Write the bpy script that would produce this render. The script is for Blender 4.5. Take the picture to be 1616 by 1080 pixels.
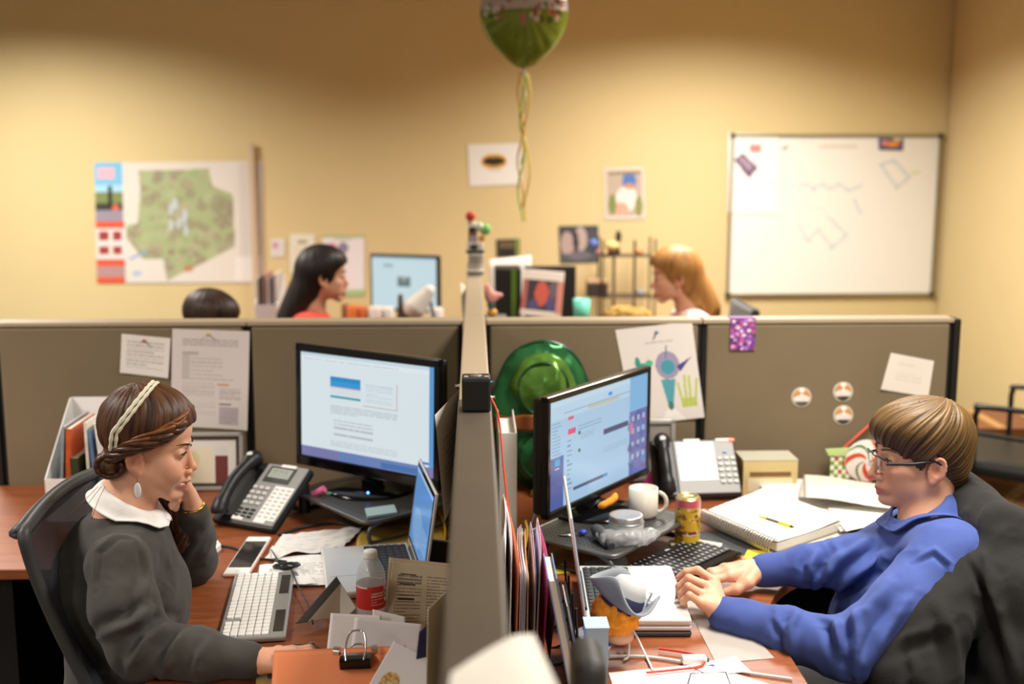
import bpy, bmesh, math, random
import numpy as np
from mathutils import Vector, Matrix, noise
random.seed(7)
RNG = np.random.default_rng(7)
for o in list(bpy.data.objects): bpy.data.objects.remove(o)
SC = bpy.context.scene
COL = SC.collection
PI = math.pi

# ------------------------------------------------------------------ camera
FPX, PX0, PY0 = 1800.0, 808.0, 540.0
CAMZ = 1.75
TILT = math.atan(290 / FPX); YAW = math.atan(60 / FPX)
cam_d = bpy.data.cameras.new('camera'); cam = bpy.data.objects.new('camera', cam_d); COL.objects.link(cam)
cam.location = (0, 0, CAMZ)
cam.rotation_euler = (PI / 2 - TILT, 0, -YAW)
cam_d.sensor_width = 36; cam_d.lens = FPX / 1616 * 36
cam_d.clip_start = 0.05
cam_d.dof.use_dof = True; cam_d.dof.focus_distance = 2.42; cam_d.dof.aperture_fstop = 2.0
SC.camera = cam
CAMP = Vector((0, 0, CAMZ)); CAMR = cam.rotation_euler.to_matrix()
def ray(px, py): return CAMR @ Vector(((px - PX0) / FPX, -(py - PY0) / FPX, -1.0))
def aty(px, py, Y):
    d = ray(px, py); return CAMP + d * (Y / d.y)
def atz(px, py, Z):
    d = ray(px, py); return CAMP + d * ((Z - CAMZ) / d.z)
def atx(px, py, X):
    d = ray(px, py); return CAMP + d * (X / d.x)

# ------------------------------------------------------------------ world, exposure
w = bpy.data.worlds.new('world'); SC.world = w; w.use_nodes = True
w.node_tree.nodes['Background'].inputs[0].default_value = (1.0, 0.93, 0.82, 1)
w.node_tree.nodes['Background'].inputs[1].default_value = 0.30
SC.view_settings.view_transform = 'Standard'; SC.view_settings.look = 'None'
SC.view_settings.gamma = 1; SC.view_settings.use_curve_mapping = False
SC.view_settings.exposure = 0.0

CEIL = 2.82
# recessed troffers: (x, y, watts)
TROFFERS = [(-2.45, 5.2, 95), (1.25, 5.2, 95), (-2.45, 2.3, 70), (1.15, 2.3, 70), (-2.45, -1.1, 82), (1.15, -1.1, 82)]
for tx, ty, tw in TROFFERS:
    L = bpy.data.lights.new('troffer_lamp', 'AREA'); L.shape = 'RECTANGLE'; L.size = 0.56; L.size_y = 1.15
    L.energy = tw; L.color = (1.0, 0.945, 0.86); L.spread = math.radians(150)
    lo = bpy.data.objects.new('troffer_lamp', L); COL.objects.link(lo); lo.location = (tx, ty, CEIL - 0.075)

# ------------------------------------------------------------------ helpers
def lin(c):
    if isinstance(c, str):
        c = c.lstrip('#'); c = [int(c[i:i+2], 16) / 255 for i in (0, 2, 4)]
    return tuple((x / 12.92 if x <= 0.04045 else ((x + 0.055) / 1.055) ** 2.4) for x in c[:3])
_M = {}
def mat(name, col=(0.5, 0.5, 0.5), rough=0.55, metal=0.0, spec=0.5, bump=0.0, bscale=300, var=0.0, vscale=20, sheen=0.0, trans=0.0, ior=1.45, emit=0.0, stretch=None, coat=0.0, alpha=1.0, sss=0.0):
    if name in _M: return _M[name]
    m = bpy.data.materials.new(name); m.use_nodes = True; _M[name] = m
    nt = m.node_tree; N = nt.nodes; b = N['Principled BSDF']
    c = lin(col) + (1,)
    b.inputs['Base Color'].default_value = c
    b.inputs['Roughness'].default_value = rough; b.inputs['Metallic'].default_value = metal
    b.inputs['Specular IOR Level'].default_value = spec; b.inputs['IOR'].default_value = ior
    if sheen: b.inputs['Sheen Weight'].default_value = sheen
    if coat: b.inputs['Coat Weight'].default_value = coat; b.inputs['Coat Roughness'].default_value = 0.1
    if trans: b.inputs['Transmission Weight'].default_value = trans
    if alpha < 1: b.inputs['Alpha'].default_value = alpha
    if sss:
        b.inputs['Subsurface Weight'].default_value = sss; b.inputs['Subsurface Scale'].default_value = 0.006
        b.inputs['Subsurface Radius'].default_value = (1.0, 0.4, 0.25)
    if emit:
        b.inputs['Emission Color'].default_value = c; b.inputs['Emission Strength'].default_value = emit
    if var or bump:
        tc = N.new('ShaderNodeTexCoord'); mp = N.new('ShaderNodeMapping')
        nt.links.new(tc.outputs['Object'], mp.inputs['Vector'])
        if stretch: mp.inputs['Scale'].default_value = stretch
        if var:
            n = N.new('ShaderNodeTexNoise'); n.inputs['Scale'].default_value = vscale; n.inputs['Detail'].default_value = 5
            nt.links.new(mp.outputs[0], n.inputs['Vector'])
            r = N.new('ShaderNodeValToRGB'); r.color_ramp.elements[0].position = 0.3; r.color_ramp.elements[1].position = 0.7
            r.color_ramp.elements[0].color = tuple(x * (1 - var) for x in c[:3]) + (1,)
            r.color_ramp.elements[1].color = tuple(min(1, x * (1 + var)) for x in c[:3]) + (1,)
            nt.links.new(n.outputs['Fac'], r.inputs[0]); nt.links.new(r.outputs[0], b.inputs['Base Color'])
        if bump:
            n2 = N.new('ShaderNodeTexNoise'); n2.inputs['Scale'].default_value = bscale; n2.inputs['Detail'].default_value = 3
            nt.links.new(mp.outputs[0], n2.inputs['Vector'])
            bp = N.new('ShaderNodeBump'); bp.inputs['Strength'].default_value = bump; bp.inputs['Distance'].default_value = 0.002
            nt.links.new(n2.outputs['Fac'], bp.inputs['Height']); nt.links.new(bp.outputs[0], b.inputs['Normal'])
    return m
def print_mat(name='printed_paper', rough=0.6, emit=0.0, coat=0.0, metal=0.0):
    """colour from the print attribute of the sheet"""
    if name in _M: return _M[name]
    m = bpy.data.materials.new(name); m.use_nodes = True; _M[name] = m
    nt = m.node_tree; b = nt.nodes['Principled BSDF']; a = nt.nodes.new('ShaderNodeAttribute'); a.attribute_name = 'print'
    b.inputs['Roughness'].default_value = rough; b.inputs['Metallic'].default_value = metal
    if coat: b.inputs['Coat Weight'].default_value = coat
    if emit:
        b.inputs['Base Color'].default_value = (0.02, 0.02, 0.02, 1)
        nt.links.new(a.outputs['Color'], b.inputs['Emission Color']); b.inputs['Emission Strength'].default_value = emit
    else: nt.links.new(a.outputs['Color'], b.inputs['Base Color'])
    return m

def tag(o, label=None, cat=None, group=None, kind=None):
    if label: o['label'] = label
    if cat: o['category'] = cat
    if group: o['group'] = group
    if kind: o['kind'] = kind
    return o
def thing(name, label, cat, loc=(0, 0, 0), rot=0.0, group=None, M=None):
    o = bpy.data.objects.new(name, None); o.empty_display_size = 0.05; COL.objects.link(o)
    if M is not None: o.matrix_world = M
    else:
        o.location = loc; o.rotation_euler = (0, 0, rot)
    return tag(o, label, cat, group)
def dup(o, parent=None):
    c = o.copy(); COL.objects.link(c)
    if parent is not None:
        c.parent = parent; c.matrix_parent_inverse = o.matrix_parent_inverse.copy()
    for ch in [x for x in bpy.data.objects if x.parent == o]: dup(ch, c)
    return c

class B:
    """collects shapes into one mesh"""
    def __init__(s): s.v = []; s.f = []; s.sm = []
    def add(s, V, Fc, smooth=False):
        n = len(s.v); s.v += [tuple(p) for p in V]; s.f += [tuple(i + n for i in f) for f in Fc]; s.sm += [smooth] * len(Fc); return s
    def box(s, c, d, M=None):
        x, y, z = (k / 2 for k in d); c = Vector(c)
        V = [Vector((i * x, j * y, k * z)) for i in (-1, 1) for j in (-1, 1) for k in (-1, 1)]
        V = [(M @ p if M is not None else p) + c for p in V]
        return s.add(V, [(0, 1, 3, 2), (4, 6, 7, 5), (0, 4, 5, 1), (2, 3, 7, 6), (0, 2, 6, 4), (1, 5, 7, 3)])
    def rbox(s, c, d, r=0.003, M=None, seg=2):
        bm = bmesh.new(); bmesh.ops.create_cube(bm, size=1)
        bmesh.ops.scale(bm, vec=d, verts=bm.verts)
        bmesh.ops.bevel(bm, geom=bm.edges[:], offset=min(r, min(d) * 0.49), segments=seg, profile=0.5, affect='EDGES')
        bm.verts.ensure_lookup_table()
        c = Vector(c); V = [(M @ v.co if M is not None else v.co) + c for v in bm.verts]
        Fc = [tuple(v.index for v in f.verts) for f in bm.faces]; bm.free()
        return s.add(V, Fc, False)
    def tube(s, pts, r, n=8, cap=True, smooth=True, close=False):
        pts = [Vector(p) for p in pts]; k = len(pts)
        rs = r if hasattr(r, '__len__') else [r] * k
        V = []; prev = None
        for i, p in enumerate(pts):
            t = (pts[(i + 1) % k] - pts[i - 1]) if close else (pts[min(i + 1, k - 1)] - pts[max(i - 1, 0)])
            t.normalize() if t.length > 1e-9 else None
            if prev is None:
                a = Vector((0, 0, 1)) if abs(t.z) < 0.9 else Vector((1, 0, 0)); u = t.cross(a).normalized()
            else:
                u = prev - t * prev.dot(t)
                u = u.normalized() if u.length > 1e-6 else t.orthogonal().normalized()
            prev = u; w_ = t.cross(u)
            V += [p + (u * math.cos(2 * PI * j / n) + w_ * math.sin(2 * PI * j / n)) * rs[i] for j in range(n)]
        Fc = []
        for i in range(k if close else k - 1):
            a, b_ = i * n, ((i + 1) % k) * n
            Fc += [(a + j, a + (j + 1) % n, b_ + (j + 1) % n, b_ + j) for j in range(n)]
        s.add(V, Fc, smooth)
        if cap and not close:
            s.add(V[:n], [tuple(range(n))[::-1]]); s.add(V[-n:], [tuple(range(n))])
        return s
    def cyl(s, a, b, r, r2=None, n=24): return s.tube([a, b], [r, r if r2 is None else r2], n)
    def lathe(s, prof, n=32, c=(0, 0, 0), M=None, smooth=True):
        c = Vector(c); V = []
        for r, z in prof:
            for j in range(n):
                p = Vector((r * math.cos(2 * PI * j / n), r * math.sin(2 * PI * j / n), z)); V.append((M @ p if M is not None else p) + c)
        Fc = [(i * n + j, i * n + (j + 1) % n, (i + 1) * n + (j + 1) % n, (i + 1) * n + j) for i in range(len(prof) - 1) for j in range(n)]
        return s.add(V, Fc, smooth)
    def prism(s, poly, z0, z1, M=None, c=(0, 0, 0)):
        n = len(poly); c = Vector(c)
        V = [Vector((x, y, z0)) for x, y in poly] + [Vector((x, y, z1)) for x, y in poly]
        V = [(M @ p if M is not None else p) + c for p in V]
        return s.add(V, [tuple(range(n))[::-1], tuple(range(n, 2 * n))] + [(i, (i + 1) % n, n + (i + 1) % n, n + i) for i in range(n)])
    def ball(s, c, r, M=None, nu=20, nv=12):
        r = r if hasattr(r, '__len__') else (r, r, r); c = Vector(c)
        V = []
        for i in range(nv + 1):
            a = PI * i / nv
            for j in range(nu):
                p = Vector((r[0] * math.sin(a) * math.cos(2 * PI * j / nu), r[1] * math.sin(a) * math.sin(2 * PI * j / nu), r[2] * math.cos(a)))
                V.append((M @ p if M is not None else p) + c)
        Fc = [(i * nu + j, (i + 1) * nu + j, (i + 1) * nu + (j + 1) % nu, i * nu + (j + 1) % nu) for i in range(nv) for j in range(nu)]
        return s.add(V, Fc, True)
    def grid(s, fn, nu, nv, smooth=True):
        V = [fn(i / nu, j / nv) for j in range(nv + 1) for i in range(nu + 1)]
        return s.add(V, [(j * (nu + 1) + i, j * (nu + 1) + i + 1, (j + 1) * (nu + 1) + i + 1, (j + 1) * (nu + 1) + i) for j in range(nv) for i in range(nu)], smooth)
    def build(s, name, m, parent=None, label=None, bevel=0, solid=0, world=False):
        me = bpy.data.meshes.new(name); me.from_pydata(s.v, [], s.f); me.validate()
        if len(me.polygons) == len(s.sm): me.polygons.foreach_set('use_smooth', s.sm)
        me.materials.append(m); o = bpy.data.objects.new(name, me); COL.objects.link(o)
        if parent is not None: attach(o, parent, world)
        if label: o['label'] = label
        if bevel:
            md = o.modifiers.new('bevel', 'BEVEL'); md.width = bevel; md.segments = 2; md.limit_method = 'ANGLE'
        if solid:
            md = o.modifiers.new('solid', 'SOLIDIFY'); md.thickness = solid; md.offset = 0
        return o
def attach(o, parent, world=False):
    o.parent = parent
    if world: o.matrix_parent_inverse = (Matrix.LocRotScale(parent.location, parent.rotation_euler, parent.scale)).inverted()
def rotz(a): return Matrix.Rotation(a, 3, 'Z')
def rotx(a): return Matrix.Rotation(a, 3, 'X')
def roty(a): return Matrix.Rotation(a, 3, 'Y')
def frame(o, x, y, z=None):
    """4x4 with origin o and axes x, y"""
    x = Vector(x).normalized(); z = Vector(x).cross(Vector(y)).normalized() if z is None else Vector(z).normalized(); y = z.cross(x)
    M = Matrix.Identity(4)
    for i in range(3): M[i][0], M[i][1], M[i][2], M[i][3] = x[i], y[i], z[i], o[i]
    return M
def arc(c, r, a0, a1, n): return [(c[0] + r * math.cos(a0 + (a1 - a0) * i / n), c[1] + r * math.sin(a0 + (a1 - a0) * i / n)) for i in range(n + 1)]
def spline(pts, n=8):
    P = [Vector(p) for p in pts]; P = [P[0] * 2 - P[1]] + P + [P[-1] * 2 - P[-2]]; out = []
    for i in range(1, len(P) - 2):
        a, b, c, d = P[i - 1:i + 3]
        for k in range(n):
            t = k / n; out.append(0.5 * ((2 * b) + (c - a) * t + (2 * a - 5 * b + 4 * c - d) * t * t + (3 * b - a - 3 * c + d) * t ** 3))
    out.append(P[-2]); return out

class Canvas:
    """flat print: colours per cell, u to the right, v downwards, both 0..1"""
    def __init__(s, nx, ny, bg='#f4f2ee'):
        s.nx, s.ny = nx, ny; s.a = np.zeros((ny, nx, 3), np.float32); s.a[:] = lin(bg)
        s.U, s.V = np.meshgrid((np.arange(nx) + .5) / nx, (np.arange(ny) + .5) / ny)
    def put(s, m, c, a=1.0): s.a[m] = s.a[m] * (1 - a) + np.array(lin(c), np.float32) * a; return s
    def rect(s, u0, v0, u1, v1, c, a=1.0): return s.put((s.U >= u0) & (s.U < u1) & (s.V >= v0) & (s.V < v1), c, a)
    def ell(s, u, v, ru, rv, c, a=1.0, rot=0):
        x, y = s.U - u, s.V - v; X, Y = x * math.cos(rot) + y * math.sin(rot), -x * math.sin(rot) + y * math.cos(rot)
        return s.put((X / ru) ** 2 + (Y / rv) ** 2 < 1, c, a)
    def line(s, u0, v0, u1, v1, w_, c, a=1.0):
        dx, dy = u1 - u0, v1 - v0; asp = s.ny / s.nx; L = dx * dx + (dy * asp) ** 2 + 1e-9
        t = np.clip(((s.U - u0) * dx + (s.V - v0) * dy * asp * asp) / L, 0, 1)
        return s.put(np.hypot(s.U - u0 - t * dx, (s.V - v0 - t * dy) * asp) < w_, c, a)
    def poly(s, pts, c, a=1.0):
        m = np.zeros(s.U.shape, bool); n = len(pts)
        for i in range(n):
            (x0, y0), (x1, y1) = pts[i], pts[(i + 1) % n]
            if y0 == y1: continue
            m ^= ((y0 > s.V) != (y1 > s.V)) & (s.U < (x1 - x0) * (s.V - y0) / (y1 - y0) + x0)
        return s.put(m, c, a)
    def text(s, u0, v0, u1, v1, n, c='#555', a=0.75, gap=0.18):
        """n lines of small illegible print"""
        if len(c) == 4: c = '#' + ''.join(k * 2 for k in c[1:])
        h = (v1 - v0) / n
        for i in range(n):
            end = u1 if (i % 4 != 3) else u0 + (u1 - u0) * random.uniform(.4, .8); u = u0
            while u < end:
                L = random.uniform(.03, .1) * (u1 - u0) * 2; s.rect(u, v0 + i * h + h * .25, min(u + L, end), v0 + i * h + h * .7, c, a); u += L + gap * .08 * (u1 - u0)
        return s
    def speckle(s, amt, scale=8, seed=1):
        r = np.random.default_rng(seed); g = r.random((scale + 1, scale + 1)).astype(np.float32)
        x = s.U * scale; y = s.V * scale; i = x.astype(int); j = y.astype(int); fx = x - i; fy = y - j
        n = g[j, i] * (1 - fx) * (1 - fy) + g[j, i + 1] * fx * (1 - fy) + g[j + 1, i] * (1 - fx) * fy + g[j + 1, i + 1] * fx * fy
        s.a *= (1 + amt * (n[..., None] - .5) * 2); return s
    def build(s, name, fn, m, parent=None, label=None, smooth=True, solid=0, world=False):
        nx, ny = s.nx, s.ny
        V = np.array([fn(i / nx, j / ny) for j in range(ny + 1) for i in range(nx + 1)], np.float32)
        k = (np.arange(ny)[:, None] * (nx + 1) + np.arange(nx)[None]).ravel()
        Fc = np.stack([k, k + nx + 1, k + nx + 2, k + 1], 1)
        me = np_mesh(name, V, Fc, smooth)
        at = me.color_attributes.new('print', 'FLOAT_COLOR', 'CORNER')
        c4 = np.ones((nx * ny, 4), np.float32); c4[:, :3] = np.clip(s.a.reshape(-1, 3), 0, 1)
        at.data.foreach_set('color', np.repeat(c4, 4, 0).ravel())
        me.materials.append(m); o = bpy.data.objects.new(name, me); COL.objects.link(o)
        if parent is not None: attach(o, parent, world)
        if label: o['label'] = label
        if solid:
            md = o.modifiers.new('solid', 'SOLIDIFY'); md.thickness = solid; md.offset = -1
        return o
def np_mesh(name, V, Fc, smooth=True):
    me = bpy.data.meshes.new(name); n = Fc.shape[1]
    me.vertices.add(len(V)); me.vertices.foreach_set('co', np.ascontiguousarray(V, np.float32).ravel())
    me.loops.add(Fc.size); me.loops.foreach_set('vertex_index', np.ascontiguousarray(Fc, np.int32).ravel())
    me.polygons.add(len(Fc)); me.polygons.foreach_set('loop_start', np.arange(0, Fc.size, n, dtype=np.int32))
    me.polygons.foreach_set('use_smooth', np.full(len(Fc), smooth)); me.update(calc_edges=True); me.validate(); return me
def quadfn(c, lift=None):
    """bilinear patch through world corners TL TR BR BL"""
    a, b, d, e = (Vector(p) for p in c)
    n = (b - a).cross(e - a).normalized() * -1
    def f(u, v):
        p = (a * (1 - u) + b * u) * (1 - v) + (e * (1 - u) + d * u) * v
        return p + n * lift(u, v) if lift else p
    return f
def ztop(c): return [Vector((p[0], p[1], p[2])) for p in c]
PAPER = print_mat('printed_paper', 0.7)
ZD = 0.742     # desk top
ZP = 1.255     # partition top
YB = 3.5       # front face of the cross partition
# ------------------------------------------------------------------ room shell
WALL = mat('tan_wall_paint', '#dac592', 0.75, bump=0.08, bscale=120, var=0.015, vscale=3)
CARPET = mat('carpet', '#4a3a2c', 0.95, bump=0.6, bscale=400, var=0.15, vscale=60)
CEILM = mat('ceiling_tile_white', '#e8e4da', 0.9, bump=0.2, bscale=150)
WX, WY = 2.78, 6.72
tag(B().box((-1.6, 2.0, -0.05), (9.0, 10.4, 0.1)).build('floor', CARPET), 'dark brown office carpet floor', 'floor', kind='structure')
tag(B().box((-1.6, WY + 0.06, CEIL / 2), (8.98, 0.12, CEIL)).build('wall_back', WALL), 'tan painted back wall carrying map and whiteboard', 'wall', kind='structure')
tag(B().box((WX + 0.06, 2.0, CEIL / 2), (0.12, 9.4, CEIL)).build('wall_right', WALL), 'tan painted side wall at the right', 'wall', kind='structure')
ce = tag(B().box((-1.6, 2.0, CEIL + 0.04), (9.0, 10.4, 0.06)).build('ceiling', CEILM), 'white ceiling above the cubicles', 'ceiling', kind='structure')
tag(B().box((-1.6, WY - 0.008, 0.05), (8.8, 0.016, 0.1)).build('baseboard_back', mat('dark_vinyl', '#2b2622', 0.5)), 'dark vinyl baseboard along back wall', 'baseboard', kind='structure')
TRW = mat('troffer_white_metal', '#f0f0ec', 0.4)
for k, (tx, ty, tw) in enumerate(TROFFERS):
    t = thing('ceiling_light', ['recessed ceiling light by the back wall above the map', 'recessed ceiling light by the back wall above the whiteboard', 'recessed ceiling light above the woman in grey', 'recessed ceiling light above the man in blue', 'recessed ceiling light behind the camera on the left', 'recessed ceiling light behind the camera on the right'][k], 'ceiling light', (tx, ty, CEIL), group='recessed ceiling lights')
    b = B(); 
    for sx in (-1, 1): b.box((sx * 0.305, 0, -0.035), (0.02, 1.24, 0.09)); b.box((0, sx * 0.61, -0.035), (0.61, 0.02, 0.09))
    b.build('frame', TRW, t)

# ------------------------------------------------------------------ cubicle partitions
FAB = mat('taupe_partition_fabric', '#75664e', 0.95, sheen=0.15, bump=0.35, bscale=700, var=0.05, vscale=4)
CAP = mat('beige_partition_cap', '#a3937a', 0.5)
CAPD = mat('taupe_spine_cap', '#52493d', 0.45, var=0.06, vscale=9)
BLK = mat('black_trim', '#12110f', 0.5)
PT = 0.07
def panel(x0, x1, label, grp='cross partition panels'):
    t = thing('partition_panel', label, 'partition', ((x0 + x1) / 2, YB + PT / 2, 0), group=grp); w_ = x1 - x0
    b = B(); b.box((0, 0, (ZP - 0.014) / 2 + 0.01), (w_ - 0.002, PT - 0.02, ZP - 0.034)); b.build('frame', BLK, t)
    for sy in (-1, 1):
        B().rbox((0, sy * (PT / 2 - 0.008), (ZP - 0.03) / 2 + 0.05), (w_ - 0.026, 0.018, ZP - 0.13 - 0.0), 0.007).build('fabric_panel', FAB, t).location.z = 0.012
    B().rbox((0, 0, ZP - 0.008), (w_, PT + 0.004, 0.016), 0.004).build('top_cap', CAP, t)
    return t
SPH = 0.031    # half width of the spine
panel(-SPH - 1.44, -SPH - 0.672, 'taupe fabric partition panel behind the woman, with two pinned papers')
panel(-SPH - 0.670, -SPH - 0.004, 'narrow taupe partition panel behind the left monitor')
panel(SPH + 0.004, SPH + 0.680, 'narrow taupe partition panel behind the green foil balloon')
panel(SPH + 0.682, SPH + 1.477, 'taupe fabric partition panel behind the man, with three round badges')
for xx, lb in ((SPH + 1.489, 'black end post of the cross partition beside the man'), (-SPH - 1.452, 'black end post of the cross partition behind the woman')):
    B_ = B().rbox((xx, YB + PT / 2, ZP / 2 - 0.002), (0.022, PT, ZP - 0.004), 0.004).build('partition_end_post', BLK); tag(B_, lb, 'partition post')
# spine partition running away from the camera
sp = thing('spine_partition', 'long taupe central partition running between the two desks', 'partition', (0, 0, 0))
for y0, y1, nm in ((0.62, 1.9, 'front'), (1.902, 3.1, 'mid'), (3.102, 3.56, 'rear')):
    for sx in (-1, 1): B().rbox((sx * (SPH - 0.009), (y0 + y1) / 2, ZP / 2), (0.016, y1 - y0 - 0.01, ZP - 0.06), 0.005).build('fabric_panel', FAB, sp)
B().box((0, 2.09, ZP / 2 - 0.01), (SPH * 2 - 0.03, 2.9, ZP - 0.04)).build('core', BLK, sp)
B().rbox((0, 1.46, ZP - 0.004), (SPH * 2 + 0.006, 1.68, 0.02), 0.005).build('top_cap', CAPD, sp, label='dark taupe cap')
B().rbox((0, 2.933, ZP - 0.004), (SPH * 2 + 0.004, 1.264, 0.02), 0.005).build('top_cap', CAP, sp, label='beige cap')
sr = thing('spine_partition', 'central partition continuing behind the cross partition under the toy stack', 'partition', (0, 0, 0))
B().box((0, 4.38, ZP / 2), (SPH * 2 - 0.006, 1.6, ZP - 0.03)).build('fabric_panel', FAB, sr)
B().rbox((0, 4.38, ZP - 0.004), (SPH * 2 + 0.002, 1.61, 0.018), 0.005).build('top_cap', CAP, sr)

# ------------------------------------------------------------------ desks
def wood():
    m = bpy.data.materials.new('cherry_laminate'); m.use_nodes = True; nt = m.node_tree; N = nt.nodes; b = N['Principled BSDF']
    tc = N.new('ShaderNodeTexCoord'); mp = N.new('ShaderNodeMapping'); mp.inputs['Scale'].default_value = (3.5, 22, 22)
    n = N.new('ShaderNodeTexNoise'); n.inputs['Scale'].default_value = 2.2; n.inputs['Detail'].default_value = 6; n.inputs['Distortion'].default_value = 0.6
    r = N.new('ShaderNodeValToRGB'); r.color_ramp.elements[0].position = .32; r.color_ramp.elements[1].position = .72
    r.color_ramp.elements[0].color = lin('#7c4121') + (1,); r.color_ramp.elements[1].color = lin('#98552f') + (1,)
    nt.links.new(tc.outputs['Object'], mp.inputs[0]); nt.links.new(mp.outputs[0], n.inputs[0]); nt.links.new(n.outputs['Fac'], r.inputs[0]); nt.links.new(r.outputs[0], b.inputs['Base Color'])
    b.inputs['Roughness'].default_value = 0.42
    return m
WOOD = wood(); DARK = mat('dark_steel', '#0d0c0b', 0.6)
YF = 2.745      # front edge of the rear wing
WW = 0.645     # width of the wing along the spine
def desk(s, label):
    t = thing('corner_desk', label, 'desk', (0, 0, 0))
    x0 = SPH + 0.006; xo = 1.25 if s > 0 else 1.62
    r = 0.44
    poly = [(x0, 1.75), (WW, 1.75), (WW, YF - r)] + [(WW + r - r * math.cos(a), YF - r + r * math.sin(a)) for a in np.linspace(0, PI / 2, 18)][1:] + [(xo, YF), (xo, YB - 0.006), (x0, YB - 0.006)]
    if s < 0: poly = [(-x, y) for x, y in poly][::-1]
    B().prism(poly, ZD - 0.028, ZD).build('desktop', WOOD, t, bevel=0.003)
    B().box((s * (xo - 0.23), (YF + YB) / 2 + 0.03, (ZD - 0.03) / 2), (0.40, YB - YF - 0.12, ZD - 0.032)).build('pedestal', DARK, t)
    B().box((s * 0.33, 1.79, (ZD - 0.03) / 2), (0.5, 0.03, ZD - 0.032)).build('end_panel', DARK, t)
    B().box((s * 0.55, YB - 0.10, (ZD - 0.03) / 2 + 0.1), (0.9, 0.02, ZD - 0.25)).build('modesty_panel', DARK, t)
    return t
desk(-1, 'cherry laminate corner desk the woman in grey works at')
desk(1, 'cherry laminate corner desk the man in blue works at')
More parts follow.
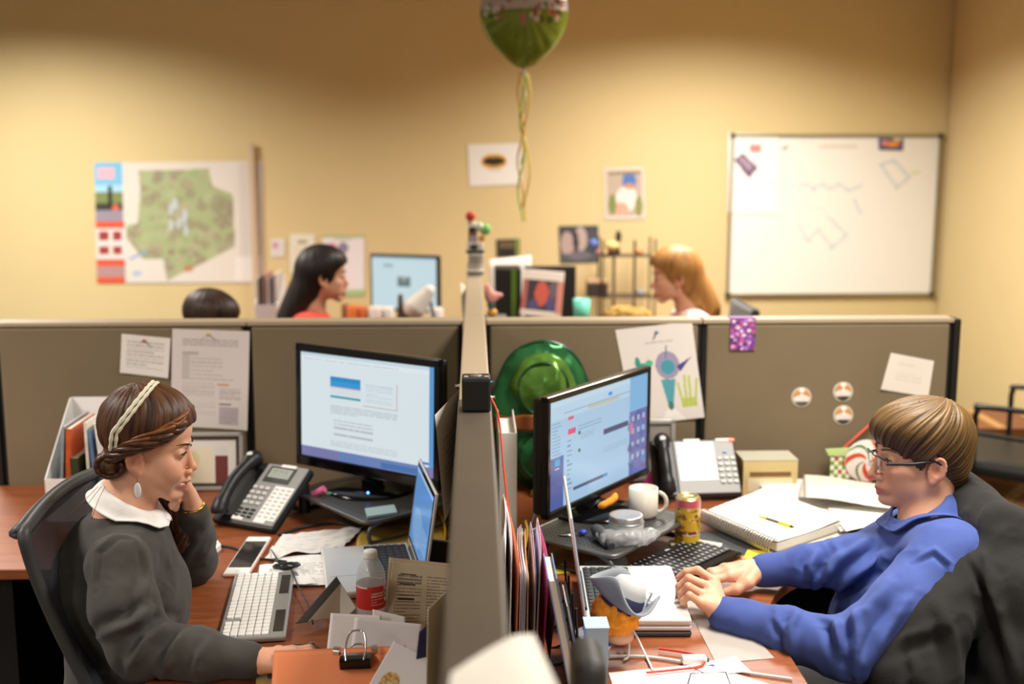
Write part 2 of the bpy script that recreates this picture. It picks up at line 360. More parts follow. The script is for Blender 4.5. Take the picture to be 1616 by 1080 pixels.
# ------------------------------------------------------------------ people: smooth implicit surfaces turned into one mesh
class Field:
    def __init__(s, lo, hi, h):
        s.h = h; s.lo = np.array(lo, np.float32); s.n = np.ceil((np.array(hi) - s.lo) / h).astype(int) + 1
        s.d = np.full(tuple(s.n), 0.5, np.float32)
        s.ax = [s.lo[i] + np.arange(s.n[i], dtype=np.float32) * np.float32(h) for i in range(3)]
    def blk(s, lo, hi, pad):
        i0 = np.maximum(np.floor((np.array(lo) - pad - s.lo) / s.h).astype(int), 0); i1 = np.minimum(np.ceil((np.array(hi) + pad - s.lo) / s.h).astype(int) + 1, s.n)
        if np.any(i1 <= i0): return None
        sl = tuple(slice(a, b) for a, b in zip(i0, i1))
        return sl, s.ax[0][sl[0]][:, None, None], s.ax[1][sl[1]][None, :, None], s.ax[2][sl[2]][None, None, :]
    def mix(s, sl, b, k, op):
        a = s.d[sl]
        if op == 'add':
            h = np.clip(.5 + .5 * (a - b) / k, 0, 1); s.d[sl] = a + (b - a) * h - k * h * (1 - h)
        else:
            nb = -b; h = np.clip(.5 - .5 * (a - nb) / k, 0, 1); s.d[sl] = a + (nb - a) * h + k * h * (1 - h)
    def cap(s, a, b, ra, rb=None, k=0.01, op='add'):
        a = np.array(a, np.float32); b = np.array(b, np.float32); rb = ra if rb is None else rb; R = max(ra, rb)
        q = s.blk(np.minimum(a, b) - R, np.maximum(a, b) + R, k + 3 * s.h)
        if q is None: return s
        sl, X, Y, Z = q; ab = b - a; L = float(ab @ ab) + 1e-12
        t = np.clip(((X - a[0]) * ab[0] + (Y - a[1]) * ab[1] + (Z - a[2]) * ab[2]) / L, 0, 1)
        d = np.sqrt((X - a[0] - t * ab[0]) ** 2 + (Y - a[1] - t * ab[1]) ** 2 + (Z - a[2] - t * ab[2]) ** 2) - (ra + (rb - ra) * t)
        s.mix(sl, d.astype(np.float32), k, op); return s
    def chain(s, pts, rs, k=0.01, op='add'):
        rs = rs if hasattr(rs, '__len__') else [rs] * len(pts)
        for i in range(len(pts) - 1): s.cap(pts[i], pts[i + 1], rs[i], rs[i + 1], k, op)
        return s
    def ell(s, c, r, R=None, k=0.01, op='add'):
        c = np.array(c, np.float32); r = r if hasattr(r, '__len__') else (r, r, r); m = max(r)
        q = s.blk(c - m, c + m, k + 3 * s.h)
        if q is None: return s
        sl, X, Y, Z = q; P = [X - c[0], Y - c[1], Z - c[2]]
        if R is not None: P = [sum(R[j][i] * P[j] for j in range(3)) for i in range(3)]
        k0 = np.sqrt(sum((P[i] / r[i]) ** 2 for i in range(3))); k1 = np.sqrt(sum((P[i] / r[i] ** 2) ** 2 for i in range(3))) + 1e-9
        s.mix(sl, (k0 * (k0 - 1) / k1).astype(np.float32), k, op); return s
    def mesh(s):
        d = s.d; n0, n1, n2 = d.shape; neg = d < 0
        cnt = np.zeros((n0 - 1, n1 - 1, n2 - 1), np.int8)
        for i in (0, 1):
            for j in (0, 1):
                for k in (0, 1): cnt += neg[i:n0 - 1 + i, j:n1 - 1 + j, k:n2 - 1 + k]
        act = np.argwhere((cnt > 0) & (cnt < 8)); idx = np.full(cnt.shape, -1, np.int32); idx[act[:, 0], act[:, 1], act[:, 2]] = np.arange(len(act))
        acc = np.zeros((len(act), 3), np.float32); num = np.zeros(len(act), np.float32)
        cr = [(i, j, k) for i in (0, 1) for j in (0, 1) for k in (0, 1)]
        val = {c: d[act[:, 0] + c[0], act[:, 1] + c[1], act[:, 2] + c[2]] for c in cr}
        for c in cr:
            for ax in range(3):
                if c[ax]: continue
                e = list(c); e[ax] = 1; a, b = val[c], val[tuple(e)]; m = (a < 0) != (b < 0)
                t = np.where(m, a / np.where(m, a - b, 1), 0)
                p = np.tile(np.array(c, np.float32), (len(act), 1)); p[:, ax] = t; acc[m] += p[m]; num[m] += 1
        V = s.lo + (act + acc / num[:, None]) * s.h
        F_ = []
        for ax in range(3):
            o1, o2 = [(1, 2), (2, 0), (0, 1)][ax]
            A = np.take(neg, range(d.shape[ax] - 1), ax); Bn = np.take(neg, range(1, d.shape[ax]), ax)
            e = np.argwhere(A != Bn); ok = (e[:, o1] > 0) & (e[:, o2] > 0) & (e[:, o1] < d.shape[o1] - 1) & (e[:, o2] < d.shape[o2] - 1); e = e[ok]
            sg = A[e[:, 0], e[:, 1], e[:, 2]]
            q = []
            for da, db in ((-1, -1), (0, -1), (0, 0), (-1, 0)):
                c = e.copy(); c[:, o1] += da; c[:, o2] += db; q.append(idx[c[:, 0], c[:, 1], c[:, 2]])
            q = np.stack(q, 1); q[~sg] = q[~sg][:, ::-1]; F_.append(q)
        return V.astype(np.float32), np.concatenate(F_)
def relax(V, Fc, it=2, lam=0.5):
    E = np.concatenate([Fc[:, [0, 1]], Fc[:, [1, 2]], Fc[:, [2, 3]], Fc[:, [3, 0]]]); n = len(V)
    for _ in range(it):
        S = np.stack([np.bincount(E[:, 0], V[E[:, 1], i], n) + np.bincount(E[:, 1], V[E[:, 0], i], n) for i in range(3)], 1); c = np.bincount(E[:, 0], None, n) + np.bincount(E[:, 1], None, n)
        V = V + lam * (S / np.maximum(c, 1)[:, None] - V)
    return V.astype(np.float32)
def vnormals(V, Fc):
    n = np.cross(V[Fc[:, 2]] - V[Fc[:, 0]], V[Fc[:, 3]] - V[Fc[:, 1]]); N = np.zeros_like(V)
    for i in range(4): np.add.at(N, Fc[:, i], n)
    return N / (np.linalg.norm(N, axis=1, keepdims=True) + 1e-12)
def vnoise(P, seed=0):
    """smooth value noise at points P (n,3) -> -1..1"""
    r = np.random.default_rng(seed).random(4096).astype(np.float32) * 2 - 1
    i = np.floor(P).astype(int); f = P - i; f = f * f * (3 - 2 * f); out = 0
    for a in (0, 1):
        for b in (0, 1):
            for c in (0, 1):
                h = ((i[:, 0] + a) * 73 + (i[:, 1] + b) * 1259 + (i[:, 2] + c) * 311) & 4095
                out = out + r[h] * (f[:, 0] if a else 1 - f[:, 0]) * (f[:, 1] if b else 1 - f[:, 1]) * (f[:, 2] if c else 1 - f[:, 2])
    return out
def field_obj(name, V, Fc, m, parent=None, col=None, label=None, world=False):
    me = np_mesh(name, V, Fc, True)
    if col is not None:
        at = me.color_attributes.new('print', 'FLOAT_COLOR', 'POINT'); c = np.ones((len(V), 4), np.float32); c[:, :3] = np.clip(col, 0, 1); at.data.foreach_set('color', c.ravel())
    me.materials.append(m); o = bpy.data.objects.new(name, me); COL.objects.link(o)
    if parent is not None: attach(o, parent, world)
    if label: o['label'] = label
    return o

def skin_mat():
    m = print_mat('skin', 0.48); b = m.node_tree.nodes['Principled BSDF']
    b.inputs['Subsurface Weight'].default_value = 0.25; b.inputs['Subsurface Scale'].default_value = 0.008; b.inputs['Subsurface Radius'].default_value = (1, .35, .2); b.inputs['Specular IOR Level'].default_value = 0.4
    return m
SKIN = skin_mat()
def hair_mat():
    m = print_mat('hair', 0.5); b = m.node_tree.nodes['Principled BSDF']; b.inputs['Specular IOR Level'].default_value = 0.4
    b.inputs['Anisotropic'].default_value = 0.4
    return m
HAIR = hair_mat()

class Head:
    """face looks along local +x, up +z, left +y; origin between the eyes' level and ear axis"""
    def __init__(s, org, yaw, pitch, roll, sc):
        s.R = Matrix.Rotation(yaw, 3, 'Z') @ Matrix.Rotation(pitch, 3, 'Y') @ Matrix.Rotation(roll, 3, 'X'); s.o = Vector(org); s.s = sc
        s.Rn = np.array(s.R)
    def p(s, x, y, z): return s.o + s.R @ Vector((x, y, z)) * s.s
    def loc(s, V): return ((V - np.array(s.o)) @ s.Rn) / s.s
def head_at(ear_px, ear_y, side, yaw, pitch, roll, sc):
    h = Head((0, 0, 0), yaw, pitch, roll, sc); e = aty(ear_px[0], ear_px[1], ear_y); off = h.p(-0.006, side * 0.076, -0.02); h.o = e - off; return h
def add_head(f, H, smile=False, fem=False, nb=None):
    s = H.s; R = H.Rn
    def E(c, r, k=.012, op='add', rot=None): f.ell(H.p(*c), [x * s for x in r], R if rot is None else R @ np.array(rot), k * s, op)
    def C(a, b, ra, rb=None, k=.008, op='add'): f.cap(H.p(*a), H.p(*b), ra * s, (ra if rb is None else rb) * s, k * s, op)
    E((-.014, 0, .036), (.092, .073, .083))
    E((.03, 0, .045), (.063, .060, .058), .02)
    E((.034, 0, -.03), (.057, .055, .074), .02)
    j = .047 if fem else .052
    for y in (-1, 1):
        E((.060, y * .040, -.030), (.022, .018, .018), .018)
        C((.0, y * j, -.052), (.068, y * .018, -.100), .017, .015, .02)
        E((.042, y * .037, -.060), (.036, .024, .032), .02)
        if smile: E((.069, y * .037, -.046), (.021, .018, .018), .014)
    E((.076 if fem else .080, 0, -.101), (.018, .019, .014), .014)
    C((.085, -.028, .016), (.085, .028, .016), .0095 if not fem else .0065, None, .014)
    # nose
    if fem:
        C((.089, 0, .002), (.103, 0, -.031), .0055, .008, .010); E((.1075, 0, -.0365), (.0088, .0088, .0082), .006)
    else:
        C((.092, 0, .006), (.111, 0, -.036), .0065, .009, .010); E((.1145, 0, -.0415), (.0095, .0095, .0088), .006)
    for y in (-1, 1): E((.1, y * .0115, -.0465), (.010, .0065, .0072), .005)
    # mouth region
    E((.080, 0, -.070), (.023, .026, .020), .012)
    wm = .036 if smile else .023; zc = -.0665 if smile else -.0775; xc = .073 if smile else .084
    zu, zl = (-.0672, -.0885) if smile else (-.0705, -.084)
    for y in (-1, 1):
        C((.1005, 0, zu), (xc, y * wm, zc + .001), .0056, .0030, .004)
        C((.0965, 0, zl), (xc, y * wm * .95, zc - .002), .0060, .003, .005)
    # eyes
    for y in (-1, 1):
        E((.095, y * .033, -.001), (.014, .019, .0115), .010, 'sub')
        E((.0765, y * .032, 0), (.0138, .0145, .0135), .006)
    # ears
    rot = np.array(rotx(0.0))
    for y in (-1, 1):
        rr = np.array(Matrix.Rotation(-.22, 3, 'Y') @ Matrix.Rotation(-y * .35, 3, 'Z'))
        E((-.006, y * .0765, -.020), (.0165, .0065, .029), .006, 'add', rr)
        pts = [(-.000 + .0155 * math.cos(a) - .006 - .2 * .027 * math.sin(a), y * (.0795 + .003 * math.sin(a) - .006 * math.cos(a)), -.019 + .0285 * math.sin(a)) for a in np.linspace(-.9, 3.9, 13)]
        for a, b in zip(pts[:-1], pts[1:]): C(a, b, .0036, None, .003)
        E((-.002, y * .0875, -.019), (.0105, .0130, .0160), .0025, 'sub')
        E((.003, y * .0755, -.046), (.0085, .005, .008), .005)
    # neck
    nr = .049 if fem else .056
    f.cap(H.p(-.020, 0, -.045), nb, nr * s, nr * s * 1.05, .025)
    # thin gap between the lips, eye openings
    for y in (-1, 1):
        C((.1065 if smile else .1075, 0, -.0775), (.084 if smile else .092, y * wm, zc + .0002), .0062 if smile else .0015, .0012, .002, 'sub')
        E((.0925, y * .0335, -.0008), (.0085, .0125, .0048 if smile else .0045), .0015, 'sub')
def skin_colour(V, H, base, lip, blush):
    L = H.loc(V); n = len(V); col = np.tile(np.array(lin(base), np.float32), (n, 1))
    def g(c, r): return np.exp(-(((L - np.array(c)) / np.array(r)) ** 2).sum(1))[:, None]
    bl = np.array(lin(blush)); lp = np.array(lin(lip))
    for y in (-1, 1):
        w_ = .16 * g((.07, y * .045, -.04), (.03, .025, .022)); col = col * (1 - w_) + bl * w_
        w_ = .45 * g((-.006, y * .08, -.02), (.018, .012, .03)); col = col * (1 - w_) + bl * w_
    w_ = .5 * g((.118, 0, -.042), (.014, .014, .014)); col = col * (1 - w_) + bl * w_
    w_ = np.clip(1.6 * g((.1, 0, -.0775), (.016, .026, .0082)), 0, .85); col = col * (1 - w_) + lp * w_
    col *= (1 + .05 * vnoise(V * 60, 3))[:, None]
    return col.astype(np.float32)
def face_parts(H, body, brow, fem=False, smile=False):
    EW = mat('eye_white', '#e6e0da', 0.2); IR = mat('eye_iris', '#3a2a1e', 0.15); LS = mat('lash', '#1c120c', 0.6); BR = mat('brow_' + brow.strip('#'), brow, 0.7)
    for y in (-1, 1):
        e = B().ball(H.p(.0775, y * .032, 0), .0122 * H.s).build('eye', EW, body)
        d = Vector((.95, y * .02, -.08)).normalized()
        B().lathe([(.0001, .0124), (.0035, .0121), (.0058, .0110)], 16, H.p(.0775, y * .032, 0), (H.R @ frame((0, 0, 0), (0, 1, 0), (-.08, 0, 1), d).to_3x3()) * H.s).build('iris', IR, e)
        zt = .0048 if smile else .0044
        pts = [H.p(.0775 + .0145 * math.cos(a), y * (.032 + .0135 * math.sin(a)), zt * math.cos(a * 1.15) - .001) for a in np.linspace(-1.0, 1.15, 9)]
        B().tube(pts, [.0006, .001, .0013, .0015, .0016, .0016, .0017, .0016, .0010], 6).build('eyelashes', LS, body)
        zb = .019 if not fem else .017
        pts = [H.p(.0955 - .35 * (t - .012) ** 2 / .03 - .25 * max(0, t - .03), y * t, zb + .006 * math.sin((t - .012) / .04 * PI * .8)) for t in np.linspace(.012, .052, 9)]
        B().tube(pts, [k_ * (.62 if fem else 1) for k_ in (.0016, .0026, .003, .003, .0028, .0026, .0022, .0017, .0008)], 6).build('eyebrow', BR, body)
    if smile:
        pts = [H.p(.0935 - 14 * yy * yy, yy, -.0752 + 5 * yy * yy) for yy in np.linspace(-.026, .026, 11)]
        B().tube(pts, [.0016] + [.0036] * 9 + [.0014], 8).build('teeth', mat('teeth', '#e9e2d6', 0.25), body)
def finger(f, pts, r, k=.004):
    f.chain(pts, [r * 1.08, r, r * .93, r * .8][:len(pts)] if len(pts) <= 4 else r, k)
def strand_noise(L, axis, fa, fl, seed, swirl=0.0, ctr=(-.012, 0, .02)):
    """noise drawn out along meridians that run from the crown (local direction axis)"""
    a = np.array(axis, float); a /= np.linalg.norm(a); e = np.cross(a, (0, 1, 0)); e /= np.linalg.norm(e); g = np.cross(a, e)
    d = L - np.array(ctr); d = d / (np.linalg.norm(d, axis=1) + 1e-9)[:, None]
    pol = np.arccos(np.clip(d @ a, -1, 1)); az = np.arctan2(d @ g, d @ e) + swirl * pol
    def N_(k, s): return vnoise(np.stack([np.cos(az) * fa * k, np.sin(az) * fa * k, pol * fl], 1), s)
    return .55 * N_(1, seed) + .35 * N_(2.1, seed + 1) + .2 * N_(.4, seed + 2)
def project(V):
    R = np.array(CAMR); q = (V - np.array(CAMP)) @ R; return np.stack([PX0 - FPX * q[:, 0] / q[:, 2], PY0 + FPX * q[:, 1] / q[:, 2]], 1)
def creases(V, Fc, lines):
    """ridges with a valley alongside, laid on the front of a garment; lines: (points, width_px, height)"""
    N = vnormals(V, Fc); P = project(V); disp = np.zeros(len(V))
    fr = np.clip(-N[:, 1] * 1.6 + .25, 0, 1)
    for pts, w_, h in lines:
        best = np.full(len(V), 1e9); sd = np.zeros(len(V)); tt = np.zeros(len(V)); n = len(pts) - 1
        for i in range(n):
            a = np.array(pts[i], float); e = np.array(pts[i + 1], float) - a; L = e @ e; q = P - a; t = np.clip(q @ e / L, 0, 1)
            dd = q - t[:, None] * e; r = np.hypot(dd[:, 0], dd[:, 1]); m = r < best; best[m] = r[m]; sd[m] = (np.sign(e[0] * dd[:, 1] - e[1] * dd[:, 0]) * r)[m]; tt[m] = ((i + t) / n)[m]
        env = np.sin(PI * np.clip(tt * .9 + .05, 0, 1)) ** .6
        disp += env * h * (np.exp(-(sd / w_) ** 2) - .8 * np.exp(-((sd - 1.7 * w_) / w_) ** 2))
    return (V + N * (disp * fr)[:, None]).astype(np.float32)
def cloth_mat(name, col, rough=.9, sheen=.3, bs=900, bump=.25, var=.06):
    return mat(name, col, rough, sheen=sheen, bump=bump, bscale=bs, var=var, vscale=40)
def folds(V, Fc, amp, scale, seed, axisf=None):
    N = vnormals(V, Fc); P = V * scale
    if axisf is not None: P = P * np.array(axisf)
    w1 = vnoise(P, seed); rid = 1 - np.abs(vnoise(P * 1.3 + 7 + w1[:, None] * .5, seed + 5)) * 2
    return (V + N * (amp * (.45 * w1 + .55 * np.clip(rid, -1, 1)))[:, None]).astype(np.float32)
def collar(name, m, parent, c, fwd, up, inner, outer, n=48, th=.0022, surf=None, off=.0035):
    """collar strip: inner(t), outer(t) give (angle, radius, height); t 0..1 from front left round the nape to front right"""
    fwd = Vector(fwd).normalized(); up = Vector(up).normalized(); lf = up.cross(fwd).normalized(); fwd = lf.cross(up)
    def P(q): a, r, h = q; return Vector(c) + (fwd * math.cos(a) + lf * math.sin(a)) * r + up * h
    def fn(u, v):
        a, b = P(inner(u)), P(outer(u)); p = a.lerp(b, v); return p + up * (.012 * math.sin(PI * min(1, v * 1.3)) if v < .77 else .0)
    b = B(); b.grid(fn, n, 12)
    if surf is not None:
        S = surf[np.linalg.norm(surf - np.array(c), axis=1) < .2]; out = []
        for i, p in enumerate(b.v):
            v = (i // (n + 1)) / 12
            if v > .3:
                m_ = np.hypot(S[:, 0] - p[0], S[:, 1] - p[1]) < .013
                if m_.any(): p = (p[0], p[1], max(p[2], float(S[m_, 2].max()) + off))
            out.append(p)
        b.v = out
    o = b.build(name, m, parent, solid=th); return o
# ------------------------------------------------------------------ the woman
WH = head_at((213, 729), 2.34, -1, math.radians(4), math.radians(10), math.radians(0), .97)
def woman():
    f = Field((-1.02, 2.08, .735), (-.27, 2.80, 1.30), .0026)
    nb = aty(197, 806, 2.40); add_head(f, WH, True, True, nb)
    shN = aty(186, 893, 2.21); shF = aty(222, 850, 2.62)
    elN = aty(222, 1022, 2.13); wrN = atz(396, 1044, ZD + .036)
    elF = atz(304, 886, ZD + .052); wrF = aty(305, 806, 2.515)
    f.cap(nb, aty(195, 900, 2.40), .06, .10, .04); f.cap(shN, shF, .05, .05, .04)
    f.chain([shN, elN, wrN], [.045, .036, .025], .02); f.chain([shF, elF, wrF], [.045, .036, .024], .02)
    # left hand: loose fist propping the chin
    kn = [aty(291, 762, 2.455), aty(293, 766, 2.475), aty(296, 771, 2.495), aty(300, 777, 2.51)]
    for i, k_ in enumerate(kn): f.cap(wrF, k_, .018, .0115, .012)
    pip = [aty(276, 762, 2.43), aty(275, 770, 2.445), aty(276, 780, 2.455), aty(280, 788, 2.462)]
    tip = [aty(268, 786, 2.445), aty(270, 793, 2.455), aty(272, 800, 2.465), aty(277, 803, 2.475)]
    pip[0] = aty(283, 771, 2.425); tip[0] = aty(271, 797, 2.420)
    pip[1] = aty(281, 763, 2.45); tip[1] = aty(268, 777, 2.46)
    for a, b, c in zip(kn, pip, tip): finger(f, [a, b, c], .0085)
    f.chain([wrF, aty(288, 800, 2.53), aty(280, 785, 2.53)], [.013, .011, .009], .006)
    # right hand resting on the mouse
    hk = [wrN + Vector((.075, .030, .006)), wrN + Vector((.08, .01, .008)), wrN + Vector((.078, -.01, .004)), wrN + Vector((.07, -.028, 0))]
    for k_ in hk: f.cap(wrN, k_, .02, .0125, .014)
    for k_ in hk: finger(f, [k_, k_ + Vector((.035, .002, .004)), k_ + Vector((.06, .003, -.018))], .0085)
    f.chain([wrN + Vector((.02, .02, 0)), wrN + Vector((.045, .052, -.004)), wrN + Vector((.075, .058, -.012))], [.015, .011, .009], .008)
    V, Fc = f.mesh(); V = relax(V, Fc, 2, .4)
    body = field_obj('person', V, Fc, SKIN, None, skin_colour(V, WH, '#dda688', '#a94f48', '#c56a50'))
    tag(body, 'woman in charcoal sweater and white collar propping her chin, smiling at the left desk', 'person')
    face_parts(WH, body, '#2c1a10', True, True)
    # sweater
    f = Field((-1.10, 1.98, .34), (-.27, 2.84, 1.16), .0055)
    f.cap(aty(188, 905, 2.40), aty(205, 1010, 2.40), .125, .118, .05)
    f.cap(aty(205, 1010, 2.40), aty(185, 1180, 2.40), .118, .135, .05)
    f.ell(aty(178, 930, 2.41), (.115, .17, .13), None, .05)
    f.ell(aty(235, 935, 2.40), (.075, .13, .075), None, .05)
    f.ell(nb + Vector((-.008, 0, -.055)), (.080, .11, .05), None, .06)
    f.cap(shN + Vector((0, .01, 0)), shF, .056, .058, .05)
    f.chain([shN, shN.lerp(elN, .5) + Vector((-.004, -.012, 0)), elN], [.058, .060, .056], .03); f.chain([elN, elN.lerp(wrN, .55), wrN + Vector((-.012, 0, .002))], [.056, .050, .034], .02)
    f.chain([shF, elF, elF.lerp(wrF, .45), wrF + Vector((0, .002, -.010))], [.066, .052, .045, .034], .025)
    wd = (wrN - elN).normalized(); f.cap(wrN - wd * .022, wrN - wd * .004, .035, .034, .006)
    wd = (wrF - elF).normalized(); f.cap(wrF - wd * .028, wrF - wd * .010, .036, .035, .006)
    # seated legs in dark trousers stay below the desk
    V, Fc = f.mesh(); V = relax(V, Fc, 2, .5); V = folds(V, Fc, .0055, 9, 11, (1, 1, .7)); V = folds(V, Fc, .0022, 26, 31)
    V = creases(V, Fc, [(q_, w_, h_ * 1.7) for q_, w_, h_ in [([(238, 960), (205, 985), (165, 1000)], 9, .011), ([(268, 985), (232, 1010), (205, 1050)], 9, .013), ([(292, 1000), (268, 1030), (255, 1062)], 8, .010), ([(240, 890), (225, 940), (215, 985)], 9, .005), ([(330, 1012), (312, 1040), (306, 1066)], 7, .005), ([(148, 930), (152, 870), (185, 842), (222, 842), (234, 900), (236, 950)], 4, .004), ([(270, 850), (280, 900), (262, 960)], 10, .006), ([(312, 850), (298, 872), (290, 890)], 7, .006)]])
    SV = V
    field_obj('sweater', V, Fc, cloth_mat('charcoal_knit', '#3e3c38', .95, .06, 700, .3), body, label='charcoal knit sweater')
    f = Field((-1.10, 2.0, .05), (-.2, 2.8, .66), .012)
    hip = aty(185, 1180, 2.40); hip.z = .53
    for y in (-.11, .10): f.chain([hip + Vector((.02, y, 0)), hip + Vector((.44, y, .0)), hip + Vector((.40, y, -.42))], [.10, .075, .05], .03)
    V, Fc = f.mesh(); field_obj('trousers', relax(V, Fc), Fc, cloth_mat('black_cloth', '#151414', .9), body)
    # white shirt collar
    fw = Vector((math.cos(math.radians(4)), math.sin(math.radians(4)), 0)); up = Vector((.36, 0, 1))
    def inner(t):
        a = PI * (2 * t - 1) + PI; k = (1 + math.cos(a)) / 2; return (a, .054 + .006 * k, .046 - .022 * k ** 1.5)
    def outer(t):
        a = PI * (2 * t - 1) + PI; k = (1 + math.cos(a)) / 2; pt = math.exp(-((abs(((a + PI) % (2 * PI)) - PI) - .55) / .38) ** 2)
        return (a, .086 + .012 * k + .020 * pt, .014 - .016 * k ** 1.3 - .036 * pt)
    collar('collar', cloth_mat('white_cotton', '#ece8e4', .85, .1), body, nb + Vector((.0, 0, .0)), fw, up, inner, outer, surf=SV, th=.003, off=.006)
    # ---- hair
    H = WH
    f = Field(np.array(H.o) - .16, np.array(H.o) + .17, .0022); s = H.s; R = H.Rn
    f.ell(H.p(-.011, 0, .044), [x * s for x in (.100, .085, .094)], R, .01)
    f.ell(H.p(.012, 0, .068), [x * s for x in (.086, .078, .062)], R, .02)
    sl = f.blk(f.lo, f.lo + f.n * f.h, 0); q, X, Y, Z = sl
    G = np.stack(np.broadcast_arrays(X, Y, Z), -1).reshape(-1, 3); L = H.loc(G)
    zb = np.interp(L[:, 0], [-.13, -.06, -.035, -.01, .02, .05, .075, .10, .12], [-.045, -.05, -.015, .018, .022, .034, .052, .070, .080])
    d = (zb - L[:, 2]) * s * .85; f.d = np.maximum(f.d, d.reshape(f.d.shape).astype(np.float32))
    # low bun
    f.ell(H.p(-.062, -.035, -.042), [x * s for x in (.032, .040, .030)], R, .012); f.ell(H.p(-.062, .035, -.042), [x * s for x in (.032, .040, .030)], R, .012)
    V, Fc = f.mesh(); V = relax(V, Fc, 2, .5); L = H.loc(V); nz = strand_noise(L, (-.25, 0, 1), 20, 2.5, 3, .3); N = vnormals(V, Fc)
    V = V + N * (nz * .0030)[:, None]
    c0, c1 = np.array(lin('#2c180d')), np.array(lin('#6b4226')); tt = np.clip(.42 + .75 * nz, 0, 1)[:, None]
    hr = field_obj('hair', V, Fc, HAIR, body, c0 * (1 - tt) + c1 * tt, label='brown hair pinned up with a twist')
    def lock(pts, r, name, n=7, turns=0, spread=.4, seed=0):
        rr = random.Random(seed); b = B(); pts = spline(pts, 7)
        for i in range(n):
            ph = 2 * PI * i / n; out = []
            for j, p in enumerate(pts):
                t = j / (len(pts) - 1); tg = (pts[min(j + 1, len(pts) - 1)] - pts[max(j - 1, 0)]).normalized(); u = tg.orthogonal().normalized(); w_ = tg.cross(u)
                a = ph + turns * 2 * PI * t; k = r * (1 - spread) * (1.0 if t < .85 else (1 - t) / .15 * .7 + .3) * min(1, t / .18 + .12); out.append(p + (u * math.cos(a) + w_ * math.sin(a)) * k)
            m_ = len(out); b.tube(out, [r * .62 * (.6 + .4 * math.sin(PI * min(1, j / m_ * 1.2 + .1))) * min(1, j / m_ / .15 + .25) for j in range(m_)], 7)
        return b
    HL = [mat('hair_lock_brown', '#4a2a17', .36, var=.35, vscale=120, stretch=(1, 1, 1)), mat('hair_lock_chestnut', '#7a4a28', .34, var=.3, vscale=120)]
    # twist from the forehead to behind the ear, both sides
    for y in (-1, 1):
        tw = [H.p(.080, y * .010, .084), H.p(.066, y * .058, .062), H.p(.030, y * .080, .036), H.p(-.015, y * .090, .014), H.p(-.050, y * .080, -.012), H.p(-.068, y * .055, -.035)]
        lock(tw, .015, 'twist', 5, 1.5, .35, 5).build('hair_twist', HL[0], body)
        tw2 = [p + (H.R @ Vector((.004, y * .006, .016))) for p in tw[:5]]
        lock(tw2, .0075, 'twist', 3, 1.1, .35, 6).build('hair_twist', HL[1], body)
    for y in (-1, 1):
        b = B()
        for i in range(9):
            a0 = i * .55; pts = [H.p(-.060 + .031 * math.cos(a0 + t) * (1 - .06 * t), y * (.040 + .026 * math.sin(t * .6)), -.042 + .027 * math.sin(a0 + t) * (1 - .06 * t)) for t in np.linspace(0, 2.6, 10)]
            b.tube(pts, [.002] + [.0065] * 8 + [.002], 6)
        b.build('hair_bun', HL[0], body)
    fl = [H.p(.0, .06, -.06), aty(276, 812, 2.52), aty(287, 838, 2.53), aty(284, 868, 2.53)]
    lock(fl, .024, 'fall', 9, .4, .35, 8).build('hair_fall', HL[0], body)
    b = B()
    for dx in (0, 6, -5): b.tube(spline([aty(160 + dx, 768, 2.33), aty(143 + dx * 2, 790, 2.30), aty(126 + dx * 3, 815 + dx, 2.30)], 5), .0006, 5)
    b.build('loose_strand', HL[1], body)
    # double cord headband
    for o_, rr in ((0, .0042), (.010, .0036)):
        pts = [H.p(-.012 - .046 * math.cos(a) * 0 + (-.052 + .072 * math.sin(a)) + o_, .0915 * math.cos(a) * -1, .045 + .098 * math.sin(a)) for a in np.linspace(-.45, PI + .45, 46)]
        pts = [H.p(*((lambda a: (-.058 + .052 * max(0, math.sin(a)) + o_, -.0925 * math.cos(a), .040 + .1005 * math.sin(a)))(a))) for a in np.linspace(-.40, PI + .40, 60)]
        B().tube(pts, [rr * H.s * (1 + .22 * math.sin(i * 1.9)) for i in range(60)], 8).build('headband', mat('cream_cord', '#ddd9c2', .7), body, label='thin cream double cord headband')
    # earring
    for y in (-1,):
        e0 = H.p(.003, y * .079, -.053); e1 = e0 + Vector((0, 0, -.012))
        b = B().tube([e0, e1], .0008, 6); er = b.build('earring', mat('silver', '#c8c8c8', .25, 1), body, label='oval silver and white drop earring')
        B().ball(e1 + Vector((0, 0, -.016)), (.0075, .003, .0165)).build('pendant', mat('pearl_white', '#e9ebee', .2, coat=.5), er)
    c = kn[1].lerp(pip[1], .4); ax = (pip[1] - kn[1]).normalized(); u = ax.orthogonal().normalized(); w_ = ax.cross(u)
    B().tube([c + (u * math.cos(a) + w_ * math.sin(a)) * .0098 for a in np.linspace(0, 2 * PI, 20)[:-1]], .0014, 6, close=True).build('ring', mat('silver', '#c8c8c8', .25, 1), body)
    c = wrF + (kn[2] - wrF) * .22; ax = (kn[2] - wrF).normalized(); u = ax.orthogonal().normalized(); w_ = ax.cross(u)
    B().tube([c + (u * math.cos(a) + w_ * math.sin(a)) * .0265 for a in np.linspace(0, 2 * PI, 28)[:-1]], .0028, 7, close=True).build('bracelet', mat('gold', '#d9a441', .25, 1), body)
    return body
woman()

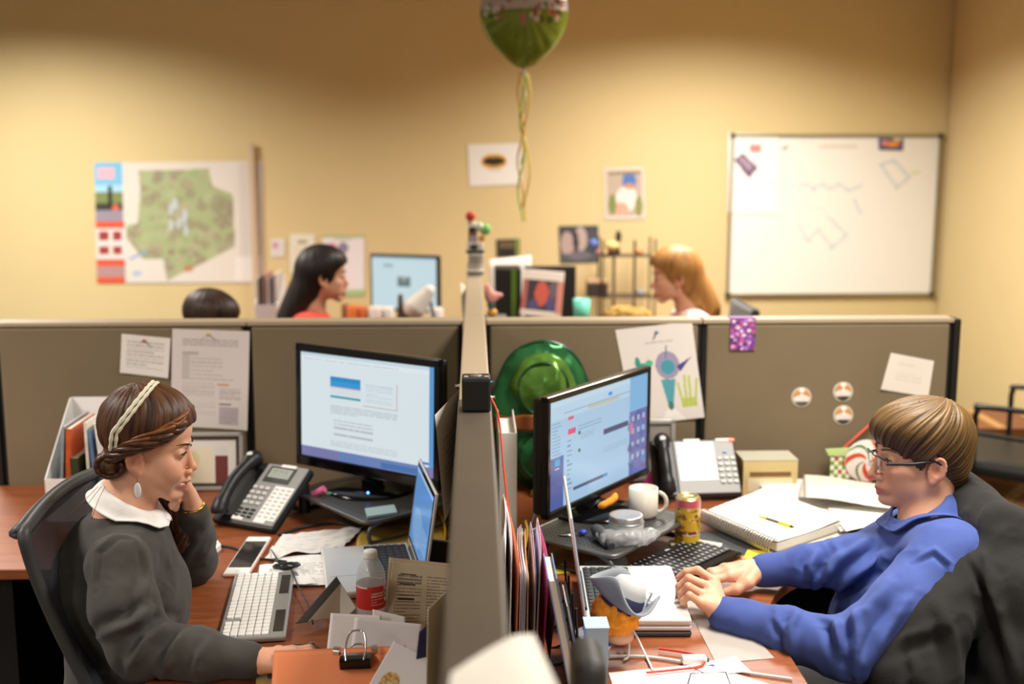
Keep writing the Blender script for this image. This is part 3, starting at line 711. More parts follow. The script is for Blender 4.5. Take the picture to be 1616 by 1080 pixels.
# ------------------------------------------------------------------ the man
MH = head_at((1478, 744), 2.44, 1, math.radians(180 + 1), math.radians(3), 0, 1.0)
def man():
    H = MH
    f = Field((.38, 2.10, .738), (1.18, 2.84, 1.31), .0026)
    nb = aty(1464, 838, 2.48); add_head(f, H, nb=nb)
    shN = aty(1496, 882, 2.27); shF = aty(1440, 850, 2.66)
    elN = aty(1338, 1026, 2.18); wrN = aty(1150, 975, 2.335)
    elF = atz(1345, 888, ZD + .085); wrF = atz(1206, 902, ZD + .046)
    f.cap(nb, aty(1445, 905, 2.48), .06, .11, .04); f.cap(shN, shF, .05, .05, .04)
    f.chain([shN, elN, wrN], [.05, .042, .029], .02); f.chain([shF, elF, wrF], [.05, .04, .029], .02)
    # left hand, nearest: relaxed, fingers bent over
    mcp = [aty(1127, 917, 2.405), aty(1117, 926, 2.385), aty(1110, 939, 2.36), aty(1107, 952, 2.34)]
    pip = [aty(1101, 900, 2.42), aty(1087, 913, 2.395), aty(1086, 926, 2.365), aty(1088, 940, 2.34)]
    dip = [aty(1083, 903, 2.425), aty(1072, 926, 2.40), aty(1075, 938, 2.37), aty(1078, 949, 2.345)]
    tip = [aty(1070, 912, 2.43), aty(1071, 940, 2.41), aty(1076, 950, 2.38), aty(1081, 958, 2.352)]
    pb = aty(1137, 966, 2.345)
    for m_ in mcp: f.cap(pb, m_, .021, .0125, .012)
    f.cap(wrN, pb, .026, .024, .015)
    for i in range(4): finger(f, [mcp[i], pip[i], dip[i], tip[i]], [.0092, .0095, .009, .0082][i])
    f.chain([aty(1138, 968, 2.38), aty(1122, 955, 2.42), aty(1100, 945, 2.43), aty(1090, 940, 2.435)], [.016, .013, .0105, .009], .008)
    # right hand lying on the desk, half closed
    kz = ZD + .043; w0 = wrF
    mcp = [Vector((w0.x - .088, w0.y + dy, kz + dz)) for dy, dz in ((-.034, .004), (-.012, .008), (.010, .006), (.030, 0))]
    pip = [m_ + Vector((-.036, -.004, -.006)) for m_ in mcp]; tip = [p_ + Vector((-.004, -.004, -.026)) for p_ in pip]; tp2 = [p_ + Vector((.018, -.002, -.010)) for p_ in tip]
    f.cap(w0, Vector((w0.x - .045, w0.y, kz + .002)), .027, .027, .02)
    for m_ in mcp: f.cap(Vector((w0.x - .03, w0.y, kz)), m_, .024, .0135, .012)
    for i in range(4): finger(f, [mcp[i], pip[i], tip[i], tp2[i]], [.0098, .0100, .0094, .0085][i])
    f.chain([w0 + Vector((-.028, -.020, .0)), w0 + Vector((-.050, -.048, -.010)), w0 + Vector((-.078, -.056, -.022)), w0 + Vector((-.102, -.052, -.030))], [.018, .0135, .0115, .0095], .010)
    V, Fc = f.mesh(); V = relax(V, Fc, 2, .4)
    body = field_obj('person', V, Fc, SKIN, None, skin_colour(V, H, '#d9a284', '#b56a5e', '#cc6f58'))
    tag(body, 'man with glasses in a blue dress shirt reaching over the right desk', 'person')
    face_parts(H, body, '#6b5138')
    # shirt
    f = Field((.38, 2.03, .36), (1.26, 2.96, 1.16), .005)
    f.cap(aty(1458, 905, 2.48), aty(1405, 985, 2.48), .120, .120, .05)
    f.cap(aty(1405, 985, 2.48), aty(1345, 1120, 2.48), .122, .135, .05)
    f.ell(aty(1478, 920, 2.48), (.11, .19, .13), None, .05)
    f.ell(aty(1420, 905, 2.50), (.09, .15, .08), None, .05)
    f.ell(nb + Vector((.014, 0, -.055)), (.080, .12, .05), None, .06)
    f.cap(shN + Vector((0, .01, 0)), shF, .070, .068, .05)
    f.chain([shN, shN.lerp(elN, .5) + Vector((.008, -.014, .0)), elN], [.075, .072, .062], .03); f.chain([elN, elN.lerp(wrN, .5), wrN + Vector((.02, -.004, .0))], [.062, .052, .040], .02)
    f.chain([shF, elF, elF.lerp(wrF, .5), wrF + Vector((.012, 0, .0))], [.068, .055, .048, .037], .025)
    wd = (wrN - elN).normalized(); f.cap(wrN - wd * .062, wrN - wd * .0, .042, .0405, .004)
    wd = (wrF - elF).normalized(); f.cap(wrF - wd * .060, wrF - wd * .0, .040, .038, .004)
    V, Fc = f.mesh(); V = relax(V, Fc, 2, .5); V = folds(V, Fc, .0075, 8, 21, (1, 1, .6)); V = folds(V, Fc, .0030, 19, 41)
    V = creases(V, Fc, [(q_, w_, h_ * 1.9) for q_, w_, h_ in [([(1262, 962), (1248, 990), (1250, 1030)], 8, .007), ([(1298, 958), (1318, 985), (1330, 1030)], 9, .010), ([(1345, 955), (1352, 1000), (1350, 1060)], 9, .009), ([(1405, 925), (1365, 965), (1330, 985)], 10, .009), ([(1430, 950), (1395, 1000), (1370, 1050)], 10, .007), ([(1225, 975), (1238, 1000), (1240, 1030)], 6, .005), ([(1400, 872), (1350, 905), (1300, 950)], 9, .010), ([(1425, 895), (1375, 930), (1325, 962)], 10, .010), ([(1440, 885), (1475, 868), (1500, 890), (1505, 950)], 4, .004), ([(1372, 850), (1330, 880), (1290, 935)], 8, .007), ([(1290, 872), (1278, 893), (1280, 915)], 7, .007), ([(1325, 868), (1310, 890), (1305, 915)], 8, .008)]])
    SV = V
    field_obj('shirt', V, Fc, mat('blue_cotton', '#3d5092', .85, sheen=.05, bump=.15, bscale=900, var=.04, vscale=30), body, label='blue long-sleeved dress shirt')
    f = Field((.2, 2.0, .05), (1.25, 2.9, .66), .012)
    hip = aty(1345, 1150, 2.48); hip.z = .53
    for y in (-.12, .11): f.chain([hip + Vector((-.0, y, 0)), hip + Vector((-.44, y, .0)), hip + Vector((-.40, y, -.42))], [.11, .08, .055], .03)
    V, Fc = f.mesh(); field_obj('trousers', relax(V, Fc), Fc, cloth_mat('black_cloth', '#151414', .9), body)
    fw = Vector((-1, -.02, 0)); up = Vector((-.40, 0, 1))
    def inner(t):
        a = PI * (2 * t - 1) + PI; k = (1 + math.cos(a)) / 2; return (a, .060 + .006 * k, .066 - .014 * k ** 1.5)
    def outer(t):
        a = PI * (2 * t - 1) + PI; k = (1 + math.cos(a)) / 2; pt = math.exp(-((abs(((a + PI) % (2 * PI)) - PI) - .46) / .26) ** 2)
        return (a, .098 + .012 * k + .034 * pt, .012 - .012 * k ** 1.3 - .060 * pt)
    collar('collar', mat('blue_cotton', '#4157a4'), body, nb + Vector((0, 0, .008)), fw, up, inner, outer, surf=SV, th=.004, off=.009)
    BT = mat('navy_button', '#1c2340', .4)
    for t in (0, 1, 2, 3): 
        p = aty(1392 - t * 34, 866 + t * 32, 2.46 - t * .01); 
    cd = (wrN - elN).normalized(); pc = wrN - cd * .045 + Vector((-.005, -.040, -.012))
    B().cyl(pc + Vector((0, .006, 0)), pc + Vector((-.0005, -.003, 0)), .0055, None, 14).build('cuff_button', BT, body)
    # hair
    f = Field(np.array(H.o) - .15, np.array(H.o) + .17, .0022); R = H.Rn
    f.ell(H.p(-.018, 0, .040), (.106, .087, .094), R, .01); f.ell(H.p(.022, 0, .066), (.090, .078, .062), R, .02); f.ell(H.p(-.062, 0, -.012), (.050, .066, .072), R, .02)
    q, X, Y, Z = f.blk(f.lo, f.lo + f.n * f.h, 0)
    G = np.stack(np.broadcast_arrays(X, Y, Z), -1).reshape(-1, 3); L = H.loc(G)
    jag = .006 * vnoise(np.stack([L[:, 0] * 130, L[:, 1] * 90, L[:, 2] * 0], 1), 2)
    zb = np.interp(L[:, 0], [-.13, -.085, -.06, -.036, -.026, -.006, .012, .018, .030, .036, .06, .09, .12], [-.065, -.085, -.082, -.045, .000, .016, .004, -.032, -.030, -.004, .012, .030, .040])
    d = (zb + jag - L[:, 2]) * .8; f.d = np.maximum(f.d, d.reshape(f.d.shape).astype(np.float32))
    V, Fc = f.mesh(); V = relax(V, Fc, 1, .5); L = H.loc(V); nz = strand_noise(L, (-.45, 0, 1), 25, 1.8, 13, .35); N = vnormals(V, Fc)
    V = V + N * (nz * .0045)[:, None]
    c0, c1 = np.array(lin('#35220f')), np.array(lin('#7f6138')); tt = np.clip(.36 + .8 * nz + 2.0 * (L[:, 2] - .07), 0, 1)[:, None]  # tone rises with height: overhead light on the crown put into the colour
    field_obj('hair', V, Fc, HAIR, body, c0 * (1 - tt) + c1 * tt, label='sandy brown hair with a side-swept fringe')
    # strands: combed from the crown over the cap, and the swept fringe
    rr = random.Random(4); b1, b2 = B(), B()
    for i in range(0):
        az = rr.uniform(-PI, PI); el0 = rr.uniform(.9, 1.35); el1 = rr.uniform(-.1, .55) if abs(az) < 2.2 else rr.uniform(-.5, .2)
        pts = []
        for t in np.linspace(0, 1, 8):
            el = el0 + (el1 - el0) * t; a = az + .25 * t * (1 if az > 0 else -1)
            x, y, z = math.cos(el) * math.cos(a), math.cos(el) * math.sin(a), math.sin(el)
            k = 1.015 + .012 * math.sin(PI * t)
            px_, pz_ = -.012 + .108 * x * k + (.004 if x > 0 else 0), .042 + .094 * z * k
            if x > .2: px_ += .006 * x
            zmin = float(np.interp(px_, [-.13, -.085, -.06, -.036, -.026, -.006, .012, .018, .030, .036, .06, .09, .12], [-.065, -.08, -.078, -.04, .004, .02, .008, -.028, -.026, .0, .022, .044, .06]))
            if pz_ < zmin - .004: break
            pts.append(H.p(px_, .0885 * y * k, pz_))
        if len(pts) > 3: (b1 if i % 3 else b2).tube(pts, [.0008] + [.0021] * (len(pts) - 2) + [.0007], 5)
    # glasses
    FR = mat('dark_frame', '#1b1716', .3); g = B()
    for y in (-1, 1):
        g.tube([H.p(.101, y * .055, -.003), H.p(.05, y * .0735, -.001), H.p(-.002, y * .0800, .004), H.p(-.018, y * .0815, -.008)], [.0028, .0036, .0034, .0024], 8)
        g.tube([H.p(.1065 - .012 * (abs(yy) / .028) ** 2 * .4 * (1 if yy > 0 else .3), y * (.033 + yy * .78), .006 + .0012 * math.cos(yy * 60)) for yy in np.linspace(-.026, .028, 9)], .0021, 6)
    g.tube([H.p(.107, -.012, .004), H.p(.111, 0, .007), H.p(.107, .012, .004)], .0014, 6)
    gl = g.build('glasses', FR, body, label='thin dark half-rimmed glasses')
    for y in (-1, 1):
        def lens(u, v, y=y):
            a = (u - .5) * 2; zz = .006 - .030 * v; hw = .0215 * (1 - .35 * max(0, v - .45) ** 2 * 3); return H.p(.1062 - .0045 * max(0, a) ** 2, y * (.0335 + a * hw), zz)
        B().grid(lens, 10, 8).build('lens', mat('lens_glass', '#eef4f8', .02, trans=1, ior=1.2, alpha=.35), gl, solid=.0012)
        B().tube([lens(i / 12, 1, y) for i in range(13)] , .0006, 5).build('lens_rim', mat('lens_edge', '#9fb4c4', .2), gl)
    return body
man()
# ------------------------------------------------------------------ shared materials
PLB = mat('black_plastic', '#17171a', .42); PLG = mat('gloss_black', '#0c0c0e', .12); GREY = mat('mid_grey_plastic', '#6a6a68', .5); DKG = mat('charcoal_plastic', '#3a3a3a', .5)
ALU = mat('aluminium', '#d2d2d0', .38, .35); WHT = mat('white_plastic', '#ecebe8', .4); CHR = mat('chrome', '#d8d8d8', .12, 1)
SCRN = print_mat('lit_screen', .2, .85)
CARD = mat('white_card', '#e8e4e0', .8)
def put(me, name, parent, loc, sc=(1, 1, 1), rot=0.0):
    o = bpy.data.objects.new(name, me); COL.objects.link(o); o.location = loc; o.scale = sc; o.rotation_euler = (0, 0, rot); o.parent = parent; return o
def mesh_of(b, name, m):
    o = b.build(name, m); me = o.data; bpy.data.objects.remove(o); return me
KEYW = mesh_of(B().rbox((0, 0, 0), (1, 1, 1), .12, None, 1), 'key', mat('white_key', '#f0efec', .5))
KEYB = mesh_of(B().rbox((0, 0, 0), (1, 1, 1), .12, None, 1), 'key', mat('black_key', '#1a1a1b', .5))
KEYL = mesh_of(B().rbox((0, 0, 0), (1, 1, 1), .12, None, 1).add([(-.14, -.12, .505), (.06, -.12, .505), (.06, .2, .505), (-.14, .2, .505)], [(0, 1, 2, 3)]), 'key', mat('black_key', '#1a1a1b', .5))
KEYL.materials.append(mat('key_legend', '#b9b9b6', .6)); KEYL.polygons[len(KEYL.polygons) - 1].material_index = 1
KEYG = mesh_of(B().rbox((0, 0, 0), (1, 1, 1), .12, None, 1), 'key', mat('pale_grey_key', '#c4c3bf', .5))
def pin(p, col, parent=None, n=(0, -1, 0), label=None):
    n = Vector(n); b = B().tube([p, p + n * .004, p + n * .006, p + n * .013, p + n * .014], [.004, .0045, .0025, .0028, .0045], 10)
    return b.build('push_pin', mat('pin_' + col.strip('#'), col, .3), parent, label=label)
def pinned(name, label, cat, corners, canvas, Y=YB, pincol=None, curl=.0, pinuv=(.5, .05)):
    """a sheet pinned on the partition face; corners in pixels TL TR BR BL"""
    c = [aty(x, y, Y - .0015) for x, y in corners]
    lift = lambda u, v: curl * ((2 * u - 1) ** 2 * v + .5 * v * v)
    f0 = quadfn(c)
    fn = lambda u, v: f0(u, v) + Vector((0, -lift(u, v), 0))
    if pincol:
        t = thing(name, label, cat, (0, 0, 0)); canvas.build('sheet', fn, PAPER, t); pin(fn(*pinuv), pincol, t); return t
    o = canvas.build(name, fn, PAPER); return tag(o, label, cat)
def sheet(name, label, cat, px, z, canvas, lift=None, m=None, solid=0, group=None):
    """a sheet lying flat; px = four pixel corners TL TR BR BL on height z"""
    zz = z if hasattr(z, '__len__') else [z] * 4
    c = [atz(x, y, h) for (x, y), h in zip(px, zz)]; f0 = quadfn(c)
    fn = (lambda u, v: f0(u, v) + Vector((0, 0, lift(u, v)))) if lift else f0
    return tag(canvas.build(name, fn, m or PAPER, solid=solid), label, cat, group)
def page(nx=44, ny=58, bg='#f2f0ec', lines=22, col='#666666', a=.6):
    c = Canvas(nx, ny, bg); c.text(.1, .06, .92, .94, lines, col, a); return c

# ------------------------------------------------------------------ monitors
def monitor(label, p0, p1, z0, z1, canvas, bez, base_c, base_z, tilt=0.0, led=False, name='monitor'):
    """p0, p1: left and right ends of the front face as seen (x, y)"""
    a, b_ = Vector((p0[0], p0[1], 0)), Vector((p1[0], p1[1], 0)); w_ = (b_ - a).length; h = z1 - z0
    M = frame(((a.x + b_.x) / 2, (a.y + b_.y) / 2, (z0 + z1) / 2), b_ - a, (0, 0, 1), None) @ Matrix.Rotation(-tilt, 4, 'X')
    # local: x along width, y up, z towards the viewer
    t = thing(name, label, 'monitor', M=M)
    bl, bt, bb = bez
    b = B(); b.rbox((0, h / 2 - bt / 2, -.008), (w_, bt, .022), .004); b.rbox((0, -h / 2 + bb / 2, -.008), (w_, bb, .022), .004)
    for s in (-1, 1): b.rbox((s * (w_ / 2 - bl / 2), 0, -.008), (bl, h - .004, .022), .004)
    b.build('bezel', PLG, t)
    B().rbox((0, 0, -.032), (w_ - .01, h - .01, .034), .012).build('housing', PLB, t)
    W2, H2 = w_ - 2 * bl, h - bt - bb; cy = (bb - bt) / 2
    canvas.build('screen', lambda u, v: Vector(((u - .5) * W2, (.5 - v) * H2 + cy, -.001)), SCRN, t)
    Mi = M.inverted(); c = Mi @ Vector((base_c[0], base_c[1], base_z)); up = (Mi.to_3x3() @ Vector((0, 0, 1)))
    nk = B(); nk.tube([Vector((0, -h / 2 + .05, -.05)), Vector((c.x * .5, -h / 2 - .005, -.055)), c + up * .012], [.028, .026, .03], 14); nk.build('stand_neck', PLB, t)
    fm = Mi.to_3x3() @ Matrix.Identity(3)
    bo = B().lathe([(0, .016), (.06, .015), (.105, .008), (.112, .002), (.112, 0), (0, 0)], 40, c, fm @ Matrix.Diagonal((1.08, .92, 1))); bo.build('stand_base', PLG, t)
    if led: B().ball(c + up * .0135 + Mi.to_3x3() @ Vector((0, -.075, 0)), (.004, .004, .002)).build('power_light', mat('blue_led', '#3060ff', .3, emit=18), t)
    return t
c = Canvas(150, 95, '#e2eff5')
c.rect(0, 0, 1, .035, '#cfe3ee').rect(.0, .035, 1, .075, '#eaf3f7').text(.02, .045, .75, .07, 1, '#a9b8c4', .5)
c.rect(.97, 0, 1, .93, '#5f9fd8')
c.rect(.235, .20, .47, .245, '#1f8fd0').rect(.235, .245, .47, .29, '#2a9fdd').rect(.235, .29, .47, .31, '#f0b7b7').rect(.235, .31, .47, .37, '#dfe9ef').rect(.235, .375, .47, .395, '#25a0b8').rect(.235, .395, .47, .44, '#e3edf2')
c.rect(.49, .20, .74, .205, '#d6c2c6').rect(.735, .20, .74, .44, '#d0b6ba').rect(.49, .435, .74, .44, '#d6c2c6').text(.51, .23, .71, .41, 7, '#c4d0da', .6)
c.text(.235, .47, .74, .58, 5, '#a3adb6', .6).text(.26, .60, .56, .70, 3, '#9aa5ae', .6).text(.26, .73, .56, .77, 1, '#95a0aa', .6).text(.235, .80, .74, .87, 3, '#aeb8c0', .5)
c.rect(0, .91, 1, 1, '#7d7fb4'); c.rect(.3, .91, .95, 1, '#6a86c0').rect(.62, .94, .96, .99, '#3f74b4').rect(.9, .86, .97, .885, '#2f7fc4')
monitor('black widescreen monitor showing a white web page, on the left desk', (-.525, 3.30), (-.095, 3.0), .857, 1.219, c, (.020, .024, .032), (-.30, 3.17), .812, .03, True)
c = Canvas(150, 95, '#a9cdeb')
c.rect(0, 0, 1, .05, '#c3dff2').rect(.0, .05, .8, .18, '#b9d9f0')
c.rect(0, .34 + .18, .13, 1, '#4a5fa6').rect(.05, .54, .095, .60, '#35a6dc').rect(.05, .62, .09, .63, '#c8d8ee')
c.rect(.80, .0, 1, .35, '#7fb8e6').rect(.80, .35, 1, 1, '#5b6fb4')
for i in range(60): c.ell(random.uniform(.8, 1), random.uniform(.38, .95), random.uniform(.01, .04), random.uniform(.01, .06), random.choice(['#4a58a0', '#6f6fb6', '#7d5f9c', '#5f8fca', '#3f4a88']), .7)
for i in range(12): c.rect(.83 + .06 * (i % 3), .40 + .13 * (i // 3), .855 + .06 * (i % 3), .45 + .13 * (i // 3), '#b9c9e6', .8)
c.ell(.825, .52, .018, .06, '#d77a9c')
c.rect(.13, .13, .80, .135, '#8fb0cc').rect(.36, .14, .68, .165, '#c9b76a', .6).rect(.57, .07, .61, .11, '#2f8fe0')
c.rect(.165, .175, .22, .215, '#e0568a').rect(.165, .30, .24, .35, '#e0467c')
for i in range(11): c.rect(.02, .20 + i * .032, .02 + random.uniform(.04, .09), .208 + i * .032, '#7c9dbe', .8); c.rect(.16, .40 + i * .045, .16 + random.uniform(.02, .05), .415 + i * .045, '#5f86b0', .8)
c.text(.27, .29, .5, .34, 2, '#7093b6', .7).text(.29, .37, .42, .44, 3, '#8dabc8', .7).rect(.27, .35, .29, .38, '#3a3f50').rect(.27, .52, .285, .55, '#3a3f50')
c.rect(.52, .42, .79, .47, '#3d4a78').text(.52, .60, .78, .66, 3, '#8fb0cf', .7).rect(.22, .86, .52, .90, '#46527c').rect(.52, .86, .57, .90, '#3a8fdc')
monitor('black widescreen monitor showing a pale blue mail window, on the right desk', (.176, 2.722), (.497, 3.151), .859, 1.172, c, (.016, .017, .019), (.325, 2.945), .812, .0)

# ------------------------------------------------------------------ perforated monitor risers
def riser(label, c, d, w_=.40, dp=.29, z=.81):
    d = Vector((d[0], d[1], 0)).normalized(); M = frame((c[0], c[1], z), d, Vector((-d.y, d.x, 0)))
    t = thing('monitor_riser', label, 'monitor stand', M=M); h = z - ZD
    b = B(); r = .03; poly = []
    for sx, sy, a0 in ((1, 1, 0), (-1, 1, PI / 2), (-1, -1, PI), (1, -1, 1.5 * PI)):
        poly += [(sx * (w_ / 2 - r) + r * math.cos(a0 + a), sy * (dp / 2 - r) + r * math.sin(a0 + a)) for a in np.linspace(0, PI / 2, 6)]
    b.prism(poly, -.006, 0); b.build('platform', mat('gunmetal', '#5a5957', .38, .6), t, bevel=.001)
    B().tube([(x, y, -.004) for x, y in poly], .0062, 8, close=True).build('rim', mat('gunmetal', '#5a5957'), t)
    b = B(); q = [(math.cos(k * PI / 3) * .0031, math.sin(k * PI / 3) * .0031) for k in range(6)]
    for i in range(26):
        for j in range(18): b.add([(-w_ / 2 + .03 + i * (w_ - .06) / 25 + x, -dp / 2 + .03 + j * (dp - .06) / 17 + y, .0004) for x, y in q], [tuple(range(6))])
    tag(b.build('perforations', mat('hole_dark', '#1d1c1b', .8), t), kind='stuff')
    for s in (-1, 1):
        x = s * (w_ / 2 - .004); B().tube(spline([(x, -dp / 2 + .05, -.006), (x, -dp / 2 + .012, -.02), (x, -dp / 2 + .008, -h + .02), (x, -dp / 2 + .04, -h + .0065), (x, dp / 2 - .04, -h + .0065), (x, dp / 2 - .008, -h + .02), (x, dp / 2 - .012, -.02), (x, dp / 2 - .05, -.006)], 6), .0062, 8).build('leg', mat('gunmetal', '#5a5957'), t)
    return t
riser('dark metal riser under the left monitor', (-.290, 3.125), (.626, -.78), .40, .30)
riser('perforated dark metal riser under the right monitor', (.35, 2.84), (.63, .777), .40, .275)

# ------------------------------------------------------------------ office chairs
def chair_base(t, h):
    b = B()
    for i in range(5):
        a = i * 2 * PI / 5; b.tube([(0, 0, .1), (math.cos(a) * .3, math.sin(a) * .3, .065)], [.028, .018], 8)
    b.build('foot_star', PLB, t)
    for i in range(5):
        a = i * 2 * PI / 5; B().cyl((math.cos(a) * .3, math.sin(a) * .3 - .02, .03), (math.cos(a) * .3, math.sin(a) * .3 + .02, .03), .029, None, 16).build('castor', PLB, t)
    B().cyl((0, 0, .08), (0, 0, h), .025).build('gas_column', PLB, t)
MESH = mat('chair_mesh', '#23242c', .7, alpha=.78, bump=.4, bscale=1500)
t = thing('office_chair', 'black mesh-backed office chair the woman sits on', 'chair', (-.685, 2.41, 0))
chair_base(t, .40)
B().rbox((.02, 0, .435), (.46, .47, .06), .025).build('seat', cloth_mat('black_cloth', '#151414', .9), t)
def bk(u, v):   # chair back: u across (Y), v from top to bottom
    y = (u - .5) * .44; z = 1.035 - v * .50; x = -.215 + .18 * v ** 1.4 - .22 * (y * y) * -1 * .9 ; return Vector((x + .0, y * (1 - .12 * v), z - .35 * y * y))
B().grid(bk, 16, 16).build('back_mesh', MESH, t, solid=.003)
edge = [bk(i / 14, 0) for i in range(15)]; rt = [bk(1, i / 14) for i in range(1, 15)]; lf = [bk(0, i / 14) for i in range(14, 0, -1)]
b = B(); b.tube(spline(lf[::1] + edge + rt, 2), .013, 8); b.build('back_frame', DKG, t)
def rail(u, v): p = bk(u, 0); e_ = math.sin(PI * (.06 + .88 * u)) ** .7; return p + Vector((-.008 - .016 * math.sin(PI * v), 0, .008 - .045 * v * e_))
B().grid(rail, 16, 5).build('top_rail', mat('grey_rail', '#4a4c4e', .45), t, solid=.012)
B().tube(spline([bk(.5, 1) + Vector((-.01, 0, .06)), bk(.5, 1) + Vector((.0, 0, -.05)), (.02, 0, .39)], 5), .03, 10).build('back_support', PLB, t)
for s in (-1, 1):
    B().tube(spline([(.02, s * .2, .42), (.02, s * .27, .43), (.02, s * .275, .58)], 5), .016, 8).build('arm_post', PLB, t)
t = thing('office_chair', 'dark office chair under the draped jacket behind the man', 'chair', (.93, 2.48, 0))
chair_base(t, .40)
B().rbox((-.04, 0, .435), (.46, .48, .06), .025).build('seat', cloth_mat('black_cloth', '#151414', .9), t)
B().grid(lambda u, v: Vector((.215 - .10 * v ** 1.4, (u - .5) * .44, .985 - .48 * v)), 10, 10).build('backrest', PLB, t, solid=.03)
B().tube(spline([(.13, 0, .56), (.11, 0, .45), (0, 0, .38)], 5), .03, 10).build('back_support', PLB, t)
# jacket draped over it
f = Field((.62, 1.98, .30), (1.42, 2.86, 1.14), .0065)
f.cap((1.135, 2.30, .955), (1.135, 2.70, .965), .062, .060, .04)
f.cap((1.17, 2.26, .80), (1.17, 2.72, .80), .075, .075, .05); f.cap((1.18, 2.24, .60), (1.18, 2.74, .60), .085, .085, .05)
f.chain([(1.145, 2.235, .94), (1.125, 2.175, .80), (1.075, 2.15, .62), (1.04, 2.15, .40)], [.062, .078, .10, .115], .05)
f.chain([aty(1530, 905, 2.20), aty(1478, 985, 2.155), aty(1440, 1075, 2.125), aty(1420, 1200, 2.12)], [.042, .058, .078, .09], .05)
f.chain([aty(1585, 830, 2.24), aty(1600, 930, 2.15), aty(1606, 1050, 2.10), aty(1605, 1200, 2.09)], [.05, .055, .058, .06], .04)
V, Fc = f.mesh(); V = relax(V, Fc, 3, .5); V = folds(V, Fc, .007, 8, 51, (1, 1, .5)); V = folds(V, Fc, .003, 22, 61)
V = creases(V, Fc, [([(1545, 855), (1570, 930), (1600, 1040), (1606, 1080)], 9, .016), ([(1530, 870), (1545, 900), (1580, 960), (1590, 1060)], 6, .010), ([(1400, 1020), (1450, 1000), (1490, 985)], 10, .010), ([(1480, 950), (1500, 1000), (1510, 1075)], 11, .010), ([(1440, 1030), (1445, 1060), (1440, 1085)], 9, .008)])
jk = field_obj('jacket', V, Fc, cloth_mat('charcoal_wool', '#1c1b1a', .97, .03, 500, .5, .12)); tag(jk, 'dark charcoal wool jacket draped over the man\'s chair', 'jacket')

# ------------------------------------------------------------------ side chair and boxes by the right wall
t = thing('side_chair', 'black cushioned side chair with tubular arms by the right wall', 'chair', (2.35, 4.75, 0), -.70)
B().rbox((0, 0, .455), (.52, .52, .075), .03).build('seat', mat('black_vinyl', '#1f1f1d', .5), t)
TB = mat('black_tube', '#0f0f10', .35)
for sy in (-1, 1):
    B().tube(spline([(-.10, sy * .27, .02), (-.10, sy * .27, .60), (-.095, sy * .27, .70), (-.05, sy * .27, .725), (.40, sy * .27, .725)], 6), .012, 8).build('arm', TB, t)
    B().tube([(-.24, sy * .24, .005), (-.24, sy * .24, .42)], .013, 8).build('leg', TB, t); B().tube([(.40, sy * .24, .005), (.40, sy * .24, .92)], .013, 8).build('leg', TB, t)
    B().tube([(-.26, sy * .275, .615), (.40, sy * .275, .60)], .010, 8).build('side_rail', TB, t)
B().rbox((.40, 0, .80), (.05, .5, .28), .02).build('backrest', mat('black_vinyl', '#1f1f1d'), t)
CB = mat('cardboard', '#9a6a3e', .85, var=.08, vscale=12); CB2 = mat('cardboard_dark', '#7d5030', .85, var=.08, vscale=12)
def carton(label, loc, d, rz, m):
    t = thing('cardboard_box', label, 'box', loc, rz, 'boxes by the right wall'); x, y, z = d
    B().box((0, 0, z / 2), (x, y, z)).build('carton', m, t)
    for s in (-1, 1): B().box((s * x / 4 * 1.01, 0, z + .003), (x / 2 - .003, y, .004)).build('flap', m, t)
    B().box((0, 0, z + .006), (.05, y + .001, .0015)).build('tape', mat('packing_tape', '#b58a52', .3), t)
carton('light brown cardboard box behind the black side chair', (2.03, 5.32, 0), (.42, .40, .47), .06, CB)
carton('dark brown cardboard box farther right behind the side chair', (2.49, 5.36, 0), (.42, .42, .49), -.04, CB2)
carton('low brown cardboard box under the black side chair', (2.36, 4.74, 0), (.36, .34, .30), -.70, CB)
# ------------------------------------------------------------------ things on the left desk
def cable(name, label, px, z, r=.0028, m=None, cat='cable', n=8):
    pts = [atz(x, y, z) if len(q) == 0 else aty(x, y, q[0]) for x, y, *q in px]
    return tag(B().tube(spline(pts, n), r, 8).build(name, m or mat('black_cable', '#141414', .5)), label, cat)
def crumple(amp, sc, seed, edge=0.0):
    return lambda u, v: amp * (noise.noise(Vector((u * sc, v * sc, seed))) + .5 + .4 * noise.noise(Vector((u * sc * 2.3, v * sc * 2.3, seed + 9)))) + edge * (max(0, u - .7) ** 2 + max(0, .3 - v) ** 2)

# magazine file with its magazines
x0, x1, y0, y1 = -1.20, -1.015, 3.12, 3.37
t = thing('magazine_file', 'white open magazine file beside the woman\'s head', 'file box', (0, 0, 0)); zb, zf, zt = ZD + .001, .866, 1.048; WF = mat('white_fileboard', '#e9e4e2', .6)
prof = [(y0, zb), (y1, zb), (y1, zt), (y1 - .02, zt), (y0, zf)]
for nm, xx in (('side_panel', x0), ('side_panel', x1)):
    q = [Vector((xx, y, z)) for y, z in prof]; b = B(); n = len(q); b.add(q + [p + Vector((.003, 0, 0)) for p in q], [tuple(range(n)), tuple(range(n, 2 * n))[::-1]] + [(i, (i + 1) % n, n + (i + 1) % n, n + i) for i in range(n)]); b.build(nm, WF, t)
xm = (x0 + x1) / 2 + .0015; w_ = x1 - x0 - .004
B().box((xm, y0 + .0015, (zb + zf) / 2), (w_, .003, zf - zb)).build('front_panel', WF, t); B().box((xm, y1 - .0015, (zb + zt) / 2), (w_, .003, zt - zb)).build('back_panel', WF, t); B().box((xm, (y0 + y1) / 2, zb + .0015), (w_, y1 - y0 - .008, .003)).build('bottom_panel', WF, t)
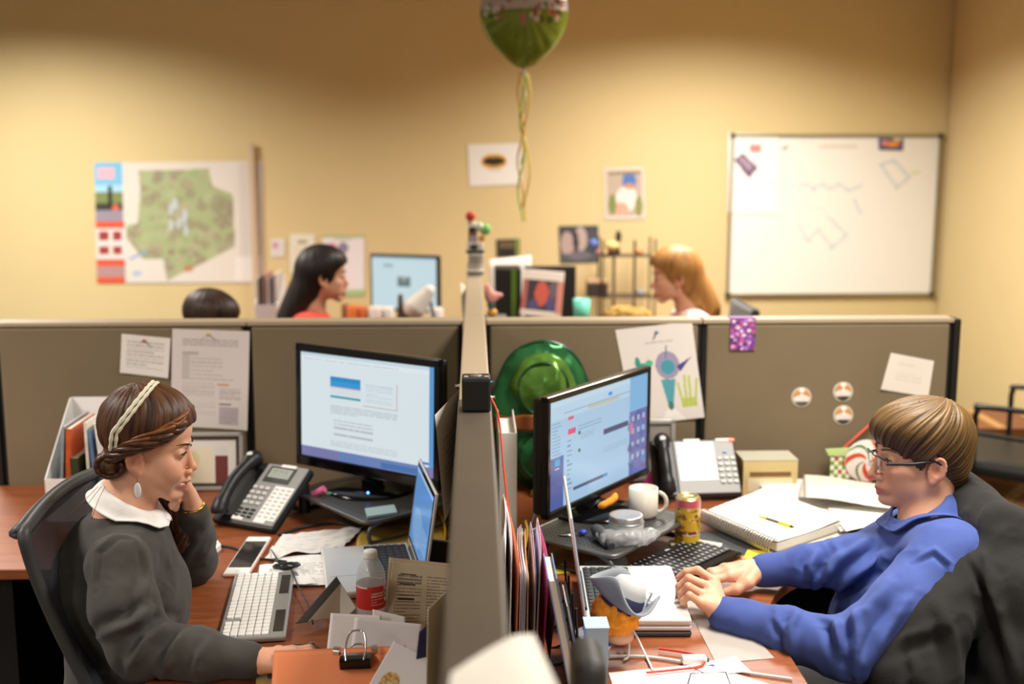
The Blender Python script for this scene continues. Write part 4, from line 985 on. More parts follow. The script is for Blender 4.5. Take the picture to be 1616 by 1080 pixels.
MAGS = [('#8d979b', 'grey magazine leaning leftmost in the white file', .006, .045, .262), ('#c4582f', 'orange covered magazine in the white file', .012, .03, .255), ('#3a3f22', 'thick dark green catalogue in the white file', .02, -.01, .17), ('#d9d4c8', 'cream booklet in the middle of the white file', .006, -.005, .272), ('#5f7ba0', 'blue and white magazine in the white file', .007, -.03, .25), ('#e6e2dc', 'white booklet at the right of the white file', .008, -.035, .27)]
xx = x0 + .026
for k, (cc, lb, th, ln, hh) in enumerate(MAGS):
    q = thing('magazine', lb, 'magazine', (xx, 3.25, zb + .004), group='magazines in the white file'); q.rotation_euler = (0, ln * 2, 0)
    B().box((0, 0, hh / 2), (th, .20, hh)).build('pages', mat('page_edges', '#d8d3c8', .8), q); 
    for s in (-1, 1): B().box((s * (th / 2 + .0006), 0, hh / 2), (.0011, .203, hh + .003)).build('cover', mat('cover_' + cc.strip('#'), cc, .4, var=.25, vscale=18), q)
    B().box((0, -.1015, hh / 2), (th + .0015, .0012, hh + .003)).build('spine', mat('cover_' + cc.strip('#'), cc), q)
    xx += th + .0165
# picture frame
fr = [aty(262, 694, 3.43), aty(384, 690, 3.43), aty(384, 800, 3.40), aty(262, 803, 3.40)]
t = thing('picture_frame', 'dark and silver framed picture standing behind the left phone', 'picture frame', (0, 0, 0))
ctr = sum(fr, Vector()) / 4; fw_, fh_ = (fr[1] - fr[0]).length, .178
M = frame((ctr.x, 3.425, ZD + fh_ / 2 + .001), (1, 0, 0), (0, .12, 1)); t.matrix_world = M
b = B(); g = .012
for s in (-1, 1): b.rbox((0, s * (fh_ / 2 - g / 2), 0), (fw_, g, .014), .002); b.rbox((s * (fw_ / 2 - g / 2), 0, 0), (g, fh_, .014), .002)
b.build('outer_frame', mat('silver_frame', '#b9b5ae', .35, .5), t)
b = B(); g2 = .010
for s in (-1, 1): b.box((0, s * (fh_ / 2 - g - g2 / 2), -.001), (fw_ - 2 * g, g2, .009)); b.box((s * (fw_ / 2 - g - g2 / 2), 0, -.001), (g2, fh_ - 2 * g, .009))
b.build('inner_frame', mat('dark_wood_frame', '#3d352c', .5), t)
c = Canvas(50, 40, '#ddd8d0'); c.rect(.0, .2, .62, 1, '#e3d8bd').rect(.66, .18, .86, .38, '#d7d5cf').rect(.66, .38, .86, 1, '#6d2f2a').ell(.3, .45, .12, .18, '#d9c27e', .6).ell(.2, .8, .15, .1, '#dcb96a', .5)
c.build('picture', lambda u, v: Vector(((u - .5) * (fw_ - .04), (.5 - v) * (fh_ - .04), .001)), PAPER, t)
tag(B().rbox((-.80, 3.03, ZD + .045), (.075, .05, .088), .012).build('pouch', mat('mauve_fabric', '#7b5566', .8, bump=.3, bscale=200), None, bevel=0), 'mauve fabric pouch beside the left phone', 'pouch')

# desk phone
def phone(label, o, xd, depth, rise, w_, lit, kind):
    xd = Vector((xd[0], xd[1], 0)).normalized(); fd = Vector((-xd.y, xd.x, 0)); yv = (fd * depth + Vector((0, 0, rise))); L = yv.length
    M = frame((o[0], o[1], ZD + .018), xd, yv); t = thing('desk_phone', label, 'telephone', M=M)   # local x right, y up the slope, z out
    BK = PLB if kind == 'key' else mat('phone_graphite', '#55555a', .45)
    B().rbox((w_ / 2, L / 2, -.012), (w_, L, .026), .008).build('body', PLB, t)
    up = M.to_3x3().inverted() @ Vector((0, 0, 1)); dn = M.to_3x3().inverted() @ Vector((0, 0, -1))
    for x in (.03, w_ - .03):
        top = Vector((x, L * .92, -.02)); hh = rise * .92 + .0; B().tube([top, top + dn * (hh - .012)], [.018, .022], 4).build('stand_leg', PLB, t)
    B().tube(spline([(.034, .012, .020), (.032, .03, .034), (.030, L * .5, .046), (.032, L - .03, .034), (.034, L - .008, .020)], 6), [.024] * 5 + [.022] * 3 + [.017] * 9 + [.022] * 3 + [.024] * 5, 14).build('handset', PLB, t)
    B().ball((.030, L - .02, .052), (.010, .010, .004)).build('handset_badge', mat('badge_grey', '#c8c8c6', .3), t)
    fx = .070
    B().rbox(((fx + w_ - .006) / 2, L / 2, .003), (w_ - fx - .006, L - .014, .008), .003).build('faceplate', mat('phone_face', '#8d8c89' if kind == 'key' else '#77777a', .45), t)
    if kind == 'key':
        B().box((fx + .062, L - .045, .008), (.088, .056, .003)).build('display_frame', DKG, t)
        Canvas(20, 12, '#9fa79d').text(.1, .15, .9, .8, 3, '#5c635a', .5).build('display', lambda u, v: Vector((fx + .026 + .072 * u, L - .024 - .034 * v, .0101)), print_mat('lcd', .25), t)
        B().box((fx + .075, L - .012, .0085), (.05, .010, .002)).build('label_strip', CARD, t)
        for i in range(4):
            for j in range(3): put(KEYG, 'key', t, (fx + .012 + j * .021, L - .098 - i * .0185, .010), (.0135, .010, .006))
        for i in range(3):
            for j in range(3): put(KEYB, 'key', t, (fx + .010 + j * .021, L - .176 - i * .0125, .009), (.014, .006, .004))
        B().box((fx + .105, L * .36, .0075), (.064, .118, .002)).build('key_panel', CARD, t)
        for i in range(8):
            for j in range(3): put(KEYG, 'key', t, (fx + .084 + j * .021, L * .36 + .048 - i * .0138, .0095), (.0125, .0055, .003))
        for x in (fx + .018, fx + .092): B().box((x, .016, .0085), (.036, .013, .002)).build('label_strip', CARD, t)
    else:
        cv = Canvas(24, 28, '#f4faf8'); cv.text(.1, .25, .9, .5, 3, '#b9c6cc', .7).rect(.75, .92, 1, 1, '#9fd6c4'); cv.build('display', lambda u, v: Vector((fx + .010 + .112 * u, L - .016 - .122 * v, .0085)), print_mat('phone_screen', .2, 1.35), t)
        B().box((fx + .058, L - .008, .0085), (.05, .008, .002)).build('label_strip', CARD, t); B().box((fx + .155, L - .008, .0085), (.045, .008, .002)).build('label_strip', CARD, t)
        for i in range(5):
            for j in range(3): put(KEYG, 'key', t, (fx + .136 + j * .020, L - .070 - i * .019, .010), (.014, .009, .006))
        B().rbox((fx + .155, L - .050, .009), (.012, .006, .005), .002).build('message_key', mat('blue_key', '#3f8fd8', .3), t)
        B().rbox((fx + .182, L - .010, .010), (.016, .010, .006), .002).build('indicator_light', mat('red_lamp', '#ff5a30', .3, emit=1.2), t)
    return t
phone('black desk phone with white key panel on the left desk', (-.735, 3.075), (.88, -.47), .185, .125, .215, False, 'key')
phone('grey desk phone with bright white screen on the right desk', (.535, 3.235), (1, .06), .12, .145, .262, True, 'screen')
# small things on the riser
Mr = frame((-.265, 3.135, .811), (.66, -.75, 0), (.75, .66, 0))
tag(B().tube([aty(495, 781, 3.13), aty(512, 772, 3.12)], [.0105, .0105], 14).build('eraser', mat('pink_rubber', '#e06a94', .6)), 'pink roll-shaped eraser on the left riser', 'eraser')
tag(B().rbox(atz(521, 779, .814), (.022, .016, .006), .002).build('sharpener', mat('mint_plastic', '#6fae96', .4)), 'mint green sharpener beside the pink eraser', 'sharpener')
t = thing('sticky_notes', 'pale blue sticky note pad at the front of the left riser', 'sticky notes', (0, 0, 0))
q = [atz(576, 806, .8115), atz(622, 800, .8115), atz(627, 812, .8115), atz(580, 819, .8115)]
B().prism([(p.x, p.y) for p in q], .8112, .818).build('pad', mat('pale_blue_paper', '#a9c4c6', .8), t)
# smartphone
q = [atz(392, 851, ZD), atz(428, 855, ZD), atz(392, 917, ZD), atz(352, 908, ZD)]
cen = sum(q, Vector()) / 4; ax = ((q[0] + q[1]) / 2 - (q[2] + q[3]) / 2); ang = math.atan2(ax.y, ax.x)
t = thing('smartphone', 'white smartphone in a pink case lying by the keyboard', 'phone', (cen.x, cen.y, ZD + .005), ang)
Lp, Wp = max(.135, ax.length), .066
B().rbox((0, 0, 0), (Lp, Wp, .009), .004).build('case', mat('rose_case', '#e2aE9a'.lower(), .4), t)
B().rbox((0, 0, .003), (Lp - .004, Wp - .004, .0065), .003).build('body', WHT, t)
B().box((0, 0, .0064), (Lp * .70, Wp - .010, .0006)).build('screen', mat('phone_glass', '#2b2826', .08), t)
B().cyl((-Lp * .43, 0, .0062), (-Lp * .43, 0, .0069), .005, None, 16).build('home_button', mat('pale_button', '#dcdcda', .3), t)
# white keyboard
def keyboard(label, o, ang, L, W, body, keyme, rows, cols, strip, name='keyboard', margin=.008, group=None):
    """o centre, ang: direction of the long axis; keys' top row towards local +y"""
    t = thing(name, label, 'keyboard', (o[0], o[1], ZD + .002), ang)
    B().rbox((0, 0, .006), (L, W, .012), .004).build('tray', body, t)
    kw = (L - 2 * margin) / cols; ky = (W - 2 * margin - strip) / rows
    for r in range(rows):
        x = -L / 2 + margin; i = 0
        while i < cols:
            span = 5 if (r == 0 and i == 4) else (2 if (i >= cols - 2 and r in (1, 2)) else 1); span = min(span, cols - i)
            if not (r in (0, 1) and cols > 17 and i == 14): put(keyme, 'key', t, (x + kw * span / 2, -W / 2 + margin + ky * (r + .5), .0135), (kw * span - .0024, ky - .0024, .005))
            x += kw * span; i += span
    return t
ka = atz(372, 917, ZD); kb = atz(464, 908, ZD); kc = atz(452, 1016, ZD); kd = atz(342, 1018, ZD)
kc_ = (ka + kb + kc + kd) / 4; lx = ((kc + kd) / 2 - (ka + kb) / 2); kL, kW = lx.length, ((ka - kb).length + (kc - kd).length) / 2
t = keyboard('thin silver and white keyboard in front of the woman', (kc_.x, kc_.y), math.atan2(lx.y, lx.x), kL, kW, mat('silver_tray', '#a9a9a7', .35, .4), KEYW, 6, 19, .028)
for s in (-.28, .28): B().box((s * kL, kW / 2 - .018, .0128), (kL * .30, .021, .0012)).build('solar_cell', mat('solar_dark', '#3b3836', .1), t)
q = [atz(318, 862, ZD), atz(340, 858, ZD), atz(349, 868, ZD), atz(322, 890, ZD)]
t = thing('note_pad', 'small thick white note pad by the woman\'s elbow', 'note pad', (0, 0, 0)); B().prism([(p.x, p.y) for p in q], ZD + .0005, ZD + .014).build('pages', CARD, t); B().prism([(p.x, p.y) for p in q], ZD + .014, ZD + .0148).build('cover', mat('white_cover', '#f1efec', .5), t)
# papers
sheet('paper_sheet', 'crumpled pale plastic sleeve lying behind the white smartphone', 'paper', [(446, 846), (575, 833), (540, 868), (418, 884)], ZD + .006, page(40, 36, '#d9d6d2', 10, '#a9a5a2', .3), crumple(.010, 4, 1))
sheet('paper_sheet', 'printed white sheet lying behind the silver keyboard', 'paper', [(440, 880), (590, 872), (545, 925), (400, 925)], ZD + .003, page(60, 50, '#efedea', 15, '#8a8886', .5), crumple(.004, 3, 2))
sheet('paper_sheet', 'white sheet with a grey stripe above the silver keyboard', 'paper', [(410, 893), (470, 888), (500, 922), (404, 926)], ZD + .009, Canvas(40, 30, '#eceae6').rect(.1, .45, .8, .62, '#7b7a78'), crumple(.003, 3, 3))
sheet('manila_folder', 'yellow manila folder under the left riser edge', 'folder', [(565, 838), (700, 820), (706, 862), (560, 880)], ZD + .0035, Canvas(20, 16, '#b3923c'), crumple(.003, 2, 5), solid=.0012)
sheet('manila_folder', 'narrow yellow folder edge behind the left laptop', 'folder', [(520, 880), (600, 858), (608, 866), (530, 892)], ZD + .010, Canvas(20, 10, '#c8b04e'), crumple(.002, 2, 6), solid=.0012)
# black cords
cable('cable', 'black cord curling beside the white smartphone', [(322, 868), (345, 862), (372, 866), (398, 880), (430, 884), (455, 893)], ZD + .004, .0032)
cable('cable', 'thin black cord running from the sheets to the tent card', [(428, 868), (440, 885), (458, 897), (470, 925), (486, 955), (494, 985)], ZD + .016, .0018)
cable('cable', 'thick black cord lying behind the left phone', [(440, 845), (480, 832), (530, 826), (575, 835)], ZD + .006, .0042)
cable('cable', 'yellow network cable looping by the central partition on the left', [(690, 800, 3.1), (702, 830, 3.0), (700, 858, 2.9), (680, 868, 2.87), (655, 860, 2.9)], ZD, .0032, mat('yellow_cable', '#c9a21f', .45))
cable('cable', 'black cable hanging behind the left monitor by the partition', [(690, 745, 3.25), (706, 742, 3.2), (712, 775, 3.2), (700, 800, 3.2)], ZD, .0032)
t = thing('earphones', 'tangled black earphones lying on the papers', 'earphones', (0, 0, 0)); b = B()
for k in range(6):
    c0 = atz(452, 893, ZD + .013 + .003 * k); b.tube([c0 + Vector((math.cos(a) * (.018 + .004 * k) * (1 + .3 * math.sin(2 * a + k)), math.sin(a) * .016, .003 * math.sin(3 * a + k))) for a in np.linspace(0, 2 * PI, 20)[:-1]], .0017, 6, close=True)
b.build('cord', mat('black_cable', '#141414'), t)
for p in (atz(440, 887, ZD + .016), atz(446, 896, ZD + .016)): B().tube([p, p + Vector((.02, -.006, .002))], [.006, .0035], 10).build('earbud', PLB, t)

# laptops
def laptop(label, hn, hf, side, lid_ang, scr, L=.325, D=.225, basez=ZD + .001):
    hn, hf = Vector((hn[0], hn[1], 0)), Vector((hf[0], hf[1], 0)); y = (hf - hn).normalized(); x = Vector((y.y, -y.x, 0)) * side
    M = frame((hn.x, hn.y, basez), x, (0, 0, 1), None)
    M = Matrix.Identity(4)
    for i in range(3): M[i][0], M[i][1], M[i][2], M[i][3] = x[i], y[i], (0, 0, 1)[i], (hn.x, hn.y, basez)[i]
    t = bpy.data.objects.new('laptop', None); COL.objects.link(t); tag(t, label, 'laptop')
    R = M.to_3x3()
    def P(v): return M @ Vector(v)
    def part(b, name, m, lb=None):
        b.v = [tuple(P(v)) for v in b.v]
        if R.determinant() < 0: b.f = [f[::-1] for f in b.f]
        return b.build(name, m, t, label=lb)
    part(B().rbox((D / 2, L / 2, .008), (D, L, .016), .005), 'base', ALU)
    part(B().box((.062, L / 2, .0164), (.105, L - .04, .0012)), 'key_well', mat('key_well', '#2a2a2b', .6))
    for r in range(6):
        for k in range(14):
            if r == 5 and 3 < k < 9:
                if k != 4: continue
                yy, wy = .02 + (6.5) * (L - .04) / 14, 5 * (L - .04) / 14 - .003
            else: yy, wy = .02 + (k + .5) * (L - .04) / 14, (L - .04) / 14 - .003
            o = put(KEYB, 'key', t, P((.017 + r * .0185, yy, .0182)), (1, 1, 1)); o.rotation_euler = (0, 0, math.atan2(x.y, x.x)); o.scale = (.0155 if r else .009, wy, .003)
    part(B().box((.172, L / 2, .0163), (.078, .105, .0006)), 'trackpad', mat('trackpad_grey', '#d2d2d1', .3, .5))
    ca, sa = math.cos(lid_ang), math.sin(lid_ang)       # lid direction in (x,z): (-ca, sa)
    def Ld(a, b_, off): return Vector((-ca * a + sa * off, b_, .017 + sa * a + ca * off))
    b = B(); V = [Ld(a, b_, o_) for a in (.002, D) for b_ in (.0, L) for o_ in (-.007, 0)]
    b.add(V, [(0, 1, 3, 2), (4, 6, 7, 5), (0, 4, 5, 1), (2, 3, 7, 6), (0, 2, 6, 4), (1, 5, 7, 3)]); part(b, 'lid', ALU).modifiers.new('bevel', 'BEVEL').width = .002
    b = B(); b.add([Ld(.014, .008, .0006), Ld(.014, L - .008, .0006), Ld(D - .006, L - .008, .0006), Ld(D - .006, .008, .0006)], [(0, 1, 2, 3)]); part(b, 'screen_bezel', PLG)
    scr.build('screen', lambda u, v: P(Ld(D - .016 - (D - .04) * v, .018 + (L - .036) * (u if side > 0 else 1 - u), .0012)), SCRN, t)
    part(B().tube([(0.0, .05, .017), (0.0, L - .05, .017)], .006, 10), 'hinge', PLB)
    return t
c = Canvas(60, 40, '#5f93cf'); c.rect(0, .0, 1, .05, '#9fbfe2'); c.ell(.4, .7, .3, .25, '#7fa9da'); c.rect(.55, .55, .95, .85, '#7aa5d8')
laptop('open silver laptop facing the woman, screen seen edge-on', (-.122, 2.55), (-.176, 2.865), -1, math.radians(82), c)
c = Canvas(60, 40, '#7f9cc4')
laptop('open silver laptop in front of the man', (.234, 2.290), (.245, 2.61), 1, math.radians(82), c, basez=ZD + .026)
t = thing('closed_laptop', 'thin closed dark laptop under the open silver laptop', 'laptop', (.357, 2.44, ZD + .001), -.034)
B().rbox((0, 0, .006), (.215, .305, .012), .004).build('base', mat('dark_metal_shell', '#4a4a4c', .4, .5), t); B().rbox((0, 0, .0185), (.215, .305, .011), .004).build('lid', ALU, t); B().tube([(-.104, -.12, .0125), (-.104, .12, .0125)], .005, 8).build('hinge', PLB, t)
# tablet behind the booklet
t = thing('tablet', 'dark tablet leaning behind the beige booklet', 'tablet', M=frame((-.075, 2.62, ZD + .052), (.9, -.35, 0), (.10, .22, 1)))
B().rbox((0, 0, 0), (.10, .105, .008), .003).build('body', mat('silver_frame', '#b9b5ae'), t); B().box((0, 0, .0045), (.092, .095, .001)).build('screen', mat('phone_glass', '#2b2826'), t)

# water bottle
bp = atz(585, 1004, ZD); bx = Vector((aty(585, 900, 2.36).x, 2.36, ZD + .001))
t = thing('water_bottle', 'clear plastic bottle with red label and white cap', 'bottle', bx); t.scale = (1, 1, .93)
GLS = mat('clear_plastic', '#e9eef0', .05, spec=.9, alpha=.22)
prof = [(.001, .004), (.022, .002), (.030, .008), (.0318, .02), (.030, .03), (.0318, .04), (.0318, .115), (.031, .128), (.027, .145), (.020, .160), (.0135, .172), (.0125, .180), (.0125, .186)]
B().lathe(prof, 36).build('bottle_wall', GLS, t, solid=.0008)
B().lathe([(0, .188), (.0140, .187), (.0148, .184), (.0148, .172), (.0145, .170), (0, .170)][::-1], 28).build('cap', WHT, t)
c = Canvas(120, 26, '#c9302c'); c.rect(0, 0, 1, .08, '#e9dcd8').rect(.20, 0, .38, 1, '#d2352f')
c.rect(.40, .12, .455, .72, '#e8e4e2').ell(.4275, .4, .020, .2, '#222222').ell(.4275, .4, .009, .09, '#e8e4e2').rect(.465, .18, .53, .85, '#b9b4b8')
for i in range(10): c.rect(.468 + i * .006, .2, .470 + i * .006, .8, '#4a4a55')
c.text(.24, .25, .385, .85, 5, '#f0c9c4', .8).rect(.55, 0, .60, 1, '#2e3160').rect(.9, .2, 1, .8, '#f2e6e4')
c.build('label_band', lambda u, v: Vector((.0323 * math.cos(PI + 2 * PI * u + .15), .0323 * math.sin(PI + 2 * PI * u + .15), .110 - .055 * v)), print_mat('label_print', .35), t)

# standing papers in front of the bottle
def standing(name, label, cat, px, ys, canvas, lift=None, solid=.0012, m=None, parent=None):
    c = [aty(x, y, Y) for (x, y), Y in zip(px, ys)]
    for i in (2, 3):      # lower edge stops on the desk
        j = 3 - i if i == 3 else 1
        if c[i].z < ZD + .001: k_ = (c[j].z - ZD - .001) / (c[j].z - c[i].z); c[i] = c[j].lerp(c[i], k_)
    f0 = quadfn(c, lift)
    if parent is not None: return canvas.build(name, f0, m or PAPER, parent, solid=solid), c
    return tag(canvas.build(name, f0, m or PAPER, solid=solid), label, cat), c
c = Canvas(70, 62, '#b9a88e'); c.rect(.10, .13, .98, .135, '#6b5f50').text(.12, .17, .52, .98, 17, '#4d443a', .75).text(.60, .16, .98, .98, 17, '#4d443a', .75)
for v in (.16, .30, .46, .52): c.rect(.16, v, .42, v + .022, '#2c2620')
t = thing('booklet', 'open beige booklet with two columns of print beside the bottle', 'booklet', (0, 0, 0)); standing('printed_page', None, None, [(620, 886), (712, 897), (715, 1045), (598, 1040)], [2.42, 2.42, 2.30, 2.30], c, parent=t)
c = Canvas(20, 10, '#b4a083'); standing('back_cover', None, None, [(614, 880), (712, 890), (714, 1000), (604, 985)], [2.45, 2.45, 2.38, 2.38], c, parent=t)
c = Canvas(36, 40, '#b6ab97'); c.rect(0, 0, .20, 1, '#4a4744')
t = thing('tent_card', 'beige tent card with dark edge strip standing by the keyboard', 'tent card', (0, 0, 0)); standing('front_leaf', None, None, [(531, 910), (566, 965), (520, 1042), (466, 985)], [2.46, 2.44, 2.30, 2.34], c, parent=t)
standing('rear_leaf', None, None, [(531, 911), (562, 960), (520, 1000), (500, 1000)], [2.472, 2.40, 2.40, 2.40], Canvas(16, 16, '#d8d3ca'), parent=t)
c = Canvas(40, 26, '#dcd6d6'); c.rect(0, 0, .35, 1, '#e6e2e0').speckle(.05, 5, 4)
standing('envelope', 'white envelope standing in front of the bottle', 'envelope', [(522, 968), (602, 972), (612, 1070), (512, 1060)], [2.24, 2.24, 2.17, 2.17], Canvas(16, 16, '#e4dfdd').speckle(.05, 4, 2))
standing('envelope', 'larger grey white envelope standing beside the orange folder', 'envelope', [(560, 975), (668, 986), (656, 1075), (548, 1070)], [2.21, 2.21, 2.13, 2.13], Canvas(16, 16, '#d6cfd2').speckle(.06, 4, 3))
standing('envelope', 'narrow white slip behind the envelopes', 'envelope', [(588, 962), (640, 974), (640, 1060), (590, 1060)], [2.27, 2.27, 2.2, 2.2], Canvas(16, 16, '#e8e4e1'))
t = thing('orange_folder', 'orange paper folder with a black binder clip in the left foreground', 'folder', (0, 0, 0))
q = [aty(432, 1030, 2.10), aty(640, 1022, 2.10), aty(636, 1150, 1.93), aty(424, 1150, 1.93)]
Canvas(24, 16, '#d97f4e').speckle(.03, 4, 8).build('cover', quadfn(q), PAPER, t, solid=.003)
Canvas(24, 16, '#c56f42').build('back_cover', quadfn([p + Vector((.0, .006, .001)) for p in q]), PAPER, t, solid=.001)
# binder clip
ce_ = aty(563, 1034, 2.085); yv = (q[0] - q[3]).normalized(); xv = (q[1] - q[0]).normalized()
t = thing('binder_clip', 'black binder clip with wire handles on the orange folder', 'binder clip', M=frame(ce_, xv, yv) @ Matrix.Scale(1.4, 4))
b = B(); pf = [(.012, -.0), (.014, .004), (.008, .016), (.0015, .026), (-.0015, .026), (-.010, .014), (-.012, 0)]
b.add([Vector((-.021, y - .024, z * .9)) for z, y in pf] + [Vector((.021, y - .024, z * .9)) for z, y in pf], [(i, i + 1, 8 + i, 7 + i) for i in range(6)] + [(0, 7, 13, 6)]); b.build('body', mat('gloss_black', '#0c0c0e'), t, solid=.0012)
for z in (.012, -.010): B().tube(spline([(-.012, -.022, z), (-.014, -.002, z * 1.3), (-.010, .022, z * 1.2 + .004), (0, .027, z * 1.2 + .005), (.010, .022, z * 1.2 + .004), (.014, -.002, z * 1.3), (.012, -.022, z)], 5), .0014, 7).build('wire_handle', CHR, t)
B().tube([(-.030, -.004, .014), (-.021, -.006, .014)], .006, 8).build('wire_loop', CHR, t); B().tube([(.021, -.006, .014), (.030, -.004, .014)], .006, 8).build('wire_loop', CHR, t)
# recipe card
c = Canvas(60, 60, '#e4e0e6'); r_ = random.Random(3)
for cx, cy, rr in ((.30, .52, .17), (.22, .72, .16), (.62, .80, .15)):
    c.ell(cx, cy, rr, rr * .9, '#b88f4a')
    for i in range(90):
        a, k = r_.uniform(0, 6.3), r_.uniform(0, .95) ** .5; c.ell(cx + math.cos(a) * rr * k, cy + math.sin(a) * rr * .9 * k, .022, .015, r_.choice(['#d7b676', '#c9a25c', '#9a7236', '#e3c88e']), .9, r_.uniform(0, 3))
standing('recipe_card', 'white card with a photo of oat cookies in the left foreground', 'card', [(622, 1012), (700, 1052), (640, 1165), (560, 1120)], [2.00, 1.98, 1.88, 1.90], c)
standing('file_folder', 'cream file folder standing against the central partition on the left', 'folder', [(676, 962), (704, 935), (706, 1120), (672, 1130)], [1.85, 1.95, 1.9, 1.8], Canvas(8, 20, '#d6c9b2'))
standing('file_folder', 'navy file edge beside the cream folder', 'folder', [(662, 998), (676, 985), (668, 1110), (650, 1100)], [1.99, 2.0, 1.97, 1.97], Canvas(6, 10, '#23234a'))
sheet('sticky_note', 'pale yellow sticky note with purple dots beside the woman\'s hand', 'sticky note', [(404, 1052), (428, 1040), (440, 1090), (404, 1100)], ZD + .004, Canvas(20, 30, '#e0cf8a').ell(.6, .22, .14, .07, '#4a3a78').ell(.75, .5, .16, .09, '#54408a'))
t = thing('computer_mouse', 'dark mouse under the woman\'s right hand', 'mouse', (aty(470, 1062, 2.19).x, 2.225, ZD)); B().ball((0, 0, .006), (.048, .028, .013)).build('shell', PLB, t); B().cyl((.024, -.003, .021), (.024, .003, .021), .006, None, 12).build('scroll_wheel', GREY, t)
# paper lying on the near end of the spine
f0 = quadfn([atz(712, 1062, ZP + .008), atz(842, 990, ZP + .012), atz(935, 1190, ZP + .04), atz(690, 1190, ZP + .012)])
def lf_(u, v): return f0(u, v) + Vector((0, 0, .012 * math.sin(PI * u) * (.3 + v) - .03 * max(0, u - .75)))
tag(Canvas(24, 24, '#e9e4da').speckle(.04, 4, 12).build('paper_sheet', lf_, PAPER), 'blurred white paper lying on the near end of the central partition', 'paper')
# ------------------------------------------------------------------ things pinned on the cross partition
c = Canvas(60, 46, '#e3dcd4'); c.text(.12, .14, .88, .86, 9, '#8f8a86', .55); pinned('note_card', 'small white handwritten card pinned on the partition above the woman', 'note', [(192, 527), (269, 534), (266, 597), (190, 588)], c, pincol='#b05a44', pinuv=(.47, .12), curl=.004)
c = Canvas(90, 116, '#d8cfca'); c.text(.13, .09, .86, .17, 3, '#9b9592', .6).rect(.13, .22, .34, .26, '#a39c98', .7).rect(.13, .26, .23, .5, '#b3aca8', .6).text(.24, .27, .66, .48, 5, '#a9a29e', .45).text(.13, .48, .80, .52, 1, '#a9a29e', .5).text(.13, .54, .56, .68, 7, '#ada6a2', .6).text(.13, .74, .58, .88, 7, '#b3acaa', .5).rect(.60, .545, .75, .56, '#c98a6a').text(.62, .58, .90, .70, 6, '#a29a98', .7).rect(.62, .745, .78, .757, '#6f6b70').rect(.62, .78, .88, .96, '#b5aaac').text(.63, .79, .86, .95, 8, '#a09698', .6)
pinned('document', 'tall printed document pinned on the partition left of the left monitor', 'document', [(272, 519), (394, 523), (391, 679), (270, 672)], c, pincol='#c8a23c', pinuv=(.47, .045), curl=.005)
c = Canvas(110, 130, '#dad2cc'); c.poly([(.0, .8), (.3, 1), (0, 1)], '#eae6de').poly([(.55, .82), (.75, 1), (.4, 1)], '#e8e4dc')
# crayon drawing: a generic sea creature, a little fish and some weed
c.ell(.27, .43, .09, .06, '#3f9c86').ell(.21, .37, .035, .07, '#2f8f80').ell(.36, .38, .05, .035, '#4fae86').rect(.24, .47, .275, .54, '#4a8c98')
c.ell(.60, .42, .16, .145, '#8d84a8', .9).ell(.60, .44, .095, .075, '#3f93a3').poly([(.44, .40), (.34, .31), (.50, .46)], '#5b5f93').poly([(.72, .44), (.93, .36), (.76, .50)], '#3b3f86').line(.62, .22, .59, .34, .008, '#5a6a70').poly([(.48, .56), (.68, .57), (.60, .84), (.53, .84)], '#4f9aa6').ell(.565, .84, .04, .045, '#3f6f70')
for k, (a, b_, h) in enumerate(((.72, .70, .62), (.76, .80, .55), (.82, .86, .56), (.88, .96, .60))): c.line(a + .02, .86, b_, h, .018, '#b3c05a', .9)
c.rect(.72, .78, .93, .87, '#aebc52', .9).text(.35, .15, .72, .2, 1, '#a3a0a0', .5)
pinned('child_drawing', 'crayon drawing of blue sea creature and green weed pinned on partition', 'drawing', [(971, 521), (1092, 507), (1111, 658), (1000, 672)], c, pincol='#5a6a8c', pinuv=(.52, .07), curl=.006)
c = Canvas(50, 44, '#dcd3c8'); c.text(.2, .18, .6, .3, 2, '#b0a89e', .4).text(.25, .45, .8, .7, 3, '#b0a89e', .35); pinned('note_card', 'white note pinned on the partition above the man\'s head', 'note', [(1406, 557), (1474, 570), (1464, 627), (1389, 614)], c, curl=.004)
for k, (x, y) in enumerate(((1264.5, 627), (1330, 618.5), (1330.5, 655.5))):
    p = aty(x, y, YB); t = thing('badge', ['round badge at the left of the three on the partition', 'round badge at the upper right of the three on the partition', 'round badge at the lower right of the three on the partition'][k], 'badge', p, group='round badges on the partition')
    r = .0325; B().tube([(0, .0, 0), (0, -.003, 0)], [r, r * .97], 32).build('rim', mat('clear_rim', '#cfc6b8', .25), t)
    c = Canvas(40, 40, '#b9a890'); c.ell(.5, .35, .44, .34, '#c58a4e').ell(.5, .62, .46, .26, '#e0dbd6').ell(.5, .86, .4, .14, '#4a423c').poly([(.35, .5), (.5, .18), (.65, .5)], '#e6e1dc').ell(.5, .1, .2, .1, '#e8e2da')
    def disc(u, v, r=r):
        a, b_ = 2 * u - 1, 2 * v - 1; x = a * math.sqrt(max(0, 1 - b_ * b_ / 2)); y = b_ * math.sqrt(max(0, 1 - a * a / 2)); return Vector((x * r * .9, -.0034 - .003 * (1 - x * x - y * y), -y * r * .9))
    c.build('face', disc, print_mat('badge_print', .2, coat=.6), t)
c = Canvas(30, 40, '#7a3f8c'); r_ = random.Random(9)
for i in range(70): c.ell(r_.random(), r_.random(), .08, .06, r_.choice(['#a05fb8', '#5a2f78', '#d78fc0', '#c04f6a', '#e6c8e0', '#3f2a5c']), .9)
q0 = aty(1153, 503, YB - .004); q1 = aty(1191, 553, YB - .004)
